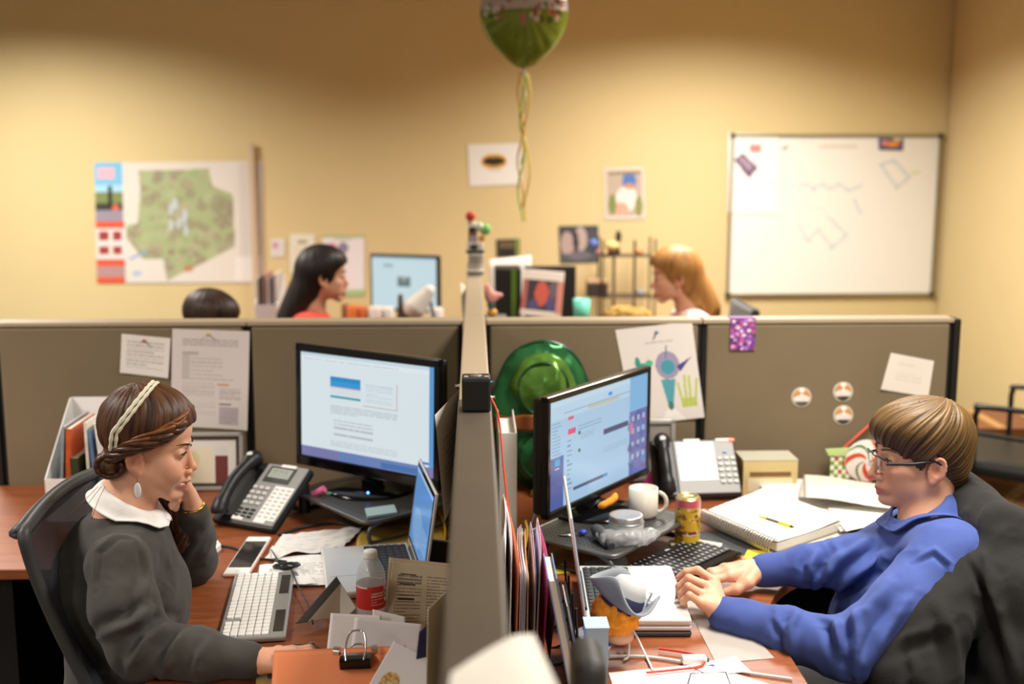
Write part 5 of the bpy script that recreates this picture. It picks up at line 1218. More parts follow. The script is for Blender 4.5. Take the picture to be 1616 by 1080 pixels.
t = thing('floral_tag', 'purple flowered card hung over the partition top', 'card', (0, 0, 0)); c.build('card', quadfn([Vector((q0.x, YB - .004, ZP + .002)), Vector((q1.x, YB - .004, ZP + .002)), Vector((q1.x, YB - .006, q1.z)), Vector((q0.x, YB - .006, q1.z))]), PAPER, t, solid=.001)
B().box(((q0.x + q1.x) / 2, YB + .02, ZP + .002), (q1.x - q0.x, .05, .0015)).build('hook_flap', mat('purple_card', '#7a3f8c', .6), t)

# ------------------------------------------------------------------ on and along the spine
p = aty(750, 640, 2.50); t = thing('speaker', 'small black cube speaker on the central partition', 'speaker', (.003, 2.20, ZP + .0065))
B().rbox((0, 0, .0335), (.0565, .0565, .067), .004).build('body', mat('speaker_black', '#1d1c1e', .55), t); B().rbox((0, -.0288, .033), (.049, .002, .058), .001).build('grille', mat('grille_black', '#111112', .7, bump=.6, bscale=900), t)
B().lathe([(0, .0682), (.012, .0682), (.012, .067)], 20).build('top_dial', mat('dial_grey', '#6f6e6c', .3), t)
for (x, y) in ((-.02, -.012), (.02, -.012), (.0, .022)): put(KEYG, 'button', t, (x, y, .0675), (.008, .005, .003))
for px, py, sx, col, lb in ((716, 603, -1, '#dedbd2', 'white push pin on the left side of the central partition'), (779, 600, 1, '#3f98a0', 'teal push pin on the right side of the central partition'), (780, 627, 1, '#e4e2dc', 'white push pin on the right side of the central partition'), (782, 812, 1, '#b84f9c', 'magenta push pin low on the right side of the central partition')):
    X = sx * (SPH + .001); q = atx(px, py, X) if abs(px - 748) > 5 else None
    yy = {716: 2.62, 779: 2.66, 780: 2.52, 782: 2.30}[px]; zz = aty(px, py, yy).z
    tag(pin(Vector((X, yy, min(zz, ZP - .03))), col, None, (sx, 0, 0)), lb, 'push pin')
q = [Vector((-SPH - .002, 2.62, ZP - .035)), Vector((-SPH - .055, 2.40, ZP - .05)), Vector((-SPH - .035, 2.34, ZP - .27)), Vector((-SPH - .002, 2.62, ZP - .27))]
tag(Canvas(20, 30, '#e2ddd6').text(.2, .3, .8, .9, 9, '#a5a09c', .4).build('paper_sheet', quadfn(q), PAPER), 'curling white sheet pinned on the left side of the central partition', 'paper')
# red lanyard
tag(B().tube(spline([Vector((SPH + .004, 2.52, ZP - .035)), aty(787, 660, 2.48), aty(795, 740, 2.42), aty(803, 810, 2.38), aty(812, 872, 2.36)], 8), .0024, 8).build('lanyard', mat('red_cord', '#d8452c', .6)), 'red cord hanging from a pin on the central partition', 'cord')
# white binder by the spine
t = thing('binder', 'tall white ring binder standing beside the central partition', 'binder', (.083, 2.93, ZD + .001)); hb = .325
for x in (-.021, .021): B().rbox((x, 0, hb / 2), (.003, .27, hb), .001).build('cover', mat('binder_white', '#d9d6d0', .5), t)
B().rbox((0, -.135, hb / 2), (.045, .003, hb), .001).build('spine', mat('binder_white', '#d9d6d0'), t); B().box((0, .004, hb / 2 - .008), (.036, .25, hb - .03)).build('pages', mat('page_edges', '#d8d3c8'), t)
# hanging files: papers and folders edge-on along the spine
t0 = thing('file_holder', 'black wire file holder along the right side of the central partition', 'file holder', (0, 0, 0))
b = B()
for yy in (2.16, 2.24, 2.34, 2.44): b.tube(spline([(.045, yy, ZD + .20), (.045, yy, ZD + .012), (.19, yy, ZD + .012), (.20, yy, ZD + .12)], 5), .0028, 6)
for z in (.012, .10, .19): b.tube([(.045, 2.14, ZD + z), (.045, 2.46, ZD + z)], .0028, 6)
b.tube([(.19, 2.14, ZD + .012), (.19, 2.46, ZD + .012)], .0028, 6); b.build('wire_frame', mat('black_wire', '#17171a', .4), t0)
FILES = [('white sheaf of papers nearest the central partition', '#ece6e6', .055, .255, .006, 2.42), ('white papers with pink tab in the file holder', '#e9dfe2', .066, .245, .004, 2.41), ('salmon folder in the file holder', '#d9805a', .076, .225, .003, 2.40), ('thick white paper sheaf in the middle of the file holder', '#e6e2ea', .088, .185, .010, 2.36), ('tan folder in the file holder', '#d8a878', .101, .180, .003, 2.32), ('lilac folder in the file holder', '#c9bfe0', .112, .195, .004, 2.38), ('white sheets beside the lilac folder', '#e8e4f0', .122, .205, .004, 2.40), ('magenta folder in the file holder', '#c74f82', .133, .185, .003, 2.39), ('dark red folder at the outer side of the file holder', '#4a2330', .144, .12, .003, 2.34)]
for k, (lb, cc, x, h, th, yc) in enumerate(FILES):
    t = thing('file_folder', lb, 'folder', (x, 2.30, ZD + .017), group='folders in the file holder'); t.rotation_euler = (0, .06 * (k / 8), .02 * (k % 3 - 1))
    m_ = mat('folder_' + cc.strip('#'), cc, .75)
    def wv(u, v, h=h, k=k): return Vector((.0035 * math.sin(3 * u + k) * v, -.15 + .27 * u, h * v * (1 - .10 * max(0, .5 - u) * (k % 3)) ))
    for j in range(2 if th < .006 else 4): 
        o_ = B().grid(lambda u, v, j=j: wv(u, v) + Vector((j * th / 3, 0, .004 * ((j * 7) % 3))), 12, 6).build('leaf', m_, t, solid=.0008)
q = [aty(793, 850, 2.45), aty(812, 842, 2.40), aty(816, 930, 2.36), aty(795, 940, 2.40)]
# blue binder, pale folders
def slab(name, label, cat, top_px, bot_px, Yc, depth, th, m, m2=None, lean=0):
    a, b_ = aty(top_px[0], top_px[1], Yc), aty(bot_px[0], bot_px[1], Yc); zb_ = max(ZD + .001, b_.z)
    t = thing(name, label, cat, (0, 0, 0)); dirv = Vector((b_.x - a.x, 0, b_.z - a.z))
    if b_.z < ZD: b_ = a + dirv * ((a.z - ZD - .001) / (a.z - b_.z))
    for s, mm, nm in ((-1, m, 'cover'), (1, m, 'cover')):
        o_ = Vector((s * th / 2, 0, 0)); B().add([a + o_ + Vector((0, -depth / 2, 0)), a + o_ + Vector((0, depth / 2, 0)), b_ + o_ + Vector((0, depth / 2, 0)), b_ + o_ + Vector((0, -depth / 2, 0))], [(0, 1, 2, 3)]).build(nm, mm, t, solid=.0025)
    B().add([a + Vector((-th / 2 + .001, -depth / 2 + .004, -.006)), a + Vector((th / 2 - .001, -depth / 2 + .004, -.006)), b_ + Vector((th / 2 - .001, -depth / 2 + .004, .002)), b_ + Vector((-th / 2 + .001, -depth / 2 + .004, .002)), a + Vector((-th / 2 + .001, depth / 2 - .004, -.006)), a + Vector((th / 2 - .001, depth / 2 - .004, -.006)), b_ + Vector((th / 2 - .001, depth / 2 - .004, .002)), b_ + Vector((-th / 2 + .001, depth / 2 - .004, .002))], [(0, 1, 2, 3), (4, 7, 6, 5), (0, 4, 5, 1), (3, 2, 6, 7), (0, 3, 7, 4), (1, 5, 6, 2)]).build('pages', m2 or mat('page_edges', '#d8d3c8'), t)
    return t
slab('binder', 'steel blue binder standing edge-on beside the file holder', 'binder', (868, 893), (905, 1085), 2.10, .14, .016, mat('steel_blue', '#6f8fb4', .45))
slab('binder', 'black thin binder leaning next to the blue binder', 'binder', (892, 935), (918, 1085), 2.16, .12, .008, mat('black_plastic', '#17171a'))
t = thing('card_box', 'pale blue card box in the right foreground', 'box', (aty(940, 1040, 2.05).x, 2.05, ZD + .001)); hh = aty(940, 985, 2.05).z - ZD
B().box((0, 0, hh / 2), (.042, .05, hh)).build('body', mat('pale_blue_card', '#a9c2dc', .7), t); B().box((.0, 0, hh + .001), (.046, .054, .002)).build('lid', mat('pale_blue_card', '#a9c2dc'), t)
t = thing('letter_rack', 'dark rounded letter rack end blurred in the foreground', 'rack', (aty(928, 1060, 1.45).x, 1.45, ZD + .0)); zt_ = aty(928, 1022, 1.45).z - ZD
B().rbox((0, 0, zt_ / 2), (.045, .10, zt_), .02, None, 4).build('end_panel', mat('charcoal_plastic', '#3a3a3a'), t); B().rbox((.0, 0, .006), (.10, .14, .012), .003).build('foot', mat('charcoal_plastic', '#3a3a3a'), t)

# ------------------------------------------------------------------ the doll with the tricorn hat
o = aty(972, 968, 2.20); t = thing('doll', 'small doll with orange hair and grey three-cornered hat, seen from behind', 'doll', o)
ax = Vector((.45, .0, .9)).normalized(); R = frame((0, 0, 0), ax.orthogonal(), ax.cross(ax.orthogonal()), ax).to_3x3()
# hair ball with curls
f = Field((-.075, -.075, -.075), (.075, .075, .075), .003); f.ell((0, 0, 0), (.047, .045, .043), None, .01)
for i in range(90):
    a, z = random.uniform(0, 2 * PI), random.uniform(-1, .8); r_ = math.sqrt(1 - z * z); f.ell((r_ * math.cos(a) * .045, r_ * math.sin(a) * .043, z * .041), .0085, None, .004)
V, Fc = f.mesh(); field_obj('hair', relax(V, Fc, 1, .4), Fc, mat('orange_wool', '#e88f24', .9, bump=.6, bscale=300, var=.2, vscale=60), t)
B().ball((.006, -.012, -.044), (.030, .028, .016)).build('neck', mat('doll_skin', '#dba98c', .6), t)
HATG, HATN = mat('grey_foam', '#8d939c', .75), mat('navy_foam', '#26264a', .7)
def brim(u, v):
    a = 2 * PI * u; r = .040 + .030 * v * (1 + .35 * math.cos(3 * a)); up_ = .004 + .032 * v * v * (1 - .6 * math.cos(3 * a)); p = Vector((r * math.cos(a), r * math.sin(a), .022 + up_)); return R @ p
B().grid(brim, 60, 6).build('hat_brim', HATG, t, solid=.004)
B().lathe([(.044, .018), (.044, .032), (.042, .046), (.038, .050)], 32, (0, 0, 0), R).build('hat_band', HATN, t)
B().lathe([(.040, .040), (.037, .062), (.030, .074), (.016, .081), (0, .083)], 32, (0, 0, 0), R).build('hat_crown', mat('pale_foam', '#b9bdbf', .75), t)
B().tube(spline([R @ Vector((.03, -.03, .07)), R @ Vector((.045, -.025, .066)), R @ Vector((.056, -.02, .045)), R @ Vector((.050, -.026, .036)), R @ Vector((.046, -.028, .046))], 5), .0024, 7).build('hat_ribbon', mat('white_ribbon', '#e8e2ea', .6), t)
def body(u, v): a = 2 * PI * u; r = .016 + .022 * math.sin(PI * min(1, v * .9 + .1)); c0 = Vector((-.03 - .045 * v, -.008, -.038 - .040 * v)); return c0 + Vector((math.cos(a) * r * .9, math.sin(a) * r, -math.cos(a) * r * .5))
c = Canvas(48, 20, '#e4e2ea'); c.rect(0, 0, 1, .18, '#2c3f8c').rect(.15, .35, .40, .44, '#2c3f8c').rect(.36, .44, .40, .75, '#2c3f8c').rect(.55, .4, .9, .5, '#2c3f8c')
c.build('jersey', body, print_mat('jersey_print', .7), t)
B().ball((-.028, -.004, -.036), (.022, .020, .014)).build('scarf', mat('royal_blue', '#27399a', .6), t)
zz = o.z - .115 - ZD
tag(B().rbox((o.x - .055, 2.20, ZD + max(.02, zz) / 2), (.05, .05, max(.02, zz)), .004).build('pen_box', mat('navy_box', '#1d1d38', .5)), 'dark navy pen box the doll leans on', 'box')

# ------------------------------------------------------------------ green shell balloon
sc_ = aty(857, 690, 3.36); t = thing('foil_balloon', 'puffy shiny green shell-shaped foil balloon with a brown band', 'balloon', Vector((sc_.x, 3.40, ZD + .001)))
HB = .46; WB = .150
GF = mat('green_foil', '#2f6f42', .22, .45, var=.35, vscale=14, bump=.25, bscale=40); GF2 = mat('green_foil_inner', '#5d8a3a', .2, .45, var=.4, vscale=12, bump=.3, bscale=35)
def shell(rx, rz, dep, y0, wr, cz):
    def fn(u, v):
        a = 2 * PI * u; k = math.sin(PI / 2 * v); ripple = 1 + wr * math.sin(22 * a) * v ** 3
        hx = (1.0 if math.sin(a) < 0 else 1.06) * (1 + .035 * math.cos(6 * a))
        return Vector((rx * hx * k * math.cos(a) * ripple, y0 - dep * math.cos(PI / 2 * v) + .014 * v * (1 - v) * 4 * noise.noise(Vector((math.cos(a) * 2.2 * v, math.sin(a) * 2.2 * v, rx * 90))) + .006 * noise.noise(Vector((math.cos(a) * 6 * v, math.sin(a) * 6 * v, rx * 50))), cz + rz * k * math.sin(a) * ripple))
    return fn
B().grid(shell(WB, HB / 2, .035, .0, .012, HB / 2), 132, 12).build('back_shell', GF, t, solid=.002)
B().tube([Vector((WB * (1.0 if math.sin(a) < 0 else 1.06) * (1 + .035 * math.cos(6 * a)) * math.cos(a), 0, HB / 2 + HB / 2 * math.sin(a))) * 1.0 for a in np.linspace(0, 2 * PI, 90)[:-1]], .006, 7, close=True).build('rim', mat('dark_green_foil', '#1f4a30', .3, .3), t)
B().grid(shell(.093, .105, .055, -.022, .0, .325), 60, 10).build('upper_dome', GF2, t); B().grid(shell(.098, .10, .050, -.020, .0, .12), 60, 10).build('lower_dome', GF, t)
for zc, rr in ((.325, .075), (.12, .07)): B().tube([Vector((rr * math.cos(a), -.058, zc + rr * 1.05 * math.sin(a))) for a in np.linspace(0, 2 * PI, 60)[:-1]], .0045, 6, close=True).build('seam', mat('dark_green_foil', '#1f4a30'), t)
def band(u, v): x = (u - .5) * 2 * WB * .98; return Vector((x, -.075 + .05 * (2 * u - 1) ** 2 + .004 * math.sin(30 * u), .205 + .045 * v + .018 * (u - .5) + .003 * math.sin(14 * u + 3 * v)))
B().grid(band, 40, 6).build('belt_band', mat('brown_foil', '#9a5a34', .35, .3, bump=.3, bscale=60), t, solid=.002)
b = B(); r_ = random.Random(2)
for i in range(26):
    x, z = r_.uniform(-.03, .03), r_.uniform(.0, .17); b.tube(spline([Vector((x - .01, -.085, z)), Vector((x + .012, -.095, z + .022)), Vector((x + .004, -.085, z + .045))], 4), .005, 6)
b.build('gold_tinsel', mat('gold_foil', '#c9a24a', .25, .8), t)
# ------------------------------------------------------------------ things on and round the right riser
t = thing('tape_measure', 'yellow and black tape measure beside the right monitor', 'tape measure', (aty(832, 828, 2.81).x, 2.81, ZD + .001), .5)
B().rbox((0, 0, .030), (.058, .034, .060), .012).build('case', mat('tool_yellow', '#d9b21c', .45), t); B().rbox((.004, -.0005, .028), (.040, .037, .034), .008).build('grip', PLB, t)
cable('cable', 'yellow cord hanging in front of the tape measure', [(829, 822, 2.76), (832, 840, 2.74), (828, 865, 2.72)], ZD, .004, mat('yellow_cable', '#c9a21f'))
cable('cable', 'black cord looping left of the right monitor', [(868, 775, 2.9), (850, 800, 2.88), (838, 830, 2.8), (838, 862, 2.73)], ZD, .0028)
sheet('paper_sheet', 'brown paper scrap beside the tape measure', 'paper', [(842, 835), (900, 828), (905, 850), (850, 862)], ZD + .004, Canvas(10, 8, '#b98a54'), crumple(.004, 3, 4))
jp = Vector((.376, 2.728, .8115)); t = thing('glass_jar', 'squat glass jar with silver lid on the right riser', 'jar', jp)
B().lathe([(0, .001), (.038, .001), (.044, .008), (.044, .040), (.040, .046)], 36).build('glass', GLS, t, solid=.0015); B().lathe([(.0425, .043), (.043, .060), (.0415, .062), (.036, .0615), (0, .061)], 36).build('lid', mat('lid_silver', '#b9b9b4', .3, .8), t)
B().tube([(.043 * math.cos(a), .043 * math.sin(a), .045) for a in np.linspace(0, 2 * PI, 36)[:-1]], .0018, 6, close=True).build('lid_rim', mat('lid_silver', '#b9b9b4'), t)
f = Field(np.array(jp) + (-.10, -.11, -.001), np.array(jp) + (.12, .03, .06), .004)
for p_, r_ in (((-.055, -.03, .016), .018), ((-.03, -.05, .016), .020), ((.01, -.052, .018), .020), ((.045, -.04, .017), .019), ((.062, -.012, .015), .016), ((-.05, -.055, .012), .014)): f.ell(np.array(jp) + p_, (r_ * 1.4, r_ * .8, r_ * .85), None, .02)
V, Fc = f.mesh(); V = folds(relax(V, Fc, 2, .5), Fc, .005, 55, 71); V = folds(V, Fc, .003, 110, 72)
tag(field_obj('plastic_bag', V, Fc, mat('grey_film', '#c4c4c6', .2, alpha=.38)), 'crumpled grey plastic bag round the glass jar', 'bag')
tag(B().tube(spline([Vector((.300, 2.745, .832)), Vector((.316, 2.690, .828)), Vector((.330, 2.648, .818))], 5), [.012, .016, .018, .018, .017, .014, .013, .012, .012, .013, .010], 10).build('padded_strap', mat('dark_grey_fabric', '#3f3f42', .7)), 'dark grey padded strap end beside the plastic bag', 'strap')
def mug(name, label, loc, r, h, m, hdir):
    t = thing(name, label, 'mug', loc, hdir); B().lathe([(0, .002), (r * .9, .002), (r, .010), (r, h), (r - .004, h), (r - .004, .012), (0, .008)], 36).build('cup', m, t)
    B().tube([(r - .002 + .024 * math.sin(a), 0, h * .52 + .027 * math.cos(a)) for a in np.linspace(.15, PI - .15, 14)], .0055, 8).build('handle', m, t); return t
mug('coffee_mug', 'white coffee mug behind the glass jar on the right riser', (.445, 2.905, .8115), .039, .078, mat('white_ceramic', '#cfc8bb', .25), -.2)
tag(B().tube(spline([aty(944, 800, 2.80), aty(955, 796, 2.80), aty(968, 788, 2.81), aty(972, 779, 2.82)], 5), [.004, .007, .009, .010, .010, .010, .009, .010, .010, .009, .010, .010, .009, .008, .006, .004], 8).build('felt_strip', mat('orange_felt', '#e8942e', .8)), 'bright orange felt strip at the right monitor foot', 'felt strip')
kp = atz(900, 846, .8115); t = thing('key_ring', 'small bunch of keys with a blue fob on the right riser', 'keys', kp)
for k in range(3): B().rbox((.006 * k - .01, .003 * k, .002 + .0022 * k), (.04, .010, .002), .0008, rotz(.5 * k - .3)).build('key_blade', CHR, t)
B().ball((.032, .002, .008), (.011, .009, .008)).build('fob', mat('blue_fob', '#3040a8', .3), t)
t = thing('drink_can', 'tall yellow and pink printed drink can on a coaster', 'can', (.557, 2.866, ZD + .009)); hc = .128
c = Canvas(90, 60, '#c9a32c'); r_ = random.Random(5); c.rect(0, 0, 1, .16, '#c85a6a').rect(0, .70, 1, .76, '#7a2f3c').rect(0, .76, 1, .80, '#d8b89a')
for i in range(120): c.ell(r_.random(), r_.uniform(.18, .98), r_.uniform(.01, .04), r_.uniform(.01, .05), r_.choice(['#8a5a1c', '#b3302c', '#e0c23c', '#5a6a2c', '#d9c8a0', '#3a2a1c']), .8)
c.build('can_wall', lambda u, v: Vector((.033 * math.cos(2 * PI * u), .033 * math.sin(2 * PI * u), hc * .95 - (hc * .93) * v)), print_mat('can_print', .3, coat=.3), t)
B().lathe([(.033, hc * .95), (.0275, hc), (.026, hc), (.025, hc - .003), (0, hc - .003)], 36).build('can_top', mat('can_metal', '#cdb97a', .3, .8), t); B().lathe([(.033, .003), (.028, 0), (0, .001)], 30).build('can_bottom', ALU, t); B().box((.004, 0, hc - .001), (.018, .010, .0012)).build('pull_tab', ALU, t)
tag(B().lathe([(0, 0), (.046, 0), (.048, .003), (.048, .006), (.044, .008), (0, .0075)], 36, (.557, 2.866, ZD + .001)).build('coaster', mat('cork_cream', '#d9c9a0', .7)), 'cream round coaster under the drink can', 'coaster')
# grey desk pad, black keyboard
sheet('desk_pad', 'dark grey desk pad behind the black keyboard', 'desk pad', [(1085, 838), (1230, 842), (1195, 880), (1090, 862)], ZD + .001, Canvas(6, 6, '#3a3c3e'), solid=.002)
P1, P2 = atz(1087, 857, ZD), atz(1172, 880, ZD); wd = (P2 - P1); W_ = wd.length; ld = Vector((-.69, -.72, 0)); ld = (ld - wd.normalized() * ld.dot(wd.normalized())).normalized()
Lk = .335; cc_ = P1 + wd / 2 + ld * Lk / 2
t = keyboard('black keyboard with white legends under the man\'s right hand', (cc_.x, cc_.y), math.atan2(-ld.y, -ld.x) + PI, Lk, W_, mat('gloss_black', '#0c0c0e'), KEYL, 6, 17, .022)
sheet('sticky_note', 'bright yellow sticky note beside the man\'s right cuff', 'sticky note', [(1180, 867), (1230, 874), (1226, 888), (1173, 882)], ZD + .002, Canvas(12, 8, '#e6cf3c'), lambda u, v: .006 * u * u)
sheet('sticky_note', 'pale sticky notes lying above the black keyboard', 'sticky note', [(1110, 853), (1140, 858), (1136, 868), (1104, 862)], ZD + .005, Canvas(12, 8, '#d8d3b8'))
sheet('sticky_note', 'olive yellow note under the right riser', 'sticky note', [(858, 893), (890, 890), (900, 905), (852, 908)], ZD + .002, Canvas(12, 8, '#c4b02c'))
sheet('paper_sheet', 'grey sheet lying between riser and laptop', 'paper', [(920, 888), (985, 875), (1000, 905), (940, 915)], ZD + .002, Canvas(12, 8, '#a9a29c'))
t = thing('computer_mouse', 'black mouse behind the man\'s right arm', 'mouse', (atz(1318, 868, ZD).x, atz(1318, 868, ZD).y, ZD + .001), .4); B().ball((0, 0, .010), (.052, .031, .020)).build('shell', PLB, t); B().cyl((-.028, -.003, .024), (-.028, .003, .024), .006, None, 12).build('scroll_wheel', GREY, t)
# spiral notebook with pen
z_ = .782; q = [atz(1112, 808, z_), atz(1226, 857, z_), atz(1332, 822, z_), atz(1204, 776, z_)]
t = thing('spiral_notebook', 'thick spiral notebook open to a white page on the right desk', 'notebook', (0, 0, 0))
B().prism([(p.x, p.y) for p in q], ZD + .018, z_ - .003).build('page_block', mat('page_edges', '#d8d3c8'), t)
B().prism([(p.x + .003, p.y - .003) for p in q], ZD + .014, ZD + .018).build('back_cover', mat('notebook_board', '#8d8472', .7), t)
f0 = quadfn([q[0], q[3], q[2], q[1]]); Canvas(40, 40, '#f1efed').text(.1, .1, .9, .4, 4, '#d5d2d0', .35).build('top_page', lambda u, v: f0(u, v) + Vector((0, 0, .001 + .012 * u * u * (1 - .4 * v) + .002 * math.sin(5 * u + 2 * v))), PAPER, t)
b = B(); e0, e1 = q[0], q[1]; nrm = Vector((e1.y - e0.y, -(e1.x - e0.x), 0)).normalized()
for i in range(30):
    p = e0.lerp(e1, (i + .5) / 30) + Vector((0, 0, -.010)); b.tube([p + nrm * (.006 + math.cos(a) * .018) + Vector((0, 0, math.sin(a) * .019)) for a in np.linspace(0, 2 * PI, 13)[:-1]], .0021, 5, close=True)
b.build('wire_spiral', mat('spiral_wire', '#b9b4ac', .3, .7), t)
a_, b_ = aty(1198, 814, 3.03), aty(1254, 832, 2.965); 
a_, b_ = atz(1198, 815, z_ + .012), atz(1254, 833, z_ + .012); d_ = b_ - a_; t = thing('pen', 'yellow and black pen lying on the spiral notebook', 'pen', (0, 0, 0))
B().tube([a_, a_ + d_ * .22], [.0030, .0042], 10).build('cap', mat('pen_yellow', '#e0bd24', .35), t); B().tube([a_ + d_ * .22, a_ + d_ * .58], [.0043, .0045], 10).build('barrel', mat('pen_grey', '#5a5650', .4), t); B().tube([a_ + d_ * .58, a_ + d_ * .90], [.0052, .0052], 10).build('grip', mat('pen_yellow', '#e0bd24'), t); B().tube([a_ + d_ * .90, b_], [.0045, .0012], 10).build('tip', PLB, t)
# stacks of papers behind the notebook
def stack(name, label, px, z0, n, cols, seed, lift=None, cat='papers'):
    r_ = random.Random(seed); t = thing(name, label, cat, (0, 0, 0)); z = z0
    for k in range(n):
        th = .003; j = [(x + r_.uniform(-7, 7), y + r_.uniform(-3, 3)) for x, y in px]; zt2 = z + th
        cs = [atz(x, y, zt2) for x, y in j]; cv = page(40, 40, cols[k % len(cols)], 12, '#9a9693', .35) if k == n - 1 else Canvas(4, 4, cols[k % len(cols)])
        cv.build('sheet', (lambda f_: (lambda u, v: f_(u, v) + Vector((0, 0, (lift(u, v) if lift else 0)))))(quadfn(cs)), PAPER, t, solid=.002); z += th
    return t
stack('paper_stack', 'grey and cream papers under the spiral notebook', [(1160, 826), (1300, 800), (1400, 835), (1250, 880)], ZD + .001, 4, ['#8f8672', '#c9c0b0', '#7d7464', '#d2cabc'], 1)
stack('paper_stack', 'loose stack of white papers behind the spiral notebook', [(1195, 758), (1330, 760), (1400, 812), (1220, 800)], ZD + .002, 10, ['#e9e6e2', '#dedad5', '#f1efec'], 2, lambda u, v: .004 * math.sin(4 * u + 2 * v))
stack('newspaper', 'folded newspapers on the paper pile in front of the man', [(1272, 752), (1400, 765), (1418, 800), (1268, 782)], ZD + .050, 4, ['#dcd6c6', '#e8e3d6', '#d2cab8'], 3, lambda u, v: .010 * math.sin(PI * v) + .003 * math.sin(6 * u), 'newspaper')
stack('paper_stack', 'white sheets fanned toward the man\'s shirt', [(1300, 800), (1410, 798), (1418, 822), (1330, 836)], ZD + .020, 5, ['#e6e3df', '#f0eeea', '#d5d0ca'], 4, lambda u, v: .006 * u)
t = thing('document_wallet', 'brown leather document wallet under the papers near the man', 'wallet', (0, 0, 0)); q = [atz(1330, 822, ZD + .018), atz(1402, 808, ZD + .018), atz(1405, 838, ZD + .018), atz(1345, 848, ZD + .018)]
B().prism([(p.x, p.y) for p in q], ZD + .001, ZD + .018).build('body', mat('brown_leather', '#5f5042', .6), t); B().prism([(p.x, p.y) for p in q], ZD + .018, ZD + .020).build('flap', mat('dark_leather', '#3d332b', .6), t)
# carton box
t = thing('card_carton', 'cream and yellow card carton beside the right phone', 'box', (.89, 3.36, ZD + .001)); hh = .108
B().box((0, 0, hh / 2), (.165, .11, hh)).build('carton', mat('cream_card', '#cdb77e', .7), t); B().box((0, 0, hh + .0012), (.167, .112, .002)).build('lid', mat('grey_card', '#b9b6a2', .7), t)
B().box((0, -.0555, .066), (.125, .001, .014)).build('brown_strip', mat('brown_print', '#7d5a34', .7), t); B().box((0, -.0555, .032), (.135, .001, .04)).build('label_panel', mat('cream_label', '#dccfae', .7), t)
# christmas decoration
p = aty(1366, 727, 3.45); t = thing('peppermint_decoration', 'red, green and white peppermint swirl decoration on the partition', 'decoration', p)
c = Canvas(80, 80, '#e6dfd6'); U, Vv = c.U - .5, c.V - .5; r = np.hypot(U, Vv); a = np.arctan2(Vv, U) + r * 2.6; k = np.floor((a / (2 * PI) * 12) % 12).astype(int)
c.put((k % 4 == 0) & (r > .06), '#c9442c'); c.put((k % 4 == 2) & (r > .06) & (((a / (2 * PI) * 12) % 1) < .45), '#4f7a4a')
def disc2(u, v, r=.066):
    a, b_ = 2 * u - 1, 2 * v - 1; x = a * math.sqrt(max(0, 1 - b_ * b_ / 2)); y = b_ * math.sqrt(max(0, 1 - a * a / 2)); return Vector((x * r, -.006 - .006 * (1 - x * x - y * y), -y * r))
c.build('swirl', disc2, PAPER, t); B().tube([(0, .0, 0), (0, -.006, 0)], [.067, .067], 36).build('disc', CARD, t)
c = Canvas(24, 24, '#6f9a3a'); 
for i in range(6):
    for j in range(6):
        if (i + j) % 2: c.rect(i / 6, j / 6, (i + 1) / 6, (j + 1) / 6, '#e6e2d0')
for i, j in ((1, 1), (3, 2), (4, 4), (2, 4), (5, 1)): c.rect(i / 6, j / 6, (i + 1) / 6, (j + 1) / 6, '#b8402c')
p = aty(1327, 733, 3.46); t = thing('gift_ornament', 'green and white checked gift ornament beside the peppermint swirl', 'decoration', p)
c.build('front', lambda u, v: Vector(((u - .5) * .075, -.012, (.5 - v) * .085)), PAPER, t); B().box((0, -.006, 0), (.074, .010, .084)).build('block', mat('green_card', '#5f8a34', .7), t)
c2 = Canvas(8, 4, '#8fae5a'); B().prism([(-.045, .03), (.045, .03), (.05, .055), (-.055, .05)], 0, .01, Matrix(((1, 0, 0), (0, 0, 1), (0, 1, 0))), (0, -.016, .002)).build('bow', mat('pale_green_card', '#b9cf8a', .7), t)
tag(B().tube([aty(1331, 708, 3.47), aty(1380, 664, 3.488), aty(1395, 672, 3.485)], .0042, 6).build('ribbon', mat('red_ribbon', '#cf4a34', .5)), 'red ribbon slanting up behind the gift ornament', 'ribbon')
# frame beside the right monitor, pink tissue
M = frame((aty(1030, 745, 3.45).x, 3.455, ZD + .105), (1, 0, 0), (0, .1, 1)); t = thing('picture_frame', 'pale grey picture frame half hidden behind the right monitor', 'picture frame', M=M); b = B()
for s in (-1, 1): b.rbox((0, s * .09, 0), (.14, .014, .012), .002); b.rbox((s * .063, 0, 0), (.014, .194, .012), .002)
b.build('outer_frame', mat('silver_frame', '#b9b5ae'), t); B().box((0, 0, -.003), (.125, .18, .004)).build('picture', mat('grey_photo', '#8a857e', .6, var=.3, vscale=14), t)
f = Field((.48, 3.25, ZD), (.64, 3.42, .86), .005); f.ell((.545, 3.33, ZD + .04), (.022, .02, .04), None, .01); f.ell((.535, 3.335, ZD + .03), (.025, .02, .03), None, .01); V, Fc = f.mesh(); V = folds(V, Fc, .007, 40, 5)
tag(field_obj('tissue_paper', V, Fc, mat('magenta_tissue', '#c23f86', .6)), 'crumpled magenta tissue paper beside the right phone', 'tissue')
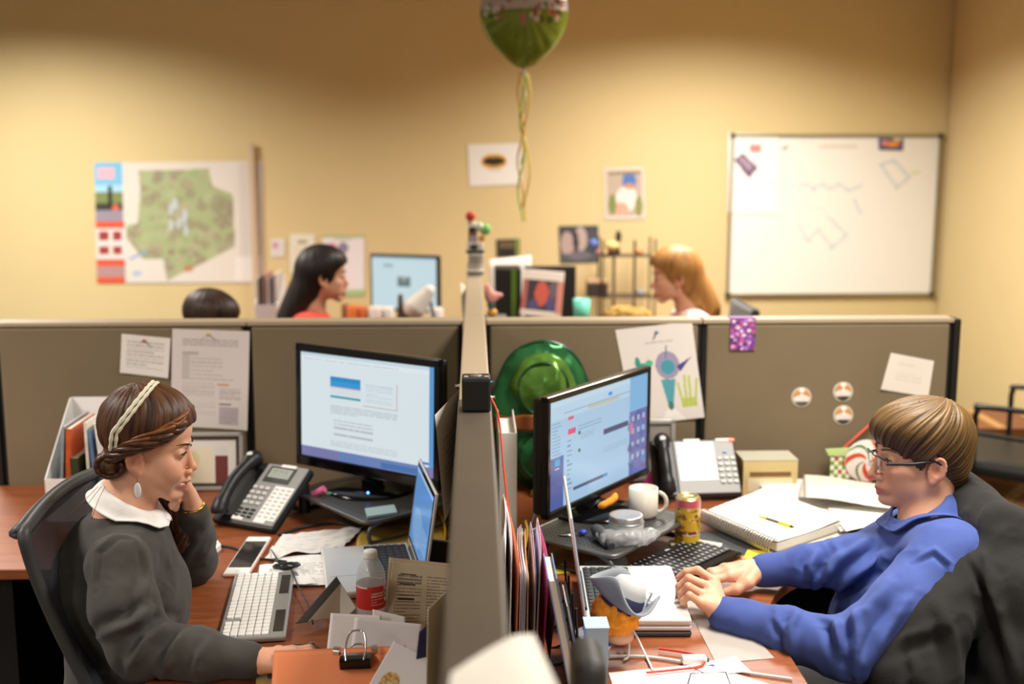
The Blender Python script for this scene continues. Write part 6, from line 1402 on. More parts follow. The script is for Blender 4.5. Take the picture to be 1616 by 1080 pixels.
# cables and papers by the right laptop
WC = mat('white_cable', '#e4e0da', .4)
for (x0_, x1_, y1_, lb) in ((982, 985, 1042, 'white cable plugged into the right laptop, nearer the doll'), (992, 1030, 1058, 'white cable plugged into the right laptop, nearer its front')):
    p0 = aty(x0_, 1012, 2.262); t = thing('cable', lb, 'cable', (0, 0, 0)); p0.z = ZD + .034
    B().rbox(p0 + Vector((0, -.006, 0)), (.009, .022, .006), .002).build('plug', WHT, t); B().tube(spline([p0 + Vector((0, -.016, 0)), p0 + Vector((.008, -.04, .002)), atz((x0_ + x1_) / 2 + 8, 1035, ZD + .006), atz(x1_, y1_, ZD + .004)], 7), .0026, 8).build('cord', WC, t)
cable('cable', 'white cable running along the front of the right laptop', [(962, 1036), (1010, 1036), (1060, 1042), (1110, 1052), (1180, 1062), (1250, 1072)], ZD + .004, .0028, WC)
cable('cable', 'red cable curling round the corner of the right laptop', [(1040, 1024), (1085, 1031), (1110, 1040), (1105, 1052), (1060, 1058), (1020, 1062)], ZD + .008, .0026, mat('red_cable', '#cf3f28', .45))
sheet('paper_sheet', 'white sheet in the right foreground with faint print', 'paper', [(960, 1062), (1110, 1048), (1240, 1088), (985, 1130)], ZD + .002, page(50, 40, '#efece9', 9, '#c9c6c4', .3))
sheet('paper_sheet', 'second white sheet behind the foreground sheet on the right desk', 'paper', [(1085, 1050), (1160, 1036), (1185, 1060), (1120, 1066)], ZD + .004, Canvas(30, 20, '#ece9e6').rect(.3, .25, .42, .4, '#3c4a80'))
t = thing('power_adapter', 'small white power adapter under the cables', 'adapter', (atz(1095, 1048, ZD).x, atz(1095, 1048, ZD).y, ZD + .009)); B().rbox((0, 0, 0), (.05, .022, .016), .004).build('body', WHT, t); B().box((.027, 0, 0), (.006, .008, .008)).build('plug', mat('grey_plug', '#55555a', .4), t)
q = [atz(1090, 1072, ZD), atz(1145, 1070, ZD), atz(1160, 1110, ZD), atz(1080, 1110, ZD)]; t = thing('smartphone', 'white phone with navy outline at the bottom edge of the right desk', 'phone', (0, 0, 0)); B().prism([(p.x, p.y) for p in q], ZD + .006, ZD + .011).build('body', mat('white_plastic', '#ecebe8'), t); B().tube([p + Vector((0, 0, .011)) for p in q], .0016, 6, close=True).build('rim', mat('navy_rim', '#2a3060', .4), t)
tag(B().prism([(p.x, p.y) for p in [atz(1075, 940, ZD), atz(1150, 960, ZD), atz(1222, 1040, ZD), atz(1130, 1048, ZD)]], ZD + .0006, ZD + .0018).build('plastic_mat', mat('clear_mat', '#d8d2ca', .12, alpha=.45)), 'translucent plastic mat under the man\'s left forearm', 'desk mat')
# ------------------------------------------------------------------ back wall
WYF = WY - .002
def onwall(name, label, cat, px, canvas, off=.004, solid=.0, m=None, group=None):
    c = [aty(x, y, WYF - off) for x, y in px]; return tag(canvas.build(name, quadfn(c), m or PAPER, solid=solid), label, cat, group)
c = Canvas(170, 120, '#e2dad0'); r_ = random.Random(11)
shape = [(.26, .07), (.68, .06), (.70, .20), (.82, .27), (.83, .70), (.66, .82), (.42, .98), (.40, .80), (.28, .80), (.18, .62), (.18, .52), (.25, .50), (.27, .22)]
m0 = c.a.copy(); c.poly(shape, '#a9b486')
mask = np.abs(c.a - m0).sum(2) > 1e-4
for i in range(420):
    u, v = r_.random(), r_.random(); rr = r_.uniform(.008, .045); keep = c.a.copy(); c.ell(u, v, rr, rr * 1.2, r_.choice(['#a3907a', '#93826e', '#9fb27a', '#b4bd90', '#8f7f6c', '#b8a890', '#9a8a76']), .55); c.a[~mask] = keep[~mask]
for i in range(8): keep = c.a.copy(); c.ell(r_.uniform(.42, .55), r_.uniform(.3, .6), .015, .05, '#c3d0d4', .8); c.a[~mask] = keep[~mask]
c.ell(.55, .88, .03, .03, '#c4714a', .7); c.line(.20, .80, .29, .74, .008, '#8ea6d6', .9); c.ell(.24, .92, .03, .02, '#9fb3da', .8)
c.rect(0, 0, .165, .28, '#79c0e6').rect(.02, .04, .115, .13, '#eab4c2').rect(0, .18, .165, .28, '#a9d6ea').rect(0, .24, .165, .40, '#7d8a52').rect(.0, .33, .165, .39, '#343a2a').rect(.075, .19, .1, .36, '#1e1c1a').rect(0, .39, .165, .48, '#9a8fa0').ell(.12, .37, .02, .03, '#d86a4c')
c.rect(0, .48, .17, 1, '#e2583a').rect(0, .545, .17, .80, '#e9dcd8')
for i in range(4): c.rect(.02 + .08 * (i % 2), .57 + .12 * (i // 2), .075 + .08 * (i % 2), .64 + .12 * (i // 2), '#a03a38')
c.rect(.0, .855, .17, .95, '#b48f8c').rect(.86, .02, 1, .98, '#d6cec8', .6).rect(.83, .78, 1, .98, '#ece6e0')
onwall('wall_map', 'large green and brown relief map with orange side strip on back wall', 'map', [(149, 257), (414, 254), (416, 446), (153, 447)], c)
tag(B().rbox((aty(400, 350, 6.685).x, 6.685, .92), (.036, .02, 1.84), .006).build('wooden_batten', mat('pale_batten', '#cdb79a', .7)), 'long pale wooden batten leaning before the map\'s right edge', 'batten')
c = Canvas(50, 40, '#efece6'); c.ell(.48, .42, .25, .18, '#dfa62c'); c.ell(.48, .42, .21, .10, '#2a2620').rect(.36, .62, .62, .64, '#c9c4be').rect(.4, .67, .56, .685, '#d5d0ca')
onwall('print', 'white sheet with yellow and black oval emblem below the balloon', 'poster', [(738, 228), (822, 226), (824, 291), (741, 294)], c)
c = Canvas(44, 56, '#d9cfc4'); c.rect(.06, .06, .94, .92, '#b9a896').ell(.62, .26, .17, .18, '#4f74b8').ell(.55, .60, .26, .24, '#e9e4dc').ell(.4, .78, .2, .12, '#d7a48c').rect(.08, .08, .92, .13, '#8a7a64').ell(.2, .7, .1, .2, '#7d8a4a').ell(.85, .75, .1, .2, '#8a8f54').ell(.62, .36, .12, .06, '#c98f6a')
onwall('photo_print', 'photo of a person in a blue cap on the back wall', 'photo', [(953, 266), (1017, 264), (1018, 346), (954, 347)], c)
c = Canvas(44, 40, '#3d434a'); c.ell(.55, .35, .16, .33, '#b8a49c').ell(.2, .5, .17, .35, '#b39c96').ell(.85, .3, .15, .2, '#4a4c52').rect(.0, .75, 1, 1, '#4f555c').ell(.42, .45, .07, .3, '#2b2f34').ell(.5, .8, .3, .12, '#6f6a70')
onwall('poster', 'dark grey picture poster behind the wire shelf', 'poster', [(882, 357), (944, 356), (946, 414), (884, 416)], c)
c = Canvas(16, 20, '#e9e2dc'); c.rect(.1, .1, .9, .9, '#dcd4d0').rect(.1, .2, .5, .5, '#c98fa0'); onwall('card', 'tiny pink and white card beside the map', 'card', [(427, 378), (449, 377), (449, 405), (428, 406)], c)
c = Canvas(30, 40, '#e9e3cf'); c.text(.15, .3, .85, .6, 4, '#b9b39a', .6).ell(.5, .2, .2, .06, '#b0a888'); onwall('notice', 'cream notice sheet left of the black-haired woman', 'notice', [(457, 369), (497, 370), (497, 432), (458, 432)], c)
c = Canvas(40, 56, '#ece6e6'); c.rect(0, 0, 1, .04, '#9fbf82').rect(0, .9, 1, 1, '#a9c98f').ell(.22, .22, .14, .10, '#d87fb0').ell(.5, .2, .12, .09, '#8f86a0').rect(.3, .05, .7, .08, '#a89f9a'); onwall('poster', 'white poster with green borders and pink drawing', 'poster', [(508, 372), (575, 372), (575, 467), (510, 468)], c)
c = Canvas(24, 20, '#3a3028'); c.rect(.12, .15, .8, .5, '#6a5a40').rect(.82, 0, .95, 1, '#7a9a2c').rect(.15, .5, .75, .9, '#241c18'); onwall('photo_print', 'small dark photo with green edge above the white papers', 'photo', [(783, 378), (820, 377), (820, 406), (784, 406)], c)
# whiteboard
q = [aty(1150, 212, WYF - .012), aty(1479, 217, WYF - .012), aty(1474, 465, WYF - .012), aty(1154, 465, WYF - .012)]
x0_, x1_ = (q[0].x + q[3].x) / 2, (q[1].x + q[2].x) / 2; zt_, zb_ = (q[0].z + q[1].z) / 2, (q[2].z + q[3].z) / 2
t = thing('whiteboard', 'large whiteboard in aluminium frame on the back wall', 'whiteboard', ((x0_ + x1_) / 2, WYF - .012, (zt_ + zb_) / 2)); ww, hh = x1_ - x0_, zt_ - zb_
c = Canvas(120, 90, '#f2f0ea'); MB = '#b9cdd8'
for seg in (((.32, .32), (.36, .30), (.40, .33), (.44, .30), (.48, .33), (.52, .30), (.57, .34), (.63, .31)), ((.33, .55), (.38, .66)), ((.38, .66), (.43, .58)), ((.47, .50), (.57, .62)), ((.57, .62), (.50, .70)), ((.50, .70), (.44, .60)), ((.72, .18), (.80, .32)), ((.80, .32), (.86, .26)), ((.86, .26), (.78, .15)), ((.78, .15), (.72, .18)), ((.60, .40), (.63, .48))):
    for a, b_ in zip(seg[:-1], seg[1:]): c.line(a[0], a[1], b_[0], b_[1], .008, MB, .55)
c.rect(.42, .06, .60, .075, '#e0d8cc').rect(.87, .22, .91, .235, '#cfd69a').text(.32, .44, .46, .47, 1, '#d3d8dc', .5)
c.build('writing_surface', lambda u, v: Vector(((u - .5) * ww, -.004, (.5 - v) * hh)), print_mat('board_gloss', .25), t)
b = B()
for s in (-1, 1): b.rbox((0, -.004, s * hh / 2), (ww + .02, .018, .018), .003); b.rbox((s * ww / 2, -.004, 0), (.018, .018, hh), .003)
b.build('frame', mat('board_frame', '#9a927c', .4, .5), t); B().box((0, .002, 0), (ww, .008, hh)).build('backing', GREY, t)
for sx in (-1, 1):
    for sz in (-1, 1): B().rbox((sx * ww / 2, -.006, sz * hh / 2), (.03, .022, .03), .005).build('corner_cap', mat('corner_dark', '#3a382e', .5), t)
c = Canvas(40, 60, '#f6f4f0'); c.poly([(.12, .33), (.28, .24), (.60, .42), (.42, .56)], '#6b5470').poly([(.2, .33), (.28, .28), (.5, .41), (.42, .47)], '#a894ac').rect(.42, .14, .64, .24, '#d98a8c').rect(.0, .60, 1, .61, '#e6e2dc')
o = onwall('poster', 'white sheet with a purple gadget picture on the whiteboard', 'poster', [(1149, 210), (1230, 212), (1226, 338), (1149, 337)], c, .022)
c = Canvas(26, 14, '#34507a'); c.rect(.1, .2, .9, .75, '#c46a5a').ell(.55, .5, .2, .25, '#e8963c').ell(.25, .35, .12, .2, '#d88f8c').rect(.6, .0, .9, .2, '#e0d0a0'); onwall('photo_print', 'small colourful photo strip at the top of the whiteboard', 'photo', [(1386, 218), (1426, 219), (1425, 238), (1387, 237)], c, .019)
tag(B().ball(aty(1238, 228, WYF - .026), (.02, .008, .025)).build('magnet', WHT), 'white round magnet at the top of the whiteboard', 'magnet')

# ------------------------------------------------------------------ foil balloon with ribbons
bc = aty(827, 18, 4.75); t = thing('foil_balloon', 'round green foil balloon with flower patches floating near the ceiling', 'balloon', bc)
Rb = .178; c = Canvas(96, 64, '#7a8a2a'); r_ = random.Random(8)
# canvas is wrapped on the front and back lens of the balloon
c.rect(0, 0, 1, .50, '#b9b4b0')
for i in range(110): c.ell(r_.random(), r_.uniform(.0, .62), r_.uniform(.01, .035), r_.uniform(.015, .05), r_.choice(['#5f7a3a', '#c06a5a', '#3f4a34', '#d8a8a0', '#8a7a68', '#a83c30', '#c9c4c2', '#d9b4b8']), .85)
for s, nm in ((-1, 'front_panel'), (1, 'back_panel')):
    def lens_(u, v, s=s):
        a, b_ = 2 * u - 1, 2 * v - 1; x = a * math.sqrt(max(0, 1 - b_ * b_ / 2)); y = b_ * math.sqrt(max(0, 1 - a * a / 2)); r2 = min(1, x * x + y * y)
        pt = 1 + .12 * max(0, y) ** 6; th = math.atan2(y, x)
        return Vector((x * Rb * (1 - .10 * max(0, y) ** 2), s * .10 * math.sqrt(max(0, 1 - r2)) * (1 + .04 * math.sin(18 * th) * r2), -y * Rb * 1.12 * pt))
    c.build(nm, lens_, print_mat('balloon_foil', .22, metal=.35), t)
nz_ = -Rb * 1.12 * 1.12
B().tube([(0, 0, nz_ + .012), (0, 0, nz_ - .012), (0, 0, nz_ - .03)], [.008, .005, .010], 8).build('neck', mat('neck_foil', '#c9c4b0', .3), t)
for k, (col, zz, ph) in enumerate((('#d9b83c', -.86, 0), ('#9fc04a', -1.02, 1.6), ('#d8a04c', -.84, 3.1), ('#cfc45a', -.72, 4.4))):
    zb2 = aty(822, 350, 4.75).z - bc.z; zz = zb2 * (1.0, 1.0, .93, .72)[k]
    pts = [Vector((.012 * math.sin(ph + i * .55) + .014 * math.cos(ph) - .008 * (k == 1) * i / 12, .012 * math.cos(ph + i * .6), nz_ - .02 + (zz - nz_ + .02) * i / 22)) for i in range(23)]
    B().tube(pts, .0038, 5).build('ribbon', mat('ribbon_' + col.strip('#'), col, .4), t)

# ------------------------------------------------------------------ rear desks, shelf and the things seen above the partition
for sx, lb in ((-1, 'desk along the back wall behind the cross partition on the left'), (1, 'desk along the back wall behind the cross partition on the right')):
    t = thing('wall_desk', lb, 'desk', (sx * .78, 5.94, 0)); B().rbox((0, 0, ZD - .014), (1.45, 1.43, .028), .004).build('desktop', WOOD, t)
    for x in (-.66, .66): B().box((x, 0, (ZD - .03) / 2), (.04, 1.3, ZD - .03)).build('end_panel', DARK, t)
def mon_rear(label, cx, Y, zb, wd, ht, ang, cv, emis=True):
    M = frame((cx, Y, zb + ht / 2), (math.cos(ang), math.sin(ang), 0), (0, 0, 1)); t = thing('monitor', label, 'monitor', M=M)
    B().rbox((0, 0, -.012), (wd, ht, .03), .006).build('housing', PLB, t); cv.build('screen', lambda u, v: Vector(((u - .5) * (wd - .028), (.5 - v) * (ht - .03), .0045)), SCRN, t)
    B().box((0, -ht / 2 - .04, -.02), (.06, .10, .02)).build('stand_neck', PLB, t); n_ = zb - ZD; B().tube([(0, -ht / 2 - .0, -.02), (0, -ht / 2 - n_ + .012, -.02)], .02, 10).build('stand_post', PLB, t); B().lathe([(0, .01), (.09, .008), (.1, 0), (0, 0)], 24, (0, -ht / 2 - n_ + .001, -.02), Matrix(((1, 0, 0), (0, 0, 1), (0, -1, 0)))).build('stand_base', PLB, t); return t
c = Canvas(60, 46, '#cfe8ee'); c.rect(.18, .14, .34, .2, '#a3bcc4').rect(.40, .36, .60, .42, '#7f959c').rect(.40, .42, .60, .56, '#5f7d80').rect(.47, .38, .53, .46, '#b0a890').rect(0, 0, 1, .05, '#b9d8e6')
xl, xr = aty(584, 440, 6.0).x, aty(694, 440, 5.75).x
mon_rear('monitor with pale cyan screen behind the partition on the left', (xl + xr) / 2, 5.88, aty(640, 492, 5.88).z, .40, aty(640, 402, 5.88).z - aty(640, 492, 5.88).z, -.42, c)
# black monitor back with green strip and printed picture
xa, xb = aty(781, 460, 5.5).x, aty(906, 460, 5.5).x; z1, z0 = aty(840, 425, 5.5).z, ZD + .02
t = thing('computer_tower', 'black computer tower with green stripe right of the toy stack', 'computer', ((xa + aty(823, 460, 5.5).x) / 2, 5.62, ZD + .001)); hh = z1 - ZD
B().rbox((0, 0, hh / 2), (aty(823, 460, 5.5).x - xa, .2, hh), .006).build('case', mat('tower_black', '#141311', .5), t); B().box((.028, -.102, hh / 2), (.026, .006, hh - .01)).build('stripe', mat('lime_stripe', '#4d6a1c', .5), t)
t = thing('monitor', 'black monitor behind the printed portrait on the right', 'monitor', ((aty(823, 460, 5.6).x + xb) / 2 + .02, 5.66, ZD)); w_ = xb - aty(823, 460, 5.5).x
B().rbox((0, 0, hh - .14), (w_, .03, .28), .006).build('housing', mat('tower_black', '#141311'), t); B().cyl((0, .01, .01), (0, .01, hh - .2), .02).build('stand_post', PLB, t); B().lathe([(0, .01), (.09, .008), (.1, 0), (0, 0)], 24, (0, 0, .001)).build('stand_base', PLB, t)
c = Canvas(40, 44, '#d2c4b8'); c.rect(.0, .20, 1, .86, '#2e242c').ell(.48, .50, .17, .27, '#b8503e').rect(0, .2, .12, .86, '#a05a50').rect(.86, .2, 1, .9, '#c07a6a').ell(.3, .75, .12, .12, '#4a3f6a').ell(.72, .72, .12, .15, '#4a3f6a').ell(.75, .4, .1, .2, '#5f5058')
tag(c.build('portrait_print', quadfn([aty(828, 425, 5.52), aty(891, 430, 5.50), aty(885, 504, 5.46), aty(820, 497, 5.48)]), PAPER, solid=.002), 'printed red portrait taped on the black monitor', 'print')
q = [aty(x, y, 5.86) for x, y in [(772, 410), (838, 403), (840, 540), (772, 545)]]; q[2].z = q[3].z = ZD + .001; q[2].y = q[3].y = 5.82
tag(Canvas(12, 10, '#e6ddd2').build('paper_sheet', quadfn(q), PAPER, solid=.002), 'white paper sheets propped behind the black tower', 'paper')
# wire shelf
sx0, sx1 = aty(948, 440, 6.45).x, aty(1030, 440, 6.45).x; t = thing('wire_shelf', 'small dark wire shelf unit on the desk by the back wall', 'shelf', ((sx0 + sx1) / 2, 6.47, ZD + .001)); sw = sx1 - sx0
SHM = mat('shelf_bronze', '#4a3a26', .45, .5); zs = [aty(990, y, 6.45).z - ZD for y in (404, 468)]
for x in (-sw / 2, sw / 2):
    for y in (-.10, .10): B().tube([(x, y, 0), (x, y, zs[0] + .10)], .006, 8).build('post', SHM, t)
for x in (-.06, .06): B().tube([(x, .1, 0), (x, .1, zs[0] + .08)], .008, 8).build('back_rod', SHM, t)
for z in [zs[0], zs[1], .10]:
    b = B(); 
    for i in range(9): b.tube([(-sw / 2, -.10 + .025 * i, z), (sw / 2, -.10 + .025 * i, z)], .003, 6)
    for x in (-sw / 2, 0, sw / 2): b.tube([(x, -.1, z), (x, .1, z)], .004, 6)
    b.build('shelf_grid', SHM, t)
def small(name, label, cat, px, Y, prof, m, m2=None, zbase=None):
    p = aty(px[0], px[1], Y); zb = zbase if zbase is not None else p.z; t = thing(name, label, cat, (p.x, Y, zb))
    B().lathe(prof, 20).build('body', m, t)
    if m2: top = max(prof, key=lambda q: q[1]); B().ball((0, 0, top[1]), (prof[1][0] * .8, prof[1][0] * .8, prof[1][0] * .5)).build('top', m2, t)
    return t
zsh = ZD + zs[0] + .004
ORB = lambda r: [(0, 0), (r * .6, .003), (r, r), (r * .75, r * 1.65), (0, r * 2)]
t = small('ornament', 'cream mushroom-shaped ornament on top of the wire shelf', 'ornament', (966, 395), 6.44, [(0, 0), (.028, .002), (.024, .03), (.02, .04)], mat('plum_glaze', '#5a4048', .4), None, zsh)
B().ball((0, 0, .055), (.042, .042, .03)).build('cap', mat('cream_glaze', '#dcc684', .4), t)
small('ornament', 'peach round ornament at the right of the wire shelf', 'ornament', (1009, 390), 6.44, ORB(.026), mat('peach_glaze', '#d99a68', .4), None, zsh)
small('ornament', 'blue cap ornament at the left of the wire shelf', 'ornament', (937, 382), 6.45, ORB(.028), mat('blue_glaze', '#5d78c0', .4), None, aty(937, 392, 6.45).z)
small('ornament', 'pink figurine at the left end of the wire shelf', 'ornament', (945, 398), 6.40, ORB(.016), mat('pink_glaze', '#c98a8c', .4), None, aty(945, 402, 6.40).z)
small('plant_sprig', 'dark green sprig on the wire shelf', 'plant', (976, 372), 6.5, [(0, 0), (.012, .002), (.006, .06), (.02, .10), (.012, .13), (0, .14)], mat('dark_sprig', '#2c2e1c', .7), None, zsh)
small('ornament', 'small grey jar on the middle of the wire shelf', 'ornament', (1010, 460), 6.42, [(0, 0), (.026, .002), (.026, .035), (.02, .04), (0, .04)], mat('grey_glaze', '#8a8f94', .4), None, ZD + zs[1] + .004)
t = thing('storage_box', 'dark box with cream top on the middle of the wire shelf', 'box', (aty(942, 455, 6.43).x, 6.43, ZD + zs[1] + .004)); B().rbox((0, 0, .038), (.115, .10, .076), .004).build('body', mat('dark_box', '#2c2622', .6), t); B().rbox((0, 0, .088), (.12, .105, .02), .006).build('lid', mat('cream_lid', '#b89a78', .6), t)
small('bottle', 'yellow bottle beside the black monitor', 'bottle', (910, 490), 6.1, [(0, 0), (.032, .002), (.032, .14), (.02, .17), (.015, .2), (0, .2)], mat('yellow_bottle', '#c2ac2c', .4), None, ZD + .002)
small('pencil_cup', 'teal cup beside the black monitor', 'cup', (918, 490), 5.35, [(0, 0), (.035, .002), (.042, .13), (.039, .13), (.032, .01), (0, .01)], mat('teal_cup', '#62b8a4', .4), None, aty(918, 505, 5.35).z - .03)
tag(B().rbox((aty(918, 505, 5.35).x, 5.35, (ZD + aty(918, 505, 5.35).z - .03) / 2), (.14, .12, aty(918, 505, 5.35).z - .03 - ZD), .005).build('desk_organizer', DKG), 'dark desk organizer under the teal cup', 'organizer')
# left rear clutter
t = thing('desk_lamp', 'white round desk lamp shade in front of the rear left monitor', 'lamp', (aty(662, 480, 5.3).x, 5.3, ZD)); zc = aty(664, 478, 5.3).z - ZD
f = Field((-.12, -.12, zc - .1), (.14, .12, zc + .14), .006); f.cap((-.02, 0, zc - .02), (.045, 0, zc + .055), .055, .030, .02); V, Fc = f.mesh(); field_obj('shade', relax(V, Fc), Fc, mat('lamp_white', '#dcd6cc', .35), t)
B().tube(spline([(.05, .02, 0), (.08, .02, zc * .5), (.045, .02, zc + .03)], 6), .008, 8).build('arm', GREY, t); B().lathe([(0, .015), (.07, .012), (.08, 0), (0, 0)], 24, (.05, .02, 0)).build('base', GREY, t)
t = thing('card_holder', 'grey tapered card holder left of the white lamp', 'holder', (aty(632, 480, 5.35).x, 5.35, ZD)); zc = aty(632, 465, 5.35).z - ZD; B().prism([(-.03, 0), (.035, 0), (.01, zc), (-.01, zc)], -.02, .02, Matrix(((1, 0, 0), (0, 0, 1), (0, 1, 0)))).build('wedge', mat('taupe_plastic', '#6b6258', .5), t)
for k, (x, y, col, lb, r) in enumerate(((556, 490, '#d2702c', 'orange tub on the rear left desk', .03), (572, 492, '#c8642a', 'small orange tub beside the rear left monitor', .026), (545, 488, '#8a5a3c', 'brown jar by the black-haired woman', .02), (594, 492, '#d8ccc4', 'white cup under the rear left monitor', .035), (612, 493, '#dcd4cc', 'second white cup under the rear left monitor', .03), (688, 494, '#d9d0c8', 'white mug right of the desk lamp', .035))):
    zt2 = aty(x, y - 8, 5.6).z; small('tub', lb, 'tub', (x, y), 5.6, [(0, 0), (r, .002), (r * 1.05, zt2 - ZD - .01), (r * .9, zt2 - ZD), (0, zt2 - ZD)], mat('tub_' + col.strip('#'), col, .5), None, ZD + .001)
p = aty(428, 498, 5.4); t = thing('magazine_file', 'white magazine file behind the partition left of the black-haired woman', 'file box', (p.x, 5.4, ZD)); zt2 = aty(428, 437, 5.4).z - ZD
for x in (-.05, .05): B().prism([(-.12, 0), (.12, 0), (.12, zt2), (.08, zt2), (-.12, zt2 * .75)], -.0015, .0015, Matrix(((0, 0, 1), (1, 0, 0), (0, 1, 0))), (x, 0, 0)).build('side_panel', WF, t)
B().box((0, -.12, zt2 * .37), (.1, .003, zt2 * .74)).build('front_panel', WF, t); B().box((0, .12, zt2 * .5), (.1, .003, zt2)).build('back_panel', WF, t)
for k in range(6):
    cc = ['#c8c0b8', '#6a6460', '#b88a7c', '#e0d8d0', '#8a8490', '#d2c8c0'][k]; o = B().box((p.x - .042 + .0165 * k, 5.4, ZD + (zt2 + .01 * (k % 3)) / 2 + .003), (.010, .20, zt2 + .01 * (k % 3))).build('magazine', mat('rear_mag_' + cc.strip('#'), cc, .6)); tag(o, 'thin magazine upright in the rear magazine file', 'magazine', 'magazines in the rear file')
# supports reach the floor: a side desk under the file
t = thing('wall_desk', 'low side desk carrying the rear magazine file', 'desk', (-1.25, 5.35, 0)); B().rbox((0, 0, ZD - .014), (.9, .34, .028), .004).build('desktop', WOOD, t)
for x in (-.42, .42): B().box((x, 0, (ZD - .03) / 2), (.03, .3, ZD - .03)).build('end_panel', DARK, t)

# ------------------------------------------------------------------ toys on the far end of the spine
SY = 4.78; tz = ZP + .006; px2x = lambda x: aty(x, 420, SY).x; pz = lambda y: aty(750, y, SY).z
def toy(name, label, cat, parts):
    t = thing(name, label, cat, (0, 0, 0))
    for nm, fn, m in parts: b = B(); fn(b); b.build(nm, m, t)
    return t
WG = mat('pale_grey_plastic', '#a9a29a', .5)
zz = tz
toy('tin', 'grey and white tin at the bottom of the toy stack', 'tin', [('body', lambda b: b.cyl((px2x(750), SY, tz), (px2x(750), SY, tz + .055), .034), WG), ('stripe', lambda b: b.cyl((px2x(750), SY, tz + .022), (px2x(750), SY, tz + .033), .0348), mat('white_stripe', '#e0dad2', .5)), ('dark_stripe', lambda b: b.cyl((px2x(750), SY, tz + .010), (px2x(750), SY, tz + .018), .0348), mat('dark_stripe', '#2c2a26', .5))])
toy('tin', 'pale grey tin second from the bottom of the toy stack', 'tin', [('body', lambda b: b.cyl((px2x(751), SY, tz + .056), (px2x(751), SY, tz + .088), .032), mat('grey_tin', '#8f8880', .5)), ('lid', lambda b: b.cyl((px2x(751), SY, tz + .088), (px2x(751), SY, tz + .096), .034), mat('white_stripe', '#e0dad2'))])
toy('toy_car', 'black and white toy in the middle of the toy stack', 'toy', [('body', lambda b: b.rbox((px2x(750), SY, tz + .122), (.07, .05, .045), .012), mat('toy_white', '#cfc8c0', .5)), ('base', lambda b: b.rbox((px2x(750), SY, tz + .104), (.076, .056, .014), .005), mat('toy_dark', '#3a3630', .5)), ('spot', lambda b: b.ball((px2x(748), SY - .026, tz + .124), (.018, .004, .012)), mat('toy_dark', '#3a3630'))])
toy('toy_figure', 'lilac and orange toy figure above the black and white toy', 'toy', [('head', lambda b: b.ball((px2x(748), SY, tz + .160), .017), mat('toy_lilac', '#a9a0b4', .5)), ('block', lambda b: b.ball((px2x(761), SY, tz + .158), .014), mat('toy_orange', '#dfa03c', .5))])
toy('toy_figure', 'white toy figure with dark visor near the top of the toy stack', 'toy', [('head', lambda b: b.ball((px2x(748), SY, tz + .203), (.022, .02, .026)), mat('toy_white', '#cfc8c0')), ('visor', lambda b: b.ball((px2x(746), SY - .016, tz + .196), (.018, .008, .010)), mat('toy_black', '#26221e', .4)), ('body', lambda b: b.cyl((px2x(747), SY, tz + .172), (px2x(747), SY, tz + .19), .016), mat('toy_brown', '#7d5a48', .5))])
toy('pom_pom', 'green and white pom-pom at the right of the toy stack', 'pom-pom', [('green_puff', lambda b: b.ball((px2x(766), SY, tz + .196), .024), mat('toy_green', '#7fc070', .8)), ('white_puff', lambda b: b.ball((px2x(757), SY - .01, tz + .208), .018), mat('toy_mint', '#d3dec8', .8))])
toy('pom_pom', 'red ball on top of the toy stack', 'ball', [('ball', lambda b: b.ball((px2x(743), SY, tz + .250), .021), mat('toy_red', '#c9402c', .6)), ('stick', lambda b: b.cyl((px2x(741), SY + .004, tz + .0), (px2x(741), SY + .004, tz + .24), .004), mat('toy_dark', '#3a3630'))])
tag(Canvas(6, 12, '#c9bda4').build('paper_sheet', quadfn([aty(726, 446, 4.4), aty(734, 450, 4.4), aty(736, 505, 4.2), aty(730, 505, 4.2)]), PAPER, solid=.001), 'cream sheet on the left of the rear spine', 'paper')
f = Field((.02, 4.25, 1.10), (.20, 4.45, 1.36), .005); a_, b_ = aty(768, 452, 4.35), aty(790, 466, 4.35); f.cap(a_, aty(775, 470, 4.35), .012, .022, .012); f.cap(aty(775, 468, 4.35), b_, .022, .010, .012); V, Fc = f.mesh()
tag(field_obj('plush_toy', relax(V, Fc), Fc, mat('pink_plush', '#dc9c96', .85)), 'pink pointed plush toy beside the rear spine', 'plush toy')
t = thing('figurine', 'small teal and orange figurine under the pink plush toy', 'toy', (aty(777, 490, 4.35).x, 4.35, aty(777, 500, 4.35).z)); B().ball((0, 0, .016), (.020, .018, .016)).build('base', mat('toy_orange', '#dfa03c'), t); B().ball((-.004, 0, .048), (.016, .016, .024)).build('body', mat('toy_teal', '#4f6a6a', .6), t)
tag(B().rbox((aty(778, 505, 4.35).x + .01, 4.35, (aty(777, 500, 4.35).z) / 2), (.085, .16, aty(777, 500, 4.35).z - .001), .004).build('side_cabinet', GREY), 'grey side cabinet beside the rear spine', 'cabinet')

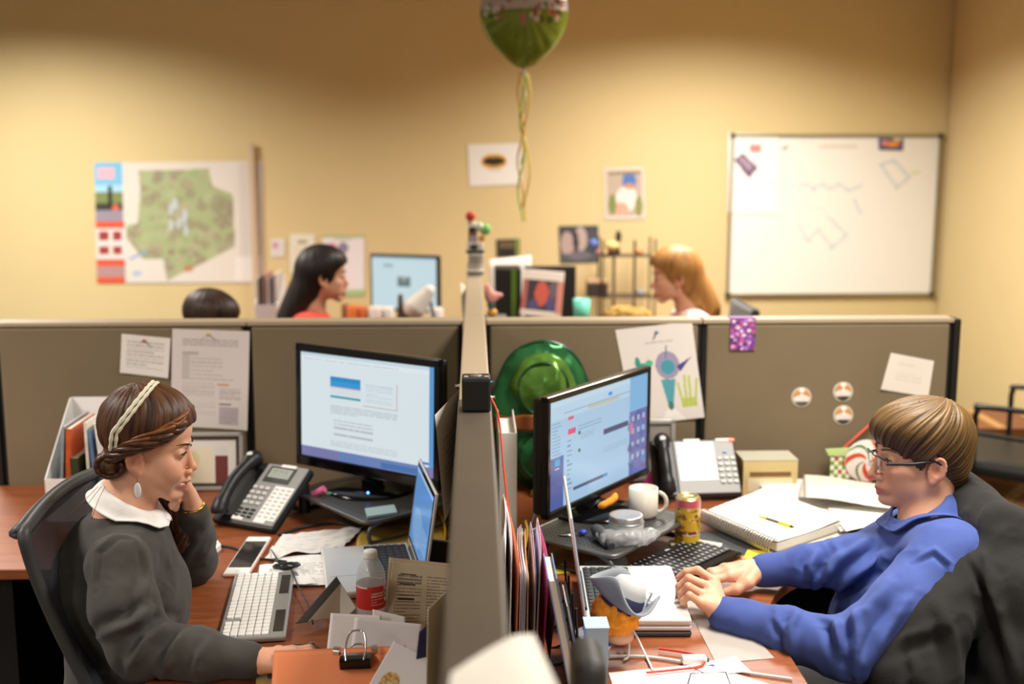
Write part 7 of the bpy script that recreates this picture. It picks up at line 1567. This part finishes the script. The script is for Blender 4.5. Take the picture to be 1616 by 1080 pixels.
# ------------------------------------------------------------------ people in the rear cubicles
def seated(label, ear, Yh, side, yaw, pitch, skin, hair, hair2, top, longhair, tname, voxel=.0042, fem=True):
    H = head_at(ear, Yh, side, yaw, pitch, 0, .97); fx = math.cos(yaw)
    nb = H.p(-.045, 0, -.165); dn = Vector((-.03 * fx, 0, -.12)); lo = np.array(H.o) - (.36, .36, .56); hi = np.array(H.o) + (.36, .36, .16)
    f = Field(lo, hi, voxel); add_head(f, H, False, fem, nb); f.cap(nb, nb + dn, .05, .09, .04)
    sh = [nb + Vector((-.01 * fx, s * .17, -.055)) for s in (-1, 1)]; el = [p + Vector((.02 * fx, s * .03, -.27)) for p, s in zip(sh, (-1, 1))]; wr = [p + Vector((.24 * fx, -s * .04, -.01)) for p, s in zip(el, (-1, 1))]
    for a, b_, c_ in zip(sh, el, wr):
        f.chain([a, b_, c_], [.042, .036, .024], .02); f.cap(c_, c_ + Vector((.06 * fx, 0, 0)), .024, .018, .01)
        for k in range(4): f.cap(c_ + Vector((.06 * fx, -.024 + .016 * k, 0)), c_ + Vector((.12 * fx, -.024 + .016 * k, -.015)), .009, .007, .004)
        f.cap(c_ + Vector((.03 * fx, .02, 0)), c_ + Vector((.075 * fx, .04, -.005)), .011, .008, .006)
    V, Fc = f.mesh(); V = relax(V, Fc, 1, .4); body = field_obj('person', V, Fc, SKIN, None, skin_colour(V, H, skin, '#a94f48', '#c56a50')); tag(body, label, 'person'); face_parts(H, body, hair)
    f = Field(lo, hi, .008); f.cap(nb + dn, nb + dn + Vector((-.02 * fx, 0, -.25)), .11, .12, .05); f.cap(sh[0], sh[1], .058, .058, .05); f.ell(nb + Vector((0, 0, -.05)), (.08, .12, .04), None, .05)
    for a, b_, c_ in zip(sh, el, wr): f.chain([a, b_, a.lerp(b_, 1) * .3 + c_ * .7], [.056, .05, .04], .02)
    V, Fc = f.mesh(); V = folds(relax(V, Fc), Fc, .006, 9, 3); col = np.tile(np.array(lin(top[0]), np.float32), (len(V), 1))
    if len(top) > 1:
        n_ = vnoise(V * 28, 17); col[n_ > .12] = lin(top[1]); n_ = vnoise(V * 33 + 5, 19); col[n_ > .3] = lin(top[2])
    field_obj(tname, V, Fc, print_mat('rear_clothing', .9), body, col)
    f = Field(np.array(H.o) - (.20, .17, .36), np.array(H.o) + (.20, .17, .17), .004); R = H.Rn; s = H.s
    f.ell(H.p(-.014, 0, .044), [x * s for x in (.106, .088, .094)], R, .01); f.ell(H.p(.015, 0, .066), [x * s for x in (.088, .078, .062)], R, .02)
    if longhair: f.cap(H.p(-.045, 0, .0), H.p(-.075 - longhair * .3, 0, -longhair), .078, .062, .04)
    q, X, Y, Z = f.blk(f.lo, f.lo + f.n * f.h, 0); G = np.stack(np.broadcast_arrays(X, Y, Z), -1).reshape(-1, 3); L = H.loc(G)
    if longhair: zb = np.interp(L[:, 0], [-.02, .015, .03, .05, .075, .10, .12], [-.6, -.16, -.05, .02, .045, .06, .075])
    else: zb = np.interp(L[:, 0], [-.13, -.07, -.036, -.006, .012, .03, .06, .12], [-.06, -.075, -.03, .016, -.02, -.01, .03, .06])
    d = (zb - L[:, 2]) * .7; f.d = np.maximum(f.d, d.reshape(f.d.shape).astype(np.float32))
    V, Fc = f.mesh(); V = relax(V, Fc, 2, .5); L = H.loc(V); nz = strand_noise(L, (-.2, 0, 1), 16, 1.5, 23, .1); V = V + vnormals(V, Fc) * (nz * .003)[:, None]
    c0, c1 = np.array(lin(hair)), np.array(lin(hair2)); tt = np.clip(.45 + .7 * nz, 0, 1)[:, None]; field_obj('hair', V, Fc, HAIR, body, c0 * (1 - tt) + c1 * tt)
    return H
seated('woman with long black hair and coral top behind the partition', (510, 444), 4.86, -1, math.radians(12), math.radians(4), '#cf9678', '#0d0908', '#2a1d1a', ['#d8503f'], .20, 'top')
Hb = seated('woman with long blonde hair and floral blouse behind the partition', (1072, 444), 4.86, 1, math.radians(178), math.radians(8), '#dca184', '#7d5228', '#c08a4a', ['#e3d8d0', '#cf8f86', '#d9a8a0'], .17, 'blouse')
seated('dark-haired person sitting low behind the left partition panel', (318, 522), 4.28, -1, math.radians(-4), math.radians(16), '#c98f72', '#20140d', '#4a3222', ['#4a4640'], 0, 'shirt', fem=False)
for (x, y, c_, lb) in (((-.72), 4.93, PLB, 'dark office chair of the black-haired woman'), (.93, 4.93, PLB, 'dark office chair of the blonde woman'), (-1.12, 4.35, PLB, 'dark office chair of the person sitting low')):
    s = 1 if x > 0 else -1; t = thing('office_chair', lb, 'chair', (x, y, 0)); chair_base(t, .40); B().rbox((0, 0, .43), (.46, .46, .06), .025).build('seat', cloth_mat('black_cloth', '#151414', .9), t)
    hb = 1.125 if x > 0 else .95
    B().rbox((s * .235, 0, (.56 + hb) / 2), (.04, .42, hb - .56), .018, roty(s * .08)).build('backrest', cloth_mat('black_cloth', '#151414'), t); B().tube([(s * .19, 0, .62), (s * .08, 0, .39)], .025, 8).build('back_support', PLB, t)
f = Field((.45, 4.5, .80), (.95, 4.9, 1.16), .007); pa = aty(985, 500, 4.7); f.ell(pa, (.09, .06, .045), None, .02); f.ell(pa + Vector((.06, 0, -.005)), (.06, .05, .04), None, .02); V, Fc = f.mesh(); V = folds(V, Fc, .008, 30, 6)
tag(field_obj('straw_basket', V, Fc, mat('straw', '#a5813f', .9, bump=.8, bscale=200, var=.3, vscale=50)), 'tan straw bundle in front of the blonde woman', 'basket')
tag(B().rbox((pa.x + .02, 4.7, (pa.z - .045) / 2 + .0), (.16, .10, pa.z - .045), .004).build('side_cabinet', DKG), 'dark side cabinet under the tan straw bundle', 'cabinet')
